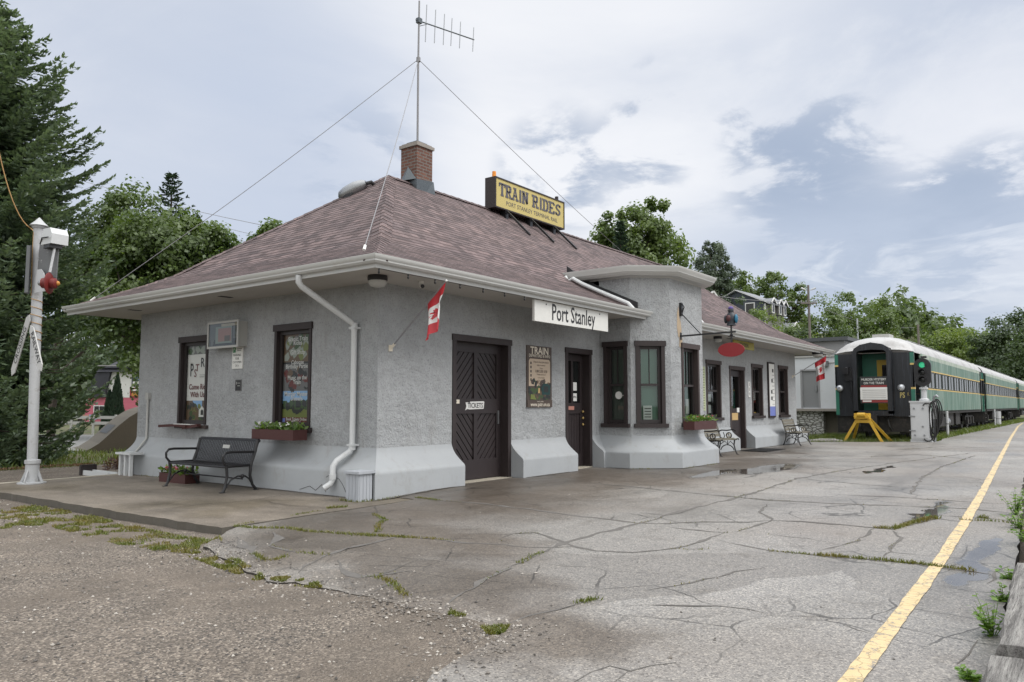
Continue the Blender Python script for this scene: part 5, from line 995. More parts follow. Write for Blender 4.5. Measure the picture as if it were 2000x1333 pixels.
    for xb in (3.6, length - 3.6):
        bg = MB('under_black')
        for sy in (-1, 1):
            bg.box((xb - 1.7, sy * 1.0 - .08, .55), (xb + 1.7, sy * 1.0 + .08, .80)); bg.box((xb - .5, sy * 1.0 - .10, .30), (xb + .5, sy * 1.0 + .10, .55))
            for dx in (-1.2, 0, 1.2): bg.box((xb + dx - .17, sy * 1.05 - .12, .34), (xb + dx + .17, sy * 1.05 + .12, .72))
        bg.box((xb - .3, -1, .55), (xb + .3, 1, .85)); bgo = bg.build('bogie', b)
        for dx in (-1.2, 1.2):
            for sy in (-1, 1):
                wh = MB('under_black'); wh.lathe([(.46, -.07), (.47, -.04), (.44, .0), (.44, .06), (.34, .065), (.30, .03), (.12, .03), (.11, .09)], (xb + dx, sy * .78, .46), (0, sy, 0), 24); wh.build('wheel', bgo, smooth=True)
    return b
c1 = coach(22.6, True, 'faded green coach with black open end nearest the platform, first of three'); c1.location = (TX, TY, .02)
c2 = coach(27.2, False, 'middle green coach of the train, paler streaked sides'); c2.location = (TX + 23.6, TY, .02)
c3 = copy_tree(c2); c3.location = (TX + 23.6 + 28.2, TY, .02); c3['label'] = 'furthest green coach, only a sliver at the right edge'
# banner in the gangway
f = Fr((TX - .32, TY + HWD, 0), (0, -1, 0)); q = MB('pic_dark'); a0, a1 = HWD - .44, HWD + .56; b0, b1 = 1.48, 2.52; q.fbox(f, a0, a1, b0, b1, -.02, 0); q.m('paper'); q.fbox(f, a0 + .0, a1, b0 + .14, b1 - .42, 0, .004); q.m('pic_red'); q.fbox(f, a0 + .03, a1 - .03, b1 - .42, b1 - .34, 0, .005); q.fbox(f, a0 + .06, a1, b0 + .03, b0 + .12, 0, .004)
q.m('sign_white'); q.ftext(f, 'MURDER MYSTERY', (a0 + a1) / 2, b1 - .12, .004, .125, .008, .85); q.ftext(f, 'ON THE TRAIN', (a0 + a1) / 2, b1 - .26, .004, .125, .008, .85); q.fbox(f, a0 + .08, a0 + .40, b0 + .05, b0 + .11, .004, .007); q.m('pic_grey')
for i in range(5): q.fbox(f, a0 + .08, a1 - .08, b0 + .20 + i * .075, b0 + .215 + i * .075, .004, .006)
single(q, 'train_banner', 'black and white mystery event banner hung in the open end of the first coach', 'banner', f.P((a0 + a1) / 2, b0, 0))
# rails
q = MB('under_black')
for y in (-.75, .75): q.prism([(-.07, 0), (.07, 0), (.03, .03), (.015, .10), (.036, .12), (.036, .15), (-.036, .15), (-.036, .12), (-.015, .10), (-.03, .03)], (TX - 3.2, TY + y, -.14), (0, 1, 0), Z, 118)
single(q, 'railway_track', 'rusty rails under the green train', 'track', (TX, TY, -.14))
# buffer stop
b = empty('buffer_stop', (23.0, TY + .14, .0), 'yellow splayed steel buffer stop in the grass before the train', 'buffer stop'); q = MB('safety_yellow')
q.box((22.86, -2.12, .88), (23.2, -1.60, 1.10)); q.cyl((22.82, -2.0, 1.04), (22.82, -1.74, 1.04), .08); q.box((22.95, -2.1, .74), (23.12, -1.66, .86)); q.cyl((22.80, -1.66, .98), (22.9, -1.66, .98), .06); q.cyl((22.80, -2.06, .98), (22.9, -2.06, .98), .06); q.build('head', b)
for p0, p1 in (((22.98, -1.72, .93), (22.9, -1.17, -.05)), ((22.98, -2.06, .93), (22.9, -2.58, -.05)), ((23.15, -1.72, .93), (24.0, -1.25, -.05)), ((23.15, -2.05, .93), (24.0, -2.70, -.05))):
    q = MB('safety_yellow'); q.bar(p0, p1, .10, .03, (1, 0, 0)); q.bar(V(p0) + V((.05, 0, 0)), V(p1) + V((.05, 0, 0)), .025, .10, (1, 0, 0)); q.build('leg', b)
# cabinet with hose and light signal
SX = 23.5
q = MB('signal_grey'); q.box((SX, -4.02, .14), (SX + .55, -3.42, 1.50)); q.box((SX - .03, -4.05, 1.50), (SX + .58, -3.39, 1.56)); q.box((SX + .03, -4.06, .04), (SX + .5, -3.38, .14)); fcab = Fr((SX, -3.42, 0), (0, -1, 0)); q.fbox(fcab, .04, .56, .2, 1.42, 0, .018)
for zz in (.45, .98): q.m('dull_metal'); q.fbox(fcab, -.05, .16, zz, zz + .035, .018, .045)
for a_, z_ in ((.13, 1.28), (.42, 1.28), (.13, .30), (.44, .30), (.40, .62)): q.cyl(fcab.P(a_, z_, .018), fcab.P(a_, z_, .045), .035, n=10)
single(q, 'signal_cabinet', 'light grey riveted steel cabinet beneath the green signal', 'cabinet', (SX + .27, -3.72, .04))
b = empty('light_signal', (SX + .25, -3.86, 1.56), 'black oval light signal showing green on a white post above the cabinet', 'signal light'); q = MB('signal_grey'); q.lathe([(.17, 0), (.17, .06), (.10, .10), (.09, .42), (.15, .44), (.15, .50), (.07, .52), (.07, .66)], (SX + .25, -3.86, 1.56), n=18); q.build('post', b, smooth=True)
fsg = Fr((SX + .10, -3.86, 2.62), (0, -1, 0)); q = MB('black_iron'); ov = [(.29 * math.cos(R(a)), (.24 if True else 0) * (1 if math.sin(R(a)) >= 0 else -1) * (0) + .29 * math.sin(R(a)) + (.23 if math.sin(R(a)) >= 0 else -.23)) for a in range(0, 360, 15)]; k_ = len(ov); fv = [fsg.P(a_, z_, 0) for a_, z_ in ov]; bv = [fsg.P(a_, z_, -.12) for a_, z_ in ov]; q.idx(fv + bv, [tuple(range(k_)), tuple(range(k_, 2 * k_))[::-1]] + [(i, (i + 1) % k_, k_ + (i + 1) % k_, k_ + i) for i in range(k_)]); q.box((SX + .15, -4.0, 3.15), (SX + .35, -3.82, 3.22)); q.build('signal_head', b)
for i, (mt, nm) in enumerate((('green_lamp', 'lens'), ('glass_dark', 'lens'), ('glass_dark', 'lens'))):
    c_ = fsg.P(0, .27 - .27 * i, 0); q = MB('black_iron'); vs = []
    for j in range(11):
        a = R(-20 + 220 * j / 10); 
        for r_, o_ in ((.125, 0), (.125, .20), (.115, 0), (.115, .20)): vs.append(c_ + fsg.u * (r_ * math.cos(a)) + V((0, 0, r_ * math.sin(a))) + fsg.n * o_)
    for j in range(10): k_ = j * 4; q.idx([vs[k_ + t] for t in range(8)], [(0, 4, 5, 1), (2, 3, 7, 6), (1, 5, 7, 3)])
    hd_ = q.build('visor', b); q = MB(mt); q.lathe([(.105, .004), (.09, .03), (.03, .045)], c_, fsg.n, 18); q.build('lens', b, smooth=True)
q = MB('black_rubber'); rnd = random.Random(4)
for i in range(6):
    y0 = -4.12 - .03 * i; zt = 1.52 + .02 * i; zb = .12 + .10 * i + rnd.uniform(-.03, .05); w_ = .10 + .03 * (i % 3); pts = [V((SX + .10 + .03 * i, y0 + w_ * math.cos(t), (zt + zb) / 2 + (zt - zb) / 2 * math.sin(t))) for t in [2 * math.pi * j / 24 for j in range(25)]]; q.tube(pts, .024, 6, False)
q.tube([V((SX - .04, -3.98 + .26 * math.cos(t), .78 + .70 * math.sin(t))) for t in [R(60 + 240 * j / 20) for j in range(21)]], .022, 6); single(q, 'coiled_hose', 'black hose coils hanging on the right side of the grey cabinet', 'hose', (SX + .15, -4.2, .1), smooth=True)
q = MB('dull_metal'); q.tube([(SX + .2, -4.16, .05), (SX + .2, -4.16, 1.5), (SX + .2, -4.2, 1.72), (SX + .2, -4.26, 1.76), (SX + .2, -4.32, 1.70)], .045, 8); q.m('signal_grey'); q.tube([(SX + .2, -4.2, .9), (SX + .2, -4.2, 1.5)], .08, 8); single(q, 'standpipe', 'metal standpipe with hooked top behind the hose coils', 'standpipe', (SX + .2, -4.16, .05), smooth=True)
def mpost(x, y, r, h, mat, label):
    q = MB(mat); q.cyl((x, y, -.1), (x, y, h), r, n=10); q.m('dark_flash'); q.cyl((x, y, h * .5), (x, y, h * .5 + .03), r + .006, n=10); return single(q, 'marker_post', label, 'post', (x, y, 0), 'posts beside the train')
mpost(30.2, -3.72, .055, 1.15, 'signal_grey', 'thin white post against the side of the first coach'); mpost(50.5, -3.75, .05, 1.15, 'signal_grey', 'thin white post by the middle coach'); mpost(51.9, -3.8, .17, 1.0, 'signal_grey', 'thick white post by the middle coach')
q = MB('timber'); q.tube([(21.6, -.1, .02), (22.0, -.55, .06), (22.3, -1.0, .07), (22.6, -1.28, .02)], [.07, .09, .08, .05], 8); single(q, 'fallen_log', 'short grey log lying in the grass left of the buffer stop', 'log', (22.1, -.6, 0))
# warehouse behind
b = empty('warehouse', (30.0, 5, 0), 'low white loading warehouse with grey upper band and steel door beyond the station', 'warehouse'); fw_ = Fr((30.0, 12, 0), (0, -1, 0)); Y0_ = 12 - .35; q = MB('ware_white')
dA = (12 - 2.36, 12 - 1.62, 1.28, 3.05); wall_panel(q, fw_, 0, Y0_, 1.24, 3.72, [dA], .12); q.face([(30, .35, 1.24), (70, .35, 1.24), (70, .35, 3.72), (30, .35, 3.72)]); q.build('wall', b)
q = MB('ware_grey'); q.box((30.02, .36, 3.72), (70, 12, 4.45)); q.m('grey_enamel'); q.fbox(fw_, -.1, Y0_ + .06, 3.70, 3.78, 0, .07); q.build('upper_wall', b); q = MB('ware_roof'); q.box((29.8, .16, 4.45), (70.2, 12.2, 4.62)); q.build('roof', b)
q = MB('ware_door'); q.fbox(fw_, dA[0], dA[1], 1.28, 3.05, -.10, -.06); q.m('dull_metal'); q.fbox(fw_, dA[1] - .12, dA[1] - .06, 2.05, 2.35, -.06, -.0); q.build('door', b); q = MB('ware_grey'); q.fbox(fw_, dA[0] - .08, dA[0], 1.28, 3.13, -.02, .02); q.fbox(fw_, dA[1], dA[1] + .08, 1.28, 3.13, -.02, .02); q.fbox(fw_, dA[0], dA[1], 3.05, 3.13, -.02, .02); q.build('door_frame', b)
q = MB('rubble'); q.box((29.9, 1.55, -.2), (30.6, 12, 1.12)); q.m('concrete_cap'); q.box((29.7, .2, 1.12), (30.6, 12, 1.24)); q.m('dark_conc'); q.box((30.25, .2, -.2), (30.6, 1.55, 1.12)); q.m('rubble'); q.box((29.9, 1.40, -.2), (30.25, 1.56, 1.12)); q.build('loading_dock', b)
q = MB('signal_dark'); q.fbox(fw_, 12 - 1.35, 12 - 1.1, 3.25, 3.5, 0, .2); q.m('grey_enamel'); q.tube([fw_.P(12 - 1.1, 3.42, .03), fw_.P(12 - .4, 3.45, .03)], .02, 6); q.build('flood_lamp', b)
# ---------------------------------------------------------------- ground
def hill(x, y):
    h = 12.5 * S((y - 12.5) / 22) * S((x - 28) / 48)
    h += 10.0 * S((x - 95) / 150) * S((y + 18 + .02 * x) / 34)
    return h
def terr(x, y): return -.16 + hill(x, y)
def rag(pts, step, amp, seed=0.0, closed=True):
    out = []; n = len(pts)
    for i in range(n if closed else n - 1):
        a, b = V((*pts[i], 0)), V((*pts[(i + 1) % n], 0)); k_ = max(1, int((b - a).length / step)); nr = V(((b - a).y, -(b - a).x, 0)).normalized()
        for j in range(k_):
            p = a.lerp(b, j / k_); w = noise.noise(V((p.x * 2.1 + seed, p.y * 2.1, 0))) + .6 * noise.noise(V((p.x * 6.3, p.y * 6.3 + seed, 3))); p = p + nr * amp * w; out.append((p.x, p.y))
    return out
def inside(p, poly):
    c = False; n = len(poly)
    for i in range(n):
        a, b = poly[i], poly[i - 1]
        if (a[1] > p[1]) != (b[1] > p[1]) and p[0] < (b[0] - a[0]) * (p[1] - a[1]) / (b[1] - a[1]) + a[0]: c = not c
    return c
def sheet(name, mat, poly, zf, step, skirt=0.0, skirt_mat=None, **tags):
    vs = [V(p) for p in poly]; n = len(vs); xs = [p[0] for p in poly]; ys = [p[1] for p in poly]
    x = min(xs) + step / 2
    while x < max(xs):
        y = min(ys) + step / 2
        while y < max(ys):
            if inside((x, y), poly): vs.append(V((x + random.uniform(-.2, .2) * step, y + random.uniform(-.2, .2) * step)))
            y += step
        x += step
    ov, oe, of, *_ = geometry.delaunay_2d_cdt(vs, [(i, (i + 1) % n) for i in range(n)], [], 1, 1e-5)
    q = MB(mat); q.idx([(v.x, v.y, zf(v.x, v.y)) for v in ov], of)
    if skirt:
        q.m(skirt_mat or mat)
        for i in range(n):
            a, b = poly[i], poly[(i + 1) % n]; za, zb = zf(*a), zf(*b); q.face([(*a, za), (*b, zb), (*b, zb - skirt), (*a, za - skirt)])
    o = q.build(name, smooth='all' if not skirt else True); 
    return tag(o, **tags)
gx = [-900, -500, -250, -120] + [-70 + 5 * i for i in range(15)] + [3 + 3 * i for i in range(90)] + [290, 340, 420, 520, 700, 1000, 1500]
gy = [-900, -500, -250, -120, -70, -45] + [-30 + 3 * i for i in range(45)] + [110, 125, 150, 190, 250, 400, 700, 1200]
q = MB('soil'); q.idx([(x, y, terr(x, y)) for x in gx for y in gy], [(i * len(gy) + j, (i + 1) * len(gy) + j, (i + 1) * len(gy) + j + 1, i * len(gy) + j + 1) for i in range(len(gx) - 1) for j in range(len(gy) - 1)]); tag(q.build('ground', smooth='all'), kind='structure')
def grav_z(x, y):
    return -.045 - .05 * S((y + 1.6) / 1.5) * S((x + 6.2) / 2.6) * S((-2.2 - x) / .6) + .018 * noise.noise(V((x * .5, y * .5, 0))) - .07 * S((-8.3 - y) / .7) * S((x + 7) / 3) - .008
sheet('gravel_yard', 'gravel', [(-60, -60), (110, -60), (110, -3.0), (21.4, -3.0), (21.4, .6), (12, 6), (12, 8.4), (6, 10.4), (-3, 11.4), (-14, 13), (-60, 14)], grav_z, 1.2, kind='structure')
SLAB = rag([(.2, 6.9), (-3.22, 6.75)], .2, .02, 3, False) + rag([(-3.22, 6.75), (-3.18, 3.0), (-3.12, -.80)], .12, .05, 5, False) + rag([(-3.12, -.80), (.2, -.70)], .3, .015, 2, False) + [(.2, -.70)]
sheet('concrete_slab', 'slab', SLAB, lambda x, y: .004 + .006 * noise.noise(V((x, y, 0))), .5, .2, 'slab_edge', kind='structure')
q = MB('kerb_pale'); q.bar((-3.1, 6.80, -.02), (-.35, 6.98, -.02), .14, .07); tag(q.build('slab_kerb', None, (-1.7, 6.9, -.05)), 'pale concrete edging strip at the far side of the slab behind the mast', 'kerb')
left_px = [(396, 1062), (450, 1086), (486, 1106), (508, 1112), (522, 1124), (545, 1127), (580, 1126), (625, 1136), (660, 1144), (720, 1156), (785, 1172), (838, 1181), (880, 1188), (915, 1200), (948, 1215), (984, 1218), (962, 1240), (940, 1252), (885, 1290), (848, 1312), (825, 1336)]
left = [(gp(*p).x, gp(*p).y) for p in left_px]
ASPH = rag([(.1, -.72), (-2.98, -.86)], .3, .01, 1, False) + rag([(-2.98, -.86)] + left + [(-6.6, -6.6), (-14, -8.0)], .09, .055, 8, False) + [(-14, -8.9)] + rag([(-14, -8.9), (-3.9, -8.36), (0, -8.22), (4.5, -7.98), (13.6, -7.5), (30, -6.7), (51, -5.5), (72, -4.7)], .25, .05, 4, False) + [(72, -4.2)] + rag([(72, -4.2), (62, -4.15), (28, -3.85), (24.6, -4.15), (22.6, -2.3), (21.25, -.5)], .25, .08, 6, False) + [(21.25, -.5), (21.2, .3), (.1, .3)]
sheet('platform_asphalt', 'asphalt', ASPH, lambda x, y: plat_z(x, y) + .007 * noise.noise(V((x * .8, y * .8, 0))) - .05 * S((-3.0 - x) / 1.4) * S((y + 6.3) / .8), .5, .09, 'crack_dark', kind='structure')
def asz(x, y): return plat_z(x, y) + .007 * noise.noise(V((x * .8, y * .8, 0))) - .05 * S((-3.0 - x) / 1.4) * S((y + 6.3) / .8)
def ribbon(mb, pts, wd, lift, seed, jit=.03, uneven=.6, step=.12):
    pp = []
    for a, b in zip(pts, pts[1:]):
        k_ = max(1, int((b - a).length / step))
        for j in range(k_): pp.append(a.lerp(b, j / k_))
    pp.append(pts[-1]); rows = []
    for i, p in enumerate(pp):
        d = (pp[min(i + 1, len(pp) - 1)] - pp[max(i - 1, 0)]); d.z = 0; d.normalize(); nr = V((-d.y, d.x, 0)); e = min(1, min(i, len(pp) - 1 - i) / 4 + .15)
        c = p + nr * jit * (noise.noise(V((p.x * 3.2, p.y * 3.2, seed))) + .7 * noise.noise(V((p.x * 11, p.y * 11, seed + 4))))
        w = wd * e * (1 + uneven * 1.6 * noise.noise(V((p.x * 5, p.y * 5, seed + 9)))); w = max(w, wd * .15)
        rows.append([V((q_.x, q_.y, asz(q_.x, q_.y) + lift)) for q_ in (c - nr * w / 2, c + nr * w / 2)])
    for i in range(len(rows) - 1): mb.face([rows[i][0], rows[i + 1][0], rows[i + 1][1], rows[i][1]])
    return pp
def L8(*uv): return [(700 + .4 * u, 900 + .4 * v) for u, v in uv]
def L6(*uv): return [(1500 + .25 * u, 1000 + .25 * v) for u, v in uv]
def L7(*uv): return [(.4 * u, 900 + .4 * v) for u, v in uv]
CR = [(L8((280, 180), (400, 195), (600, 210), (850, 240), (1100, 275), (1240, 290), (1360, 305), (1460, 308), (1700, 300), (1900, 302), (2000, 295)), .022), (L8((1100, 108), (1350, 130), (1650, 160), (2000, 195)) + [(1700, 987), (1900, 995), (1990, 1004)], .028),
      (L8((420, 690), (470, 645), (560, 610), (700, 540), (850, 465), (1000, 405), (1180, 350), (1330, 318), (1450, 285), (1650, 230), (1830, 185)) + [(1475, 962), (1560, 935), (1640, 920), (1760, 903), (1900, 885)], .024), (L8((690, 380), (760, 358), (860, 352), (930, 370), (1010, 400), (1060, 415), (1160, 440), (1350, 450), (1480, 440), (1600, 420), (1700, 385), (1790, 355)), .018),
      (L8((1460, 320), (1600, 335), (1750, 352), (1810, 355)), .014), (L8((1750, 390), (1850, 410), (2000, 440)) + L6((0, 300), (200, 318)), .016), (L8((0, 360), (170, 372), (380, 385), (480, 398), (700, 410), (830, 422), (1050, 418)), .022), (L8((500, 362), (600, 355), (690, 360), (860, 352)), .01),
      (L8((730, 770), (840, 738), (960, 715), (1060, 692), (1170, 672)), .016), (L8((1290, 712), (1400, 705), (1560, 707), (1760, 712), (1900, 725), (1990, 745)), .010), (L8((1040, 1075), (1130, 1030), (1230, 1005), (1330, 1030), (1420, 1000), (1540, 980)), .012), (L8((1230, 1082), (1330, 1030)), .012), (L8((0, 550), (80, 552), (160, 530), (270, 490)), .014),
      (L8((1400, 640), (1560, 610), (1700, 580), (1850, 545), (2000, 515)), .010), (L8((270, 625), (420, 612), (540, 612)), .012), (L8((690, 380), (740, 410), (830, 422)), .012), (L8((1550, 430), (1640, 440), (1710, 430)), .008),
      (L6((0, 70), (280, 78), (600, 105), (830, 125), (980, 135), (1080, 105), (1200, 70), (1280, 45), (1400, 65), (1560, 85)), .022), (L6((830, 130), (700, 225), (560, 265), (400, 310)), .014), (L6((0, 305), (200, 320), (500, 350), (860, 380), (1150, 410), (1400, 440), (1600, 465), (1750, 490)), .03), (L6((990, 150), (1050, 205), (960, 270), (950, 310), (1000, 320), (1150, 335)), .016),
      (L6((0, 180), (300, 210), (550, 260)), .010), (L6((1240, 20), (1500, 40), (1750, 55), (1900, 75)), .02), (L6((40, 800), (290, 815), (450, 828)), .007), (L6((560, 880), (700, 920), (820, 950)), .007), (L6((950, 310), (890, 365)), .014), (L6((1700, 560), (1780, 500), (1850, 420)), .012), (L6((1450, 1190), (1560, 1110), (1640, 1010)), .010),
      (L7((1150, 370), (1190, 410), (1240, 440), (1290, 470)), .04), (L7((1340, 350), (1360, 380), (1330, 410), (1400, 430), (1450, 440)), .035), (L7((1450, 530), (1500, 500), (1600, 460), (1700, 430), (1900, 385), (2000, 350)), .022), (L7((1650, 480), (1690, 530), (1750, 555), (1900, 540), (2000, 530)), .03), (L7((1050, 410), (1150, 385)), .03), (L7((1700, 555), (1740, 600)), .022), (L7((1330, 520), (1420, 500), (1500, 520)), .015), (L7((1560, 590), (1610, 555), (1700, 560)), .022), (L7((1820, 615), (1870, 585), (1930, 560)), .022),
      (L7((1820, 260), (1880, 290), (1850, 310), (1840, 350)), .014), ([(1780, 965), (1798, 935), (1840, 912), (1905, 890)], .02), ([(1620, 966), (1760, 972), (1960, 985)], .016), ([(1690, 893), (1790, 888), (1880, 896)], .03), ([(1500, 985), (1484, 1000), (1510, 1015), (1440, 1040)], .016), ([(1740, 880), (1850, 872), (1940, 876)], .03), ([(1560, 935), (1700, 948), (1840, 958)], .014)]
q = MB('crack_dark'); q2 = MB('crack_grit'); crack_lines = []
for i, (px, w) in enumerate(CR):
    crack_lines.append((ribbon(q, [gp(*p) for p in px], w * 1.0, .006, i * 7.3, .045), w)); ribbon(q2, [gp(*p) for p in px], w * 2.1, .003, i * 7.3, .045, 1.1)
for pts in ([(-.33, 6.3), (-.33, -.33), (1.72, -.33)], [(3.42, -.33), (5.3, -.33)], [(6.4, -.3), (6.46, -.9), (7.2, -1.76), (9.25, -1.76), (9.9, -1.1)], [(10, -.33), (14.4, -.33)], [(15.9, -.33), (21.2, -.33)]): ribbon(q2, [V((*p, 0)) for p in pts], .075, .0075, 3.0, .02, 1.0)
tag(q2.build('crack_edges'), kind='structure')
q = MB('crack_dark')
for i, pts in enumerate(([(-.6, 1.3), (-1.4, 1.1), (-2.2, 1.25), (-3.1, 1.1)], [(-.4, 5.2), (-1.2, 5.0), (-1.9, 5.25), (-3.15, 5.1)], [(-1.3, 1.1), (-1.5, .2), (-1.2, -.7)])): ribbon(q, [V((*p, 0)) for p in pts], .012, .016, 50 + i, .05)
tag(q.build('slab_cracks'), kind='structure')
tag(q.build('pavement_cracks'), kind='structure')
q = MB('yellow_line'); YL = [(-9, -7.97), (-4.04, -7.775), (-2.3, -7.72), (1.7, -7.60), (6, -7.38), (13.58, -6.96), (30, -6.05), (51.2, -4.95), (62, -4.55)]
ribbon(q, [V((x, y, 0)) for x, y in YL], .105, .006, 77, .006, .08, .1); tag(q.build('yellow_line'), kind='structure')
def puddle(px, seed):
    pts = [(gp(*p).x, gp(*p).y) for p in px]; pr = rag(pts, .08, .04, seed); q = MB('puddle_water'); z = max(asz(*p) for p in pts) + .004; q.face([(x, y, z) for x, y in pr]); tag(q.build('puddle'), kind='structure')
if False: puddle([(1416, 926), (1424, 915), (1450, 909), (1500, 906), (1540, 906), (1556, 908), (1530, 914), (1490, 922), (1450, 930)], 1); puddle([(1300, 931), (1330, 926), (1400, 929), (1388, 933), (1330, 934)], 2); puddle([(1866, 1088), (1878, 1078), (1905, 1073), (1925, 1079), (1915, 1090), (1885, 1095)], 3); puddle([(1905, 1058), (1920, 1049), (1950, 1046), (1968, 1051), (1945, 1060), (1920, 1064)], 4); puddle([(1700, 893), (1760, 889), (1850, 893), (1800, 897)], 6)
if False: puddle([(1590, 966), (1620, 963), (1650, 965), (1620, 968)], 7)
# pebbles strewn on the yard and along the crumbling edge
q = MB('stone'); rnd = random.Random(31); n_ = 0; edge_ = [p for p in rag(left, .1, .05, 8, False)]
while n_ < 9500:
    x = -8.2 + 7 * rnd.random() ** .8 - 1.5; y = -7 + 12 * rnd.random(); 
    if rnd.random() < .22: e0 = rnd.choice(edge_); x, y = e0[0] + rnd.gauss(0, .16), e0[1] + rnd.gauss(0, .16)
    elif inside((x, y), ASPH) and rnd.random() > .05: continue
    if x > -3.2 and y > -.8: continue
    p = V((x, y, (asz(x, y) if inside((x, y), ASPH) else grav_z(x, y)))); r = .005 + .014 * rnd.random() ** 3; a = rnd.random() * 6.28; ca, sa = math.cos(a), math.sin(a); f = rnd.uniform(.5, .9); j = [rnd.uniform(.7, 1.2) for _ in range(6)]
    vs = [p + V((ca * r * j[0], sa * r * j[0], .2 * r)), p + V((-sa * r * f * j[1], ca * r * f * j[1], .3 * r)), p + V((-ca * r * j[2], -sa * r * j[2], .2 * r)), p + V((sa * r * f * j[3], -ca * r * f * j[3], .3 * r)), p + V((0, 0, r * .9 * j[4])), p - V((0, 0, r * .5))]
    q.idx(vs, [(0, 1, 4), (1, 2, 4), (2, 3, 4), (3, 0, 4), (1, 0, 5), (2, 1, 5), (3, 2, 5), (0, 3, 5)]); n_ += 1
for _ in range(420):
    x, y = rnd.uniform(-4.5, 9), rnd.uniform(-7.9, -1.9); p = V((x, y, asz(x, y))); r = .004 + .009 * rnd.random() ** 2; a = rnd.random() * 6.28
    vs = [p + V((math.cos(a + k_ * 1.571) * r * rnd.uniform(.6, 1.2), math.sin(a + k_ * 1.571) * r * rnd.uniform(.6, 1.2), .15 * r)) for k_ in range(4)] + [p + V((0, 0, r * .8))]; q.idx(vs, [(0, 1, 4), (1, 2, 4), (2, 3, 4), (3, 0, 4)])
tag(q.build('loose_gravel'), 'loose pebbles scattered over the gravel yard and paving', 'gravel', kind='stuff')
# weathered timbers along the platform edge
def timber(p0, p1, w, h, label, seed):
    p0, p1 = V(p0), V(p1); n_ = 26; vs = []; d = (p1 - p0).normalized(); r_ = V((d.y, -d.x, 0))
    sec = [(-.5, -.6), (-.52, .25), (-.44, .48), (-.15, .50), (.2, .49), (.46, .45), (.5, .2), (.5, -.6)]
    for i in range(n_ + 1):
        c = p0.lerp(p1, i / n_)
        for j, (a, b_) in enumerate(sec): k_ = 1 + .09 * noise.noise(V((i * .35, j * 1.7, seed))); vs.append(c + r_ * (a * w * k_) + V((0, 0, (b_ + .05 * noise.noise(V((i * .5, j * 2.1, seed + 5)))) * h)))
    m_ = len(sec); q = MB('timber'); q.idx(vs, [(i * m_ + j, i * m_ + j + 1, (i + 1) * m_ + j + 1, (i + 1) * m_ + j) for i in range(n_) for j in range(m_ - 1)] + [tuple(range(m_)), tuple(n_ * m_ + j for j in range(m_))[::-1]])
    return single(q, 'edge_timber', label, 'timber', (p0 + p1) / 2 - V((0, 0, h / 2)), 'timbers along the platform edge', True)
timber((-6.6, -8.62, .06), (-3.74, -8.50, .07), .30, .24, 'pale grey weathered timber nearest the camera at the platform edge', 1); timber((-3.66, -8.52, .10), (-1.3, -8.44, .11), .28, .25, 'darker cracked timber just beyond the pale one at the platform edge', 2); timber((-1.22, -8.50, .05), (2.6, -8.30, .05), .28, .22, 'low far timber of the platform edge among weeds', 3)
# ---------------------------------------------------------------- grass and moss
def blade(mb, p, h, w, rnd, lean=.5):
    a = rnd.random() * 6.283; s_ = V((math.cos(a), math.sin(a), 0)) * w; b_ = V((rnd.uniform(-1, 1), rnd.uniform(-1, 1), 0)) * h * lean
    m_ = p + b_ * .35 + V((0, 0, h * .6)); t_ = p + b_ + V((0, 0, h)); mb.face([p - s_, p + s_, m_ + s_ * .6, m_ - s_ * .6]); mb.face([m_ - s_ * .6, m_ + s_ * .6, t_])
def grass(name, label, polys, zf, n, h, w, mat, seed, lean=.6, patch=0.0, cat='grass'):
    rnd = random.Random(seed); q = MB(mat)
    for poly, k_ in polys:
        xs = [p[0] for p in poly]; ys = [p[1] for p in poly]; c = 0; tr = 0
        while c < int(n * k_) and tr < n * 20:
            tr += 1; x, y = rnd.uniform(min(xs), max(xs)), rnd.uniform(min(ys), max(ys))
            if not inside((x, y), poly): continue
            if patch and noise.noise(V((x * 1.6, y * 1.6, seed))) + .5 * noise.noise(V((x * 5, y * 5, seed))) < patch: continue
            blade(q, V((x, y, zf(x, y))), h * rnd.uniform(.5, 1.3), w * rnd.uniform(.6, 1.3), rnd, lean); c += 1
    return tag(q.build(name), label, cat, kind='stuff')
P2 = lambda *pts: [(gp(*p).x, gp(*p).y) for p in pts]
gr_far = [[(20.6, .3), (21.3, -.55), (22.7, -2.35), (24.4, -3.9), (26, -3.6), (30, -2.4), (30, 1.0), (28, 1.4), (21.4, .6)]]
grass('trackside_grass', 'rough grass round the yellow buffer stop and the coach steps', [(gr_far[0], 1.0)], lambda x, y: -.10, 9000, .22, .016, 'grass_blade', 1)
grass('verge_grass', 'thin strip of weeds between the platform asphalt and the green train', [([(26, -3.3), (26, -3.95), (62, -4.25), (78, -4.3), (78, -3.3)], 1.0)], lambda x, y: -.08, 7000, .26, .03, 'grass_blade', 2)
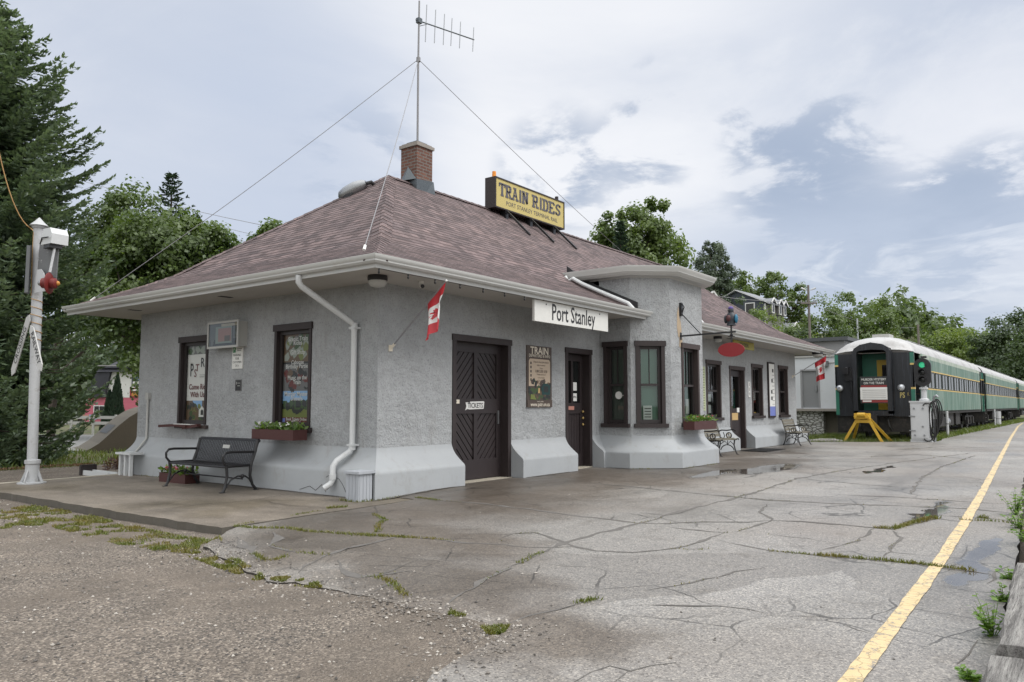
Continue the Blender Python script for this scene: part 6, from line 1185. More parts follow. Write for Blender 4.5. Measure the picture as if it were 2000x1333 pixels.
def moss_at(name, label, n, seed):
    rnd = random.Random(seed); q = MB('moss')
    spots = [(P2((0, 985), (60, 975), (150, 985), (260, 1012), (430, 1048), (450, 1075), (380, 1072), (300, 1066), (200, 1040), (100, 1015), (0, 1020)), 7500, .10, .030), (P2((520, 1120), (560, 1130), (630, 1138), (620, 1122), (560, 1110)), 700, .1, .02), (P2((380, 1062), (470, 1088), (520, 1118), (500, 1122), (440, 1102), (370, 1078)), 1200, -.1, .025), (P2((940, 1212), (995, 1210), (985, 1224), (950, 1226)), 500, -.5, .025), (P2((880, 1180), (910, 1190), (900, 1196), (875, 1188)), 140, -.5, .02)]
    for poly, k_, th, h in spots:
        xs = [p[0] for p in poly]; ys = [p[1] for p in poly]; c = 0; tr = 0
        while c < k_ and tr < k_ * 12:
            tr += 1; x, y = rnd.uniform(min(xs), max(xs)), rnd.uniform(min(ys), max(ys))
            if not inside((x, y), poly) or noise.noise(V((x * 2.2, y * 2.2, 5))) + .7 * noise.noise(V((x * 7, y * 7, 1))) < th: continue
            z = asz(x, y) if inside((x, y), ASPH) else grav_z(x, y); blade(q, V((x, y, z)), h * rnd.uniform(.4, 1.3), .007, rnd, .9); c += 1
    return tag(q.build(name), label, 'moss', kind='stuff')
moss_at('verge_moss', 'yellow green moss and low weeds along the slab edge on the gravel', 1, 5)
q = MB('moss'); rnd = random.Random(9)
def tuft_line(pp, dens, h, th, wd=.02):
    for a, b in zip(pp, pp[1:]):
        for _ in range(max(1, int(dens * (b - a).length)) if dens * (b - a).length > rnd.random() else 0):
            p = a.lerp(b, rnd.random()) + V((rnd.gauss(0, wd), rnd.gauss(0, wd), 0))
            if noise.noise(V((p.x * 1.5, p.y * 1.5, 2.0))) < th: continue
            blade(q, V((p.x, p.y, asz(p.x, p.y))), h * rnd.uniform(.4, 1.4), .006, rnd, .9)
tl = lambda *px: [gp(*p) for p in px]
tuft_line(tl(*L6((830, 125), (980, 135), (1080, 105), (1200, 70), (1280, 45), (1330, 58))), 420, .035, -.6); tuft_line(tl(*L6((1330, 58), (1400, 68), (1480, 78))), 90, .03, -.1); tuft_line(tl(*L6((380, 340), (500, 350), (860, 380), (1150, 410), (1400, 440), (1600, 465))), 420, .032, -.6); tuft_line(tl(*L6((0, 305), (200, 320), (380, 340))), 160, .02, -.3)
tuft_line(tl(*L7((1140, 320), (1250, 330), (1400, 330), (1500, 345), (1600, 350), (1750, 365), (2000, 378))), 260, .028, -.15); tuft_line(tl(*L7((1820, 260), (1880, 290), (1850, 310), (1840, 350))), 260, .02, -.5); tuft_line(tl(*L7((1140, 320), (1300, 290), (1450, 265), (1600, 240), (1690, 225))), 200, .02, -.1); tuft_line(tl(*L7((1600, 235), (1690, 228))), 600, .035, -.6)
tuft_line(tl(*L8((0, 360), (170, 372), (380, 385), (480, 398))), 240, .022, -.2); tuft_line(tl(*L8((780, 500), (860, 460), (900, 445))), 200, .02, -.4); tuft_line(tl(*L8((1060, 692), (1170, 672))), 320, .025, -.7); tuft_line(tl(*L8((280, 180), (400, 195))), 300, .02, -.6); tuft_line(tl(*L8((80, 552), (150, 570), (200, 610), (240, 640))), 300, .022, -.3); tuft_line(tl(*L7((1240, 440), (1290, 470), (1340, 470), (1400, 455))), 300, .025, -.4); tuft_line(tl(*L7((1450, 440), (1600, 455))), 130, .02, -.3); tuft_line(tl(*L6((1650, 45), (1720, 55))), 500, .04, -.7); tuft_line(tl(*L6((1400, 62), (1800, 75), (1950, 90))), 160, .03, -.2)
for pp, w in crack_lines: tuft_line(pp, 34, .014, .22, .012)
tuft_line([V((x, -.36 - .0 * x, 0)) for x in (-.3, .4, 1.6)], 90, .03, .05); tuft_line([V((-.36, -.3, 0)), V((-.62, -.28, 0)), V((-.62, .1, 0))], 180, .04, -.2); tuft_line([V((6.4, -1.0, 0)), V((7.1, -1.78, 0)), V((9.3, -1.80, 0))], 60, .03, .0); tuft_line([V((-.34, 6.4, 0)), V((-.34, 5.0, 0))], 60, .03, 0)
tag(q.build('crack_moss'), 'thin moss and grass growing out of the pavement cracks', 'moss', kind='stuff')
grass('spruce_verge', 'grass strip and fallen needles under the big spruce', [([(-14, 11.6), (-3, 11.0), (4, 10.2), (9, 10.2), (10, 16), (4, 18), (-14, 18)], 1.0)], lambda x, y: -.13, 11000, .16, .013, 'grass_blade', 8, .8, -.15)
grass('needle_litter', 'reddish needle litter at the edge of the gravel lane', [([(-14, 12.2), (-3, 10.9), (4, 9.9), (4, 10.6), (-3, 11.6), (-14, 13)], 1.0)], lambda x, y: grav_z(x, y) + .01, 5000, .03, .012, 'dry_needles', 4, 1.5, -.1, 'litter')
# weeds by the timbers, each its own plant
def weed(p, h, n, label, seed, mat='weed'):
    rnd = random.Random(seed); p = V(p); q = MB(mat)
    for i in range(n):
        a = rnd.random() * 6.283; el = rnd.uniform(.7, 1.45); d = V((math.cos(a) * math.cos(el), math.sin(a) * math.cos(el), math.sin(el))); L_ = h * rnd.uniform(.4, 1.1); tip = p + d * L_ + V((rnd.gauss(0, .03), rnd.gauss(0, .03), 0)); q.tube([p, p.lerp(tip, .5) + V((0, 0, .02)), tip], [.003, .0025, .001], 4)
        for j in range(9):
            t = .25 + .75 * rnd.random(); b_ = p.lerp(tip, t); a2 = rnd.random() * 6.283; e2 = V((math.cos(a2), math.sin(a2), rnd.uniform(-.3, .6))) * rnd.uniform(.02, .05); s_ = e2.cross(V((rnd.uniform(-.5, .5), rnd.uniform(-.5, .5), 1))) * .38; q.face([b_, b_ + e2 * .55 + s_, b_ + e2, b_ + e2 * .55 - s_])
    return single(q, 'weed_plant', label, 'weed', p, 'weeds at the platform edge')
def wp(x, y): g_ = gp(x, y); return (g_.x, g_.y, asz(g_.x, g_.y) - .03)
weed(wp(1938, 1243), .30, 17, 'tall leafy green weed beside the darker cracked timber', 1); weed(wp(1893, 1328), .10, 12, 'small weed at the bottom edge of the picture by the pale timber', 2); weed(wp(1960, 1175), .16, 12, 'short weed further up the gap beside the darker timber', 3); weed(wp(1972, 1132), .12, 10, 'tiny weed tuft near the far end of the darker timber', 4); weed((.9, -8.28, 0), .34, 22, 'broad weed clump at the far low timber', 5); weed((3.2, -8.0, .02), .40, 24, 'big weed clump at the right edge past the timbers', 6); weed((2.0, -8.10, .02), .28, 16, 'middle weed clump between the two broad ones', 7)
# ---------------------------------------------------------------- trees
def crown_leaves(q, c, rad, ncl, nleaf, leaf, rnd, clump=.32, hollow=.5, droop=0.0):
    c = V(c); cl = []
    for i in range(ncl):
        while True:
            d = V((rnd.uniform(-1, 1), rnd.uniform(-1, 1), rnd.uniform(-1, 1)))
            if .05 < d.length < 1: break
        d.normalize(); rr = hollow + (1 - hollow) * rnd.random() ** .6; cl.append((V((d.x * rad[0] * rr, d.y * rad[1] * rr, d.z * rad[2] * rr)), d))
    ms = sum(rad) / 3
    for o, d in cl:
        cr = ms * clump * rnd.uniform(.6, 1.3)
        for j in range(nleaf):
            e = V((rnd.gauss(0, 1), rnd.gauss(0, 1), rnd.gauss(0, .7))); e.normalize(); e *= cr * rnd.random() ** .45
            p = c + o + e; nrm = (d * .5 + e.normalized() * .7 + V((rnd.gauss(0, .5), rnd.gauss(0, .5), rnd.gauss(0, .5) + .35))).normalized()
            a = nrm.cross(V((rnd.gauss(0, 1), rnd.gauss(0, 1), rnd.gauss(0, 1)))).normalized(); b_ = nrm.cross(a); s_ = leaf * rnd.uniform(.6, 1.3); q.face([p - a * s_ * .5, p + b_ * s_ * .42, p + a * s_ * .55 - V((0, 0, s_ * .15)), p - b_ * s_ * .42])
    return cl
def tree(base, H, lobes, mat, leaf, ncl, nleaf, seed, label, name='leafy_tree', cat='tree', group=None, trunk=.2, hollow=.45, clump=.34):
    """lobes: (dx, dy, z, rx, rz) relative to the base"""
    rnd = random.Random(seed); base = V(base); t = empty(name, base, label, cat, group); q = MB('bark'); top = max(z for *_, z, rx, rz in lobes)
    q.tube([base - V((0, 0, .3)), base + V((.05, .03, H * .25)), base + V((.12, -.05, H * .5)), base + V((0, 0, H * .8))], [trunk, trunk * .8, trunk * .55, trunk * .15], 7)
    cr = MB(mat)
    for dx, dy, z, rx, rz in lobes:
        c = base + V((dx, dy, z)); cl = crown_leaves(cr, c, (rx, rx, rz), ncl, nleaf, leaf, rnd, clump, hollow)
        q.tube([base + V((0, 0, max(.5, z * .45))), base.lerp(c, .7) + V((0, 0, z * .1)), c], [trunk * .45, trunk * .3, trunk * .1], 5)
        for o, d in cl[::3]: q.tube([c - V((0, 0, rz * .5)), c + o * .5 - V((0, 0, rz * .1)), c + o * .92], [trunk * .22, trunk * .13, trunk * .04], 4)
    q.build('trunk', t); cr.build('crown', t); return t
def spruce(base, H, r, mat, seed, label, dens=1.0, z0=.4, name='spruce_tree', spray=1.0, full=False):
    rnd = random.Random(seed); base = V(base); t = empty(name, base, label, 'tree'); q = MB('bark'); q.tube([base - V((0, 0, .3)), base + V((0, 0, H * .5)), base + V((0, 0, H * .99))], [H * .018, H * .011, .015], 8); nd = MB(mat)
    z = z0; UPV = V((0, 0, 1))
    while z < H - .15:
        f = z / H; L0 = r * (1 - f ** 4 if full else (1 - f) ** .85) * (.72 + .28 * min(1, f * 7)) + .10; nb = max(4, int((10 if f < .8 else 7) * dens)); ph = rnd.random() * 6.283
        for i in range(nb):
            a = ph + 6.283 * i / nb + rnd.gauss(0, .18); L_ = L0 * rnd.uniform(.72, 1.15); out = V((math.cos(a), math.sin(a), 0)); side_ = V((-out.y, out.x, 0)); rise = (-.34 + .64 * f + rnd.gauss(0, .06)); pts = []
            zz = z + rnd.uniform(-.12, .12)
            B = lambda t_: base + V((0, 0, zz)) + out * (L_ * t_) + UPV * (L_ * (rise * t_ + (.24 - .08 * f) * t_ ** 3 - .18 * math.sin(3.14 * t_) * (1 - f)))
            q.tube([B(0), B(.35), B(.7), B(1)], [.028 * L_ / 2 + .006, .018 * L_ / 2 + .004, .006, .003], 4)
            stp = .088 * spray / max(.4, dens); n_ = max(3, int(L_ / stp))
            for k_ in range(n_):
                t_ = .10 + .9 * (k_ + rnd.random()) / n_; p = B(t_); fw_ = (B(min(1.05, t_ + .05)) - B(t_)).normalized()
                for sd in (-1, 1):
                    tl_ = (.20 + .42 * L_ * (1 - t_) * .55) * rnd.uniform(.55, 1.15); dr = (fw_ * .75 + side_ * sd * .75 + UPV * rnd.uniform(-.32, .12)).normalized(); m_ = max(2, int(tl_ / (.062 * spray)))
                    for j in range(m_):
                        u = (j + .5) / m_; c = p + dr * (tl_ * u) - UPV * (.22 * tl_ * u * u); d2 = (dr + side_ * rnd.gauss(0, .45) + UPV * rnd.gauss(.12, .4) + fw_ * rnd.gauss(0, .3)).normalized(); w_ = d2.cross(V((rnd.gauss(0, .5), rnd.gauss(0, .5), 1))).normalized() * .040 * spray; l_ = .145 * spray * rnd.uniform(.7, 1.2)
                        nd.face([c - d2 * l_ * .4, c + w_, c + d2 * l_ * .7, c - w_])
        z += (.30 + .02 * rnd.random()) * (1.0 if f < .85 else .7) * (.8 + .5 * (1 - f) * .3) / dens ** .5
    q.build('trunk', t); nd.build('crown', t); return t
spruce((-.95, 14.3, -.1), 12.35, 3.1, 'needle', 3, 'big blue green spruce towering over the crossing mast at the left edge', 1.22, .35, full=True)
p = at(322, 46, -.1); spruce(p, zat(326, 46), 4.6, 'needle_dark', 8, 'dark spruce tip standing up behind the left maples', .75, 5.0, spray=1.8)
p = at(105, 36, -.1); tree(p, 10, [(1.8, -2.4, 6.0, 3.0, 2.4), (1.95, -2.55, 9.5, 1.7, 2.5), (2.95, -3.7, 8.4, 1.7, 2.2), (.65, -1.2, 8.0, 1.8, 2.4)], 'leaf_maple', .17, 48, 170, 4, 'bright green maple between the big spruce and the station roof, left of its twin', trunk=.2, group=None)
p = at(335, 34, -.1); tree(p, 10, [(0, 0, 4.6, 2.7, 3.0), (-.5, .4, 8.5, 1.8, 2.4), (.7, -.8, 8.0, 1.5, 2.0), (1.2, -1.4, 6.4, 1.5, 1.9), (-1.6, 1.1, 6.6, 1.8, 2.6)], 'leaf_maple', .17, 44, 170, 5, 'bright green maple just left of the station eave')
p = at(485, 58, -.1); tree(p, 13, [(-1.2, 1.4, 12.0, 2.2, 2.8), (.9, -1.1, 13.0, 2.0, 2.7), (2.9, -3.4, 12.7, 1.8, 2.5), (.5, -.4, 9, 3.2, 3.6)], 'leaf_mid', .26, 40, 130, 6, 'loose green tree showing above the left roof slope')
for i, (px_, d_, H_, lb) in enumerate(((160, 78, 11, 'dark tree behind the shop roof on the left'), (225, 76, 10.5, 'dark tree behind the middle of the shop roof'), (275, 74, 11, 'dark tree behind the shop at the station wall'), (90, 70, 9, 'dark tree behind the big spruce trunk'), (20, 74, 11, 'dark tree low behind the spruce at the left edge'))):
    p = at(px_, d_, -.1); tree(p, H_, [(0, 0, H_ * .62, 3.4, H_ * .38), (.8, .6, H_ * .35, 3.2, H_ * .3)], 'leaf_dark', .5, 26, 34, 20 + i, lb, group=None)
p = at(1252, 60, terr(*at(1252, 60).xy) - .2); hz = zat(375, 60) - p.z
tree(p, hz, [(-1.0, 1.1, hz * .80, 1.9, hz * .14), (.5, -.6, hz * .86, 1.9, hz * .13), (-.2, .3, hz * .70, 2.5, hz * .16), (1.5, -1.5, hz * .68, 1.9, hz * .2), (-1.5, 1.4, hz * .66, 2.2, hz * .18), (.3, -.2, hz * .52, 2.9, hz * .2), (1.5, -1.5, hz * .38, 2.0, 2.6), (-2.2, 1.8, hz * .50, 1.3, 1.6), (0, 0, hz * .36, 2.8, 2.6)], 'leaf_mid', .27, 28, 130, 17, 'tall loose crowned tree above the station ridge right of the yellow sign', trunk=.28, hollow=.4, clump=.36)
p = at(1215, 57, .5); spruce(p, zat(438, 57), 2.3, 'needle_dark', 12, 'dark conifer in front of the tall loose crowned tree', .7, 3.0, spray=2.4)
def T2(px_, d_, ytop, lobes, mat, leaf, ncl, nleaf, seed, label, **kw):
    nleaf = int(nleaf * 2.9); ncl = int(ncl * 1.15); leaf *= .70
    p = at(px_, d_); z = terr(p.x, p.y) - .2; p.z = z; H_ = zat(ytop, d_) - z; return tree(p, H_, [(a, b, c * H_, r_, e * H_) for a, b, c, r_, e in lobes], mat, leaf, ncl, nleaf, seed, label, **kw)
T2(1400, 92, 462, [(0, 0, .58, 2.6, .40), (0, 0, .40, 2.5, .30), (0, 0, .72, 2.1, .26)], 'leaf_grey', .28, 40, 64, 9, 'dense round grey green tree on the hill', hollow=.7, clump=.22, trunk=.3)
T2(1470, 106, 522, [(0, 0, .70, 2.3, .30), (-.6, .8, .45, 2.4, .3)], 'leaf_mid', .45, 24, 42, 10, 'mid green tree behind the grey hill house'); T2(1528, 104, 528, [(-.4, .3, .8, 2.0, .2), (1.4, -1.6, .70, 1.7, .2), (.2, 0, .5, 2.6, .26), (2.0, -2.2, .42, 1.6, .2)], 'leaf_mid', .42, 18, 44, 11, 'loose tree rising behind the right end of the hill house', hollow=.4); T2(1432, 110, 545, [(0, 0, .6, 3.2, .4)], 'leaf_dark', .5, 34, 40, 13, 'dark tree behind the left gable of the hill house'); T2(1350, 100, 525, [(0, 0, .6, 3.2, .4)], 'leaf_dark', .5, 30, 40, 15, 'dark tree peeping over the bay cornice')
T2(1612, 80, 578, [(0, 0, .72, 2.4, .28), (-1.4, 1.4, .45, 2.2, .3), (.8, -.8, .38, 2.4, .3)], 'leaf_mid', .36, 28, 50, 14, 'bushy green tree right of the utility pole'); T2(1692, 84, 562, [(-1.5, 1.6, .82, 2.0, .18), (1.4, -1.6, .78, 2.0, .19), (0, 0, .62, 2.3, .2), (1.9, -2.0, .5, 1.6, .2), (-1.6, 1.5, .5, 1.8, .2), (0, 0, .36, 2.6, .2)], 'leaf_mid', .36, 16, 48, 16, 'broad open crowned tree behind the first coach roof', hollow=.35)
for i, (px_, d_, yt, rx, mt, lb) in enumerate(((1455, 84, 583, 1.5, 'leaf_dark', 'dark shrub below the left gable of the hill house'), (1492, 80, 590, 1.9, 'leaf_light', 'bright shrub in front of the hill house corner'), (1475, 78, 612, 1.6, 'leaf_mid', 'shrub on the bank under the bright one'), (1520, 76, 628, 1.7, 'leaf_light', 'yellow green shrub on the bank below the dormers'), (1552, 74, 622, 1.8, 'leaf_mid', 'rounded shrub left of the utility pole'), (1575, 70, 640, 1.8, 'leaf_dark', 'dark shrub at the foot of the utility pole'), (1600, 66, 652, 1.7, 'leaf_light', 'light shrub right of the utility pole foot'), (1540, 66, 650, 1.6, 'leaf_light', 'low yellow shrub above the roof end'), (1500, 70, 640, 1.5, 'leaf_light', 'lowest bright shrub on the bank by the hip'), (1640, 76, 640, 2.2, 'leaf_dark', 'dark shrub above the warehouse roof'), (1720, 90, 640, 2.6, 'leaf_mid', 'shrub mass behind the coach roof vent'))):
    T2(px_, d_, yt, [(0, 0, .62, rx, .40), (.5 * rx, -.4 * rx, .4, rx * .8, .36)], mt, .28, 24, 44, 40 + i, lb, name='shrub', cat='shrub', trunk=.08, hollow=.5)
for i, (px_, d_, yt, rx, mt, lb) in enumerate(((1790, 150, 655, 4.2, 'leaf_mid', 'green tree over the first coach roof in the middle distance'), (1838, 150, 648, 4.6, 'leaf_light', 'pale green tree over the middle coach'), (1895, 146, 640, 4.4, 'leaf_light', 'brightest yellow green tree left of the dark right hand tree'), (1868, 160, 668, 4.0, 'leaf_mid', 'low green tree between two pale ones'), (1760, 145, 665, 3.6, 'leaf_mid', 'low green tree left of the far pole'))):
    T2(px_, d_, yt, [(0, 0, .65, rx, .36), (rx * .5, -rx * .5, .4, rx * .8, .34)], mt, .62, 26, 38, 60 + i, lb, trunk=.25)
T2(1985, 128, 598, [(0, 0, .72, 4.4, .28), (-2.6, 3.0, .52, 3.6, .26), (2.4, -2.8, .60, 4.0, .3), (-.5, .8, .34, 5.0, .3), (-3.0, 3.4, .28, 3.6, .24)], 'leaf_dark', .55, 30, 48, 70, 'big dark tree at the right edge beyond the train', trunk=.4)
T2(2040, 110, 640, [(0, 0, .6, 4.5, .4), (-1, 1, .35, 4.5, .3)], 'leaf_dark', .6, 34, 40, 71, 'second dark tree cut by the right edge')
q = MB('leaf_far'); rnd = random.Random(77)    # far wooded ridge, nobody could count it
for i in range(150):
    px_, d_ = rnd.uniform(1690, 2080), rnd.uniform(190, 300); p = at(px_, d_); z = terr(p.x, p.y); r_ = rnd.uniform(3.2, 6); crown_leaves(q, (p.x, p.y, z + r_ * 1.0), (r_, r_, r_ * 1.15), 8, 18, 1.3, rnd, .5, .4)
tag(q.build('far_forest'), 'hazy wooded ridge far behind the train', 'forest', kind='stuff')
q = MB('leaf_dark'); rnd = random.Random(79)    # belt of wood that closes the view beyond the yard on the left
for i in range(46):
    px_, d_ = rnd.uniform(-1500, 330), rnd.uniform(82, 110); p = at(px_, d_); r_ = rnd.uniform(3.0, 4.6); crown_leaves(q, (p.x, p.y, r_ * 1.15), (r_, r_, r_ * 1.2), 12, 34, .8, rnd, .42, .4)
tag(q.build('tree_belt'), 'dark belt of wood behind the pink shop and the spruce', 'forest', kind='stuff')
q = MB('leaf_light'); rnd = random.Random(78)
for i in range(2600):
    px_, d_ = rnd.uniform(1440, 1640), rnd.uniform(50, 92); p = at(px_, d_); z = terr(p.x, p.y)
    if z < 0.4: continue
    for j in range(3): blade(q, V((p.x + rnd.gauss(0, .3), p.y + rnd.gauss(0, .3), z - .05)), rnd.uniform(.3, .9), .06, rnd, .7)
tag(q.build('bank_grass'), 'tall yellow green grass on the hillside bank', 'grass', kind='stuff')
# ---------------------------------------------------------------- far buildings, poles and wires
D_ = 92; hb = at(1450, D_); hz_ = terr(hb.x, hb.y)
def house():
    # gable end faces the camera, long side with dormers runs off to the right
    o = at(1452, 90); zb = zat(640, 90); ux = (RT * .75 - V((FW.x, FW.y, 0)) * .66).normalized(); uy = V((-ux.y, ux.x, 0)); px = 90 / FOC
    b = empty('hill_house', (o.x, o.y, zb), 'dark blue grey house with white trim and dormers on the hillside', 'house'); F1 = Fr((o.x, o.y, zb), ux)
    P = F1.P; wq = 4.2; d_ = -5.3
    q = MB('siding_blue'); zE, zA = 3.0, 4.35
    q.idx([P(-wq, -3, 0), P(2.9, -3, 0), P(2.9, zE - .3, 0), P(-.6, zA, 0), P(-wq, zE - .3, 0), P(-wq, -3, d_), P(2.9, -3, d_), P(2.9, zE - .3, d_), P(-.6, zA, d_), P(-wq, zE - .3, d_)], [(0, 1, 2, 3, 4), (5, 9, 8, 7, 6), (0, 4, 9, 5)]); q.m('siding_grey'); F2 = Fr(P(2.9, 0, 0), -F1.n); q.fbox(F2, 0, 5.2, -3, zE - .3, -.15, 0); q.build('wall', b)
    q = MB('roof_grey'); q.hexa([P(-wq - .3, zE - .45, .35), P(-.6, zA + .02, .35), P(-.6, zA + .02, d_), P(-wq - .3, zE - .45, d_), P(-wq - .3, zE - .25, .35), P(-.6, zA + .2, .35), P(-.6, zA + .2, d_), P(-wq - .3, zE - .25, d_)]); q.hexa([P(-.6, zA + .02, .35), P(3.3, zE - .45, .35), P(3.3, zE - .45, d_), P(-.6, zA + .02, d_), P(-.6, zA + .2, .35), P(3.3, zE - .25, .35), P(3.3, zE - .25, d_), P(-.6, zA + .2, d_)]); rfh = q.build('roof', b)
    q = MB('trim_white'); q.bar(P(-wq - .3, zE - .35, .37), P(-.6, zA + .12, .37), .05, .24, F1.u.cross(V(Z))); q.bar(P(-.6, zA + .12, .37), P(3.3, zE - .35, .37), .05, .24, F1.u.cross(V(Z))); q.fbox(F1, 2.75, 2.93, -3, zE - .4, 0, .05); q.build('trim', rfh)
    for (a_, b_, w2, h2) in ((.55, 1.55, .95, 1.2), (-2.2, 1.5, .95, 1.0)):
        q = MB('trim_white'); q.fbox(F1, a_ - .12, a_ + w2 + .12, b_ - .12, b_ + h2 + .12, 0, .06); w1 = q.build('window', b); q = MB('glass_dark'); q.fbox(F1, a_, a_ + w2, b_, b_ + h2, .06, .08); q.build('pane', w1)
    for a_ in (1.3, 3.4, 4.75):
        dm = MB('siding_grey'); dz = zE - .8; dm.fbox(F2, a_ - .5, a_ + .5, dz - .7, dz + .6, -1.6, .35); dm.m('roof_grey')
        for s_ in (-1, 1): dm.bar(F2.P(a_, dz + 1.12, -.65), F2.P(a_ + s_ * .75, dz + .55, -.65), 2.3, .08, F2.n.cross(V(Z)) if False else V((0, 0, 1)))
        dm.m('siding_blue'); dm.prism([(a_ - .5, dz + .6), (a_ + .5, dz + .6), (a_, dz + 1.05)], F2.P(0, 0, .35), F2.u, Z, -.1); do = dm.build('dormer', b)
        q = MB('trim_white')
        for s_ in (-1, 1): q.bar(F2.P(a_, dz + 1.16, .52), F2.P(a_ + s_ * .78, dz + .52, .52), .16, .06, F2.n)
        q.fbox(F2, a_ - .34, a_ + .34, dz - .62, dz + .5, .35, .39); q.build('trim', do); q = MB('glass_dark'); q.fbox(F2, a_ - .22, a_ + .22, dz - .5, dz + .38, .39, .41); q.build('pane', do)
    q = MB('siding_grey'); q.fbox(F2, 3.2, 5.4, -3.2, -.4, 0, 1.6); q.m('roof_grey')
    for s_ in (-1, 1): q.bar(F2.P(4.3, .55, .8), F2.P(4.3 + s_ * 1.5, -.45, .8), 2.1, .1, V((0, 0, 1)))
    q.m('trim_white')
    for s_ in (-1, 1): q.bar(F2.P(4.3, .6, 1.9), F2.P(4.3 + s_ * 1.55, -.42, 1.9), .22, .06, F2.n)
    for a_ in (3.5, 4.1, 4.7): q.fbox(F2, a_ - .06, a_ + .56, -1.75, -.55, 1.6, 1.64)
    q.m('glass_dark')
    for a_ in (3.55, 4.15, 4.75): q.fbox(F2, a_ + .05, a_ + .40, -1.6, -.7, 1.64, 1.66)
    q.build('porch', b)
house()
o = at(1392, 86); zb = zat(600, 86); F1 = Fr((o.x, o.y, zb), RT); b = empty('gable_shed', (o.x, o.y, zb), 'white gable peeping over the roof right of the bay', 'house'); q = MB('siding_grey'); q.idx([F1.P(-1.2, -3, 0), F1.P(1.4, -3, 0), F1.P(1.4, 0, 0), F1.P(.3, 1.75, 0), F1.P(-1.2, -.4, 0), F1.P(-1.2, -3, -4), F1.P(1.4, -3, -4), F1.P(1.4, 0, -4), F1.P(.3, 1.75, -4), F1.P(-1.2, -.4, -4)], [(0, 1, 2, 3, 4), (1, 6, 7, 2), (0, 4, 9, 5)]); q.build('wall', b); q = MB('trim_white'); q.bar(F1.P(.3, 1.85, -2), F1.P(1.7, -.3, -2), 4.2, .14, Z); q.bar(F1.P(.3, 1.85, -2), F1.P(-1.3, -.5, -2), 4.2, .14, Z); q.build('roof', b)
def upole(px_, d_, ytop, r, mat, label, arms=(), lamps=False):
    p = at(px_, d_); z = terr(p.x, p.y); zt = zat(ytop, d_); b = empty('utility_pole', (p.x, p.y, z), label, 'utility pole', 'poles beyond the station'); q = MB(mat); q.cyl((p.x, p.y, z - .3), (p.x, p.y, zt), r, r * .75, 8); q.build('pole', b)
    for (ya, w_) in arms:
        q = MB(mat); za = zat(ya, d_); c = V((p.x, p.y, za)) - FW * (r + .05); q.bar(c - RT * w_, c + RT * w_ * .8, .10, .12); q.m('wire_grey')
        for t_ in (-.95, -.4, .5, .75): q.cyl(c + RT * w_ * t_, c + RT * w_ * t_ + V((0, 0, .28)), .05, n=6)
        q.build('crossarm', b)
    if lamps:
        q = MB('signal_grey')
        for s_ in (-1, 1): zl = zat(567, d_); c = V((p.x, p.y, zl)); q.tube([c + RT * s_ * .1, c + RT * s_ * .35 + V((0, 0, .12))], .03, 5); q.tube([c + RT * s_ * .25 + V((0, 0, .08)), c + RT * s_ * .62 + V((0, 0, .22))], [.06, .10], 6)
        q.build('lamp', b)
upole(1584, 66, 556, .13, 'pole_wood', 'brown utility pole with twin lamps and crossarm above the warehouse', [(592, .75)], True); upole(1678, 78, 622, .11, 'pole_grey', 'plain grey pole left of the first coach roof'); upole(1725, 98, 612, .10, 'pole_grey', 'thin grey pole behind the broad open tree', [(632, .9)]); upole(1797, 120, 634, .22, 'pole_wood', 'dark pole stub above the coach roof')
def wire(pts, label, r, sag):
    q = MB('wire_grey'); a, b_ = V(pts[0]), V(pts[1]); q.tube([a.lerp(b_, t / 16) - V((0, 0, sag * math.sin(math.pi * t / 16))) for t in range(17)], r, 4); return single(q, 'power_line', label, 'wire', (a + b_) / 2, 'overhead wires')
pw = lambda x, y, d_: at(x, d_, zat(y, d_))
wire((pw(150, 348, 70), pw(620, 458, 58)), 'upper grey wire crossing the sky above the left eave', .022, .3); wire((pw(300, 402, 72), pw(640, 486, 60)), 'middle grey wire above the left roof slope', .02, .3); wire((pw(330, 430, 72), pw(640, 500, 60)), 'lower grey wire above the left roof slope', .02, .3); wire((pw(210, 506, 50), pw(420, 500, 46)), 'slack wire before the left maples', .022, .2)
wire((pw(1180, 520, 60), pw(1584, 590, 66)), 'wire from the bay to the utility pole crossarm', .02, .8); wire((pw(1584, 592, 66), pw(1790, 640, 110)), 'wire from the crossarm towards the far poles', .02, .8); wire((pw(60, 662, 40), pw(290, 668, 40)), 'low wire in front of the shop roof', .02, .1)
# shop on the left, conical cedar, concrete ramp, guard rail, far tarmac
o = at(210, 60, -.1); F1 = Fr((o.x, o.y, -.1), RT); px = 60 / FOC; b = empty('pink_shop', (o.x, o.y, -.1), 'pink and white shop with dark mansard roof left of the station', 'shop'); P = F1.P; zc = lambda y: zat(y, 60) + .1
q = MB('shop_pink'); q.hexa([P(-1.6, 0, 0), P(9, 0, 0), P(9, 0, -9), P(-1.6, 0, -9), P(-1.6, zc(777), 0), P(9, zc(777), 0), P(9, zc(777), -9), P(-1.6, zc(777), -9)]); 
for i in range(9): q.fbox(F1, -1.6, 9, .2 + i * .22, .215 + i * .22, 0, .015)
q.m('shop_white'); q.hexa([P(0, zc(777), .03), P(9, zc(777), .03), P(9, zc(777), -8), P(0, zc(777), -8), P(.35, zc(727), .0), P(9, zc(727), 0), P(9, zc(727), -8), P(.35, zc(727), -8)]); q.build('wall', b)
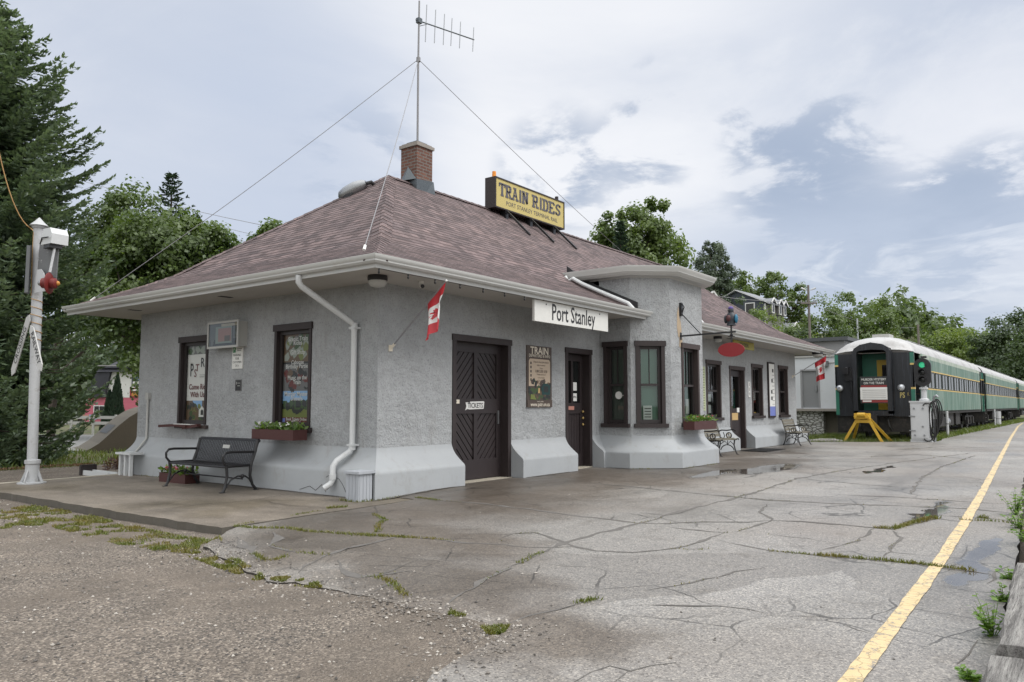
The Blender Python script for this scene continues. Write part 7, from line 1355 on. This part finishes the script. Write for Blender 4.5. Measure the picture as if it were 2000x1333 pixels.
q = MB('shop_roof'); q.hexa([P(-1.7, zc(777), .25), P(-.02, zc(777), .3), P(-.02, zc(777), -8), P(-1.7, zc(777), -8), P(-.6, zc(722), .2), P(.36, zc(727), .3), P(.36, zc(727), -8), P(-.6, zc(722), -8)]); q.hexa([P(-.7, zc(727), .4), P(9, zc(727), .4), P(9, zc(727), -9), P(-.7, zc(727), -9), P(-.2, zc(702), -2), P(9, zc(702), -2), P(9, zc(702), -7), P(-.2, zc(702), -7)]); q.m('ware_grey'); q.fbox(F1, -.7, 9, zc(716), zc(714), -.5, .2); q.build('roof', b)
q = MB('trim_white'); q.fbox(F1, -.95, -.1, .45, 1.5, 0, .04); w1 = q.build('window', b); q = MB('glass_dark'); q.fbox(F1, -.88, -.52, .52, 1.43, .04, .06); q.fbox(F1, -.48, -.16, .52, 1.43, .04, .06); q.build('pane', w1)
f1_ = F1; q = MB('pic_dark'); q.m('siding_blue'); q.fbox(F1, 1.95, 2.75, zc(754), zc(731), .04, .08); q.m('paper'); q.fbox(F1, 2.05, 2.7, zc(751), zc(746), .08, .09); q.m('pic_blue'); q.fbox(F1, 2.2, 2.6, zc(744), zc(735), .08, .09); single(q, 'shop_banner', 'dark blue banner on the white upper wall of the pink shop', 'banner', P(2.3, zc(754), .04)); q = MB('pic_red'); q.fbox(F1, 1.85, 2.75, zc(777), zc(758), .04, .09); q.m('paper'); q.fbox(F1, 1.95, 2.65, zc(764), zc(761), .09, .1); q.m('pic_orange'); q.fbox(F1, 2.0, 2.5, zc(774), zc(768), .09, .1); single(q, 'shop_banner', 'red banner below the blue one on the pink shop', 'banner', P(2.3, zc(777), .04)); q = MB('sky_blue'); q.fbox(F1, -1.2, -.2, .42, .78, .9, .98); q.m('pic_pink'); q.fbox(F1, -1.2, -.75, .42, .78, .98, .99); q.m('grey_enamel'); q.fbox(F1, -.75, -.7, 0, .42, .92, .96); single(q, 'street_sign_board', 'small pink and blue sign board in front of the shop window', 'sign', P(-.7, 0, .94))
p = at(230, 44, -.1); rnd = random.Random(5); b = empty('conical_cedar', p, 'slim dark conical cedar between the ramp and the pink shop', 'tree'); q = MB('needle_dark')
for cx_, H_, r_ in ((0, 3.2, .55), (-.42, 2.3, .42)):
    for i in range(2600): z = rnd.random() ** 1.3 * H_; a = rnd.random() * 6.283; rr = r_ * (1 - z / H_) ** .75 * (.55 + .5 * rnd.random()); c = p + RT * cx_ + V((math.cos(a) * rr, math.sin(a) * rr, z)); d = V((math.cos(a) * .4, math.sin(a) * .4, 1)).normalized(); s_ = d.cross(V((rnd.gauss(0, 1), rnd.gauss(0, 1), .2))).normalized() * .045; q.face([c - d * .1, c + s_, c + d * .15, c - s_])
q.build('crown', b); q = MB('bark'); q.cyl(p, p + V((0, 0, 2.6)), .06, .02, 6); q.build('trunk', b)
b = empty('concrete_ramp', at(225, 25, -.1), 'brown curved concrete ramp with a dark slot left of the station wall', 'ramp'); o = at(160, 25.0, -.12); sc = 25 / FOC; ex = (RT * .96 + V((FW.x, FW.y, 0)) * .28).normalized(); prf = [(0, 0), (18, 5), (36, 17), (52, 33), (70, 52), (88, 68), (106, 80), (124, 87), (150, 90), (200, 90), (200, -8), (0, -8)]; ey = V((0, 0, 1)); k_ = len(prf); dpt = V((-ex.y, ex.x, 0)) * 2.6 - ex * .9
fv = [o + ex * (x * sc) + ey * (y * sc) for x, y in prf]; bv = [v + dpt for v in fv]; q = MB('ramp_conc'); q.idx(fv, [tuple(range(k_))]); q.idx(bv, [tuple(range(k_))[::-1]]); q.m('ramp_top'); q.idx(fv + bv, [(i, i + 1, k_ + i + 1, k_ + i) for i in range(k_ - 1)]); q.build('ramp_body', b)
q = MB('pic_dark'); n0 = V((0, 0, 1)); i = 3; A_, B_ = fv[3], fv[4]; nn = (B_ - A_).cross(dpt).normalized(); nn = nn if nn.z > 0 else -nn; q.face([A_.lerp(B_, .1) + dpt * .25 + nn * .01, A_.lerp(B_, .95) + dpt * .25 + nn * .01, A_.lerp(B_, .95) + dpt * .85 + nn * .01, A_.lerp(B_, .1) + dpt * .85 + nn * .01]); q.build('slot', b)
q = MB('grey_enamel'); 
for zz in (.45, .75): a_, c_ = at(60, 42, zz), at(230, 41, zz); q.bar(a_, c_, .05, .16)
for i in range(5): a_ = at(60, 42, 0).lerp(at(230, 41, 0), i / 4); q.cyl(a_ - V((0, 0, .2)), a_ + V((0, 0, .9)), .07, n=8)
single(q, 'guard_rail', 'pale two rail guard rail behind the concrete ramp', 'guard rail', at(145, 41.5, 0))
sheet('far_tarmac', 'road_far', [tuple(at(-200, 27).xy), tuple(at(160, 25.5).xy), tuple(at(330, 29).xy), tuple(at(330, 39).xy), tuple(at(-200, 40).xy)], lambda x, y: -.09, 4, kind='structure')
# ---------------------------------------------------------------- sky, sun, camera
SUN_EL, SUN_AZ = R(48), R(-62)      # azimuth counted from +x towards +y: in front of the long wall, right of the camera
wd = bpy.data.worlds.new('World'); scene.world = wd; wd.use_nodes = True
nt = wd.node_tree; ns, ls = nt.nodes, nt.links; ns.clear()
def nn(t, **kw):
    n = ns.new('ShaderNode' + t)
    for k_, v in kw.items():
        if hasattr(n, k_) and k_ not in n.inputs: setattr(n, k_, v)
        else: pt_(n.inputs[k_], v)
    return n
def pt_(s, v):
    if isinstance(v, bpy.types.NodeSocket): ls.new(v, s)
    elif isinstance(v, (tuple, list)) and s.type == 'RGBA': s.default_value = (*v[:3], 1)
    else: s.default_value = v
def mth(op, a, b=0.0, c=0.0):
    n = ns.new('ShaderNodeMath'); n.operation = op; pt_(n.inputs[0], a); pt_(n.inputs[1], b); pt_(n.inputs[2], c); return n.outputs[0]
def mxc(f, a, b, mode='MIX'):
    n = ns.new('ShaderNodeMix'); n.data_type = 'RGBA'; n.blend_type = mode; pt_(n.inputs[0], f); pt_(n.inputs[6], a); pt_(n.inputs[7], b); return n.outputs[2]
def smooth(v, a, b):
    n = ns.new('ShaderNodeMapRange'); n.interpolation_type = 'SMOOTHSTEP'; pt_(n.inputs['Value'], v); n.inputs['From Min'].default_value = a; n.inputs['From Max'].default_value = b; return n.outputs[0]
def dot(d):
    n = ns.new('ShaderNodeVectorMath'); n.operation = 'DOT_PRODUCT'; ls.new(DIR, n.inputs[0]); n.inputs[1].default_value = tuple(V(d).normalized()); return n.outputs['Value']
DIR = nn('TexCoord').outputs['Generated']
sep = ns.new('ShaderNodeSeparateXYZ'); ls.new(DIR, sep.inputs[0]); zc_ = mth('ADD', mth('MAXIMUM', sep.outputs[2], 0.0), .16)
cmb = ns.new('ShaderNodeCombineXYZ'); ls.new(mth('DIVIDE', sep.outputs[0], zc_), cmb.inputs[0]); ls.new(mth('DIVIDE', sep.outputs[1], zc_), cmb.inputs[1])
PL = cmb.outputs[0]                 # cloud layer seen in perspective
def nz(scale, detail=6, rough=.55, dist=0.0, off=(0, 0, 0)):
    mp = ns.new('ShaderNodeMapping'); mp.inputs['Location'].default_value = off; ls.new(PL, mp.inputs[0]); n = ns.new('ShaderNodeTexNoise'); ls.new(mp.outputs[0], n.inputs['Vector'])
    for k_, v in (('Scale', scale), ('Detail', detail), ('Roughness', rough), ('Distortion', dist)): n.inputs[k_].default_value = v
    return n.outputs['Fac']
def blob(px_, py_, deg0, deg1): return smooth(dot(ray(px_, py_)), math.cos(R(deg0)), math.cos(R(deg1)))
sky = nn('TexSky', sky_type='NISHITA', sun_disc=False, sun_elevation=SUN_EL, sun_rotation=R(90) - SUN_AZ, air_density=1.0, dust_density=2.0)
K = 10.0 * .67                      # cloud radiance in the units of the sky texture (background strength .1)
c3 = lambda *c: tuple(x * K for x in c)
big = nz(.55, 7, .55, .4); fine = nz(1.5, 9, .6, .5, (3.1, 1.7, 0)); wisp = nz(3.4, 8, .6, .3, (7, 2, 0))
col = mxc(smooth(big, .34, .66), c3(.585, .645, .76), c3(.75, .78, .85))
col = mxc(mth('MULTIPLY', smooth(fine, .42, .66), .45), col, c3(.56, .615, .73)); col = mxc(mth('MULTIPLY', smooth(nz(.9, 8, .62, .7, (11, 4, 0)), .5, .68), .5), col, c3(.86, .88, .92))
col = mxc(mth('MULTIPLY', blob(1120, 90, 24, 4), smooth(big, .25, .55)), col, c3(.93, .94, .97))
col = mxc(mth('MULTIPLY', blob(1930, 330, 10, 2), .6), col, c3(.90, .91, .95))
# blue-grey rags of cloud on the right
right = smooth(dot(RT), .02, .36)
low = mth('MULTIPLY', right, smooth(sep.outputs[2], .33, .22))
rag_ = mth('MULTIPLY', smooth(mth('ADD', mth('MULTIPLY', fine, .7), mth('MULTIPLY', wisp, .3)), .50, .64), low)
col = mxc(mth('MULTIPLY', rag_, .7), col, c3(.47, .545, .68))
for px_, py_, a, b_, th in ((1600, 310, 6.0, 1.0, .44), (1520, 345, 4.5, .5, .47), (1090, 335, 5.5, .8, .47), (1260, 285, 4.5, .6, .49), (1940, 380, 4.5, .8, .42), (1860, 405, 3.0, .5, .45), (1600, 470, 6.5, 1.5, .45), (1830, 470, 6.5, 1.5, .45), (1460, 240, 3.0, .4, .46), (1290, 180, 3.0, .4, .49), (700, 330, 6, .8, .50)):
    col = mxc(mth('MULTIPLY', mth('MULTIPLY', blob(px_, py_, a, b_), smooth(mth('ADD', mth('MULTIPLY', fine, .5), mth('MULTIPLY', wisp, .5)), th, th + .075)), .88), col, c3(.40, .475, .61))
col = mxc(mth('MULTIPLY', blob(420, 380, 18, 3), .6), col, c3(.60, .66, .78)); col = mxc(mth('MULTIPLY', mth('MULTIPLY', blob(620, 260, 13, 1), smooth(big, .65, .35)), .6), col, c3(.56, .63, .77))
bank = mth('MULTIPLY', mth('MULTIPLY', smooth(sep.outputs[2], .28, .20), smooth(sep.outputs[2], .06, .13)), right)
col = mxc(mth('MULTIPLY', bank, mth('MULTIPLY_ADD', smooth(nz(1.1, 8, .6, .6, (1, 9, 0)), .35, .6), .45, .25)), col, c3(.54, .61, .74))
streak = mth('MULTIPLY', smooth(nz(2.2, 8, .6, .8, (5, 5, 0)), .52, .66), mth('MULTIPLY', right, smooth(sep.outputs[2], .30, .16))); col = mxc(mth('MULTIPLY', streak, .6), col, c3(.80, .84, .91))
col = mxc(mth('MULTIPLY', smooth(sep.outputs[2], .10, .01), .7), col, c3(.80, .84, .90))
# unseen sky overhead and behind the camera, brightened as added fill for the walls
up_ = mth('MULTIPLY', smooth(sep.outputs[2], .50, .92), 1.0); back = smooth(dot((-FW.x, -FW.y, 0)), -.05, .65)
gain = mth('ADD', mth('ADD', 1.0, mth('MULTIPLY', up_, 1.7)), mth('MULTIPLY', back, .55))
col = mxc(mth('MINIMUM', mth('ADD', up_, back), 1.0), col, c3(.88, .88, .87))
gv = ns.new('ShaderNodeVectorMath'); gv.operation = 'SCALE'; ls.new(col, gv.inputs[0]); ls.new(gain, gv.inputs['Scale'])
fin = mxc(.93, sky.outputs[0], gv.outputs[0]); bg = ns.new('ShaderNodeBackground'); bg.inputs['Strength'].default_value = .1; ls.new(fin, bg.inputs[0]); wo = ns.new('ShaderNodeOutputWorld'); ls.new(bg.outputs[0], wo.inputs[0])
wd.cycles.sampling_method = 'MANUAL'; wd.cycles.sample_map_resolution = 512
sd = bpy.data.lights.new('sun', 'SUN'); sd.energy = 1.25; sd.angle = R(24); sd.color = (1, .965, .92); so = bpy.data.objects.new('sun', sd); COL.objects.link(so)
dv = V((math.cos(SUN_AZ) * math.cos(SUN_EL), math.sin(SUN_AZ) * math.cos(SUN_EL), math.sin(SUN_EL))); so.rotation_euler = dv.to_track_quat('Z', 'Y').to_euler(); so.location = dv * 60
cd = bpy.data.cameras.new('camera'); cd.sensor_width = 36; cd.lens = FOC / 2000 * 36; cd.clip_end = 4000; co = bpy.data.objects.new('camera', cd); COL.objects.link(co); co.location = CAM
co.matrix_world = Matrix.Translation(CAM) @ Matrix((RT, UP, -FW)).transposed().to_4x4(); scene.camera = co
vs_ = scene.view_settings; vs_.view_transform = 'Standard'; vs_.look = 'None'; vs_.gamma = 1; vs_.exposure = .62
scene.cycles.use_denoising = True; scene.cycles.max_bounces = 8; scene.cycles.transparent_max_bounces = 12
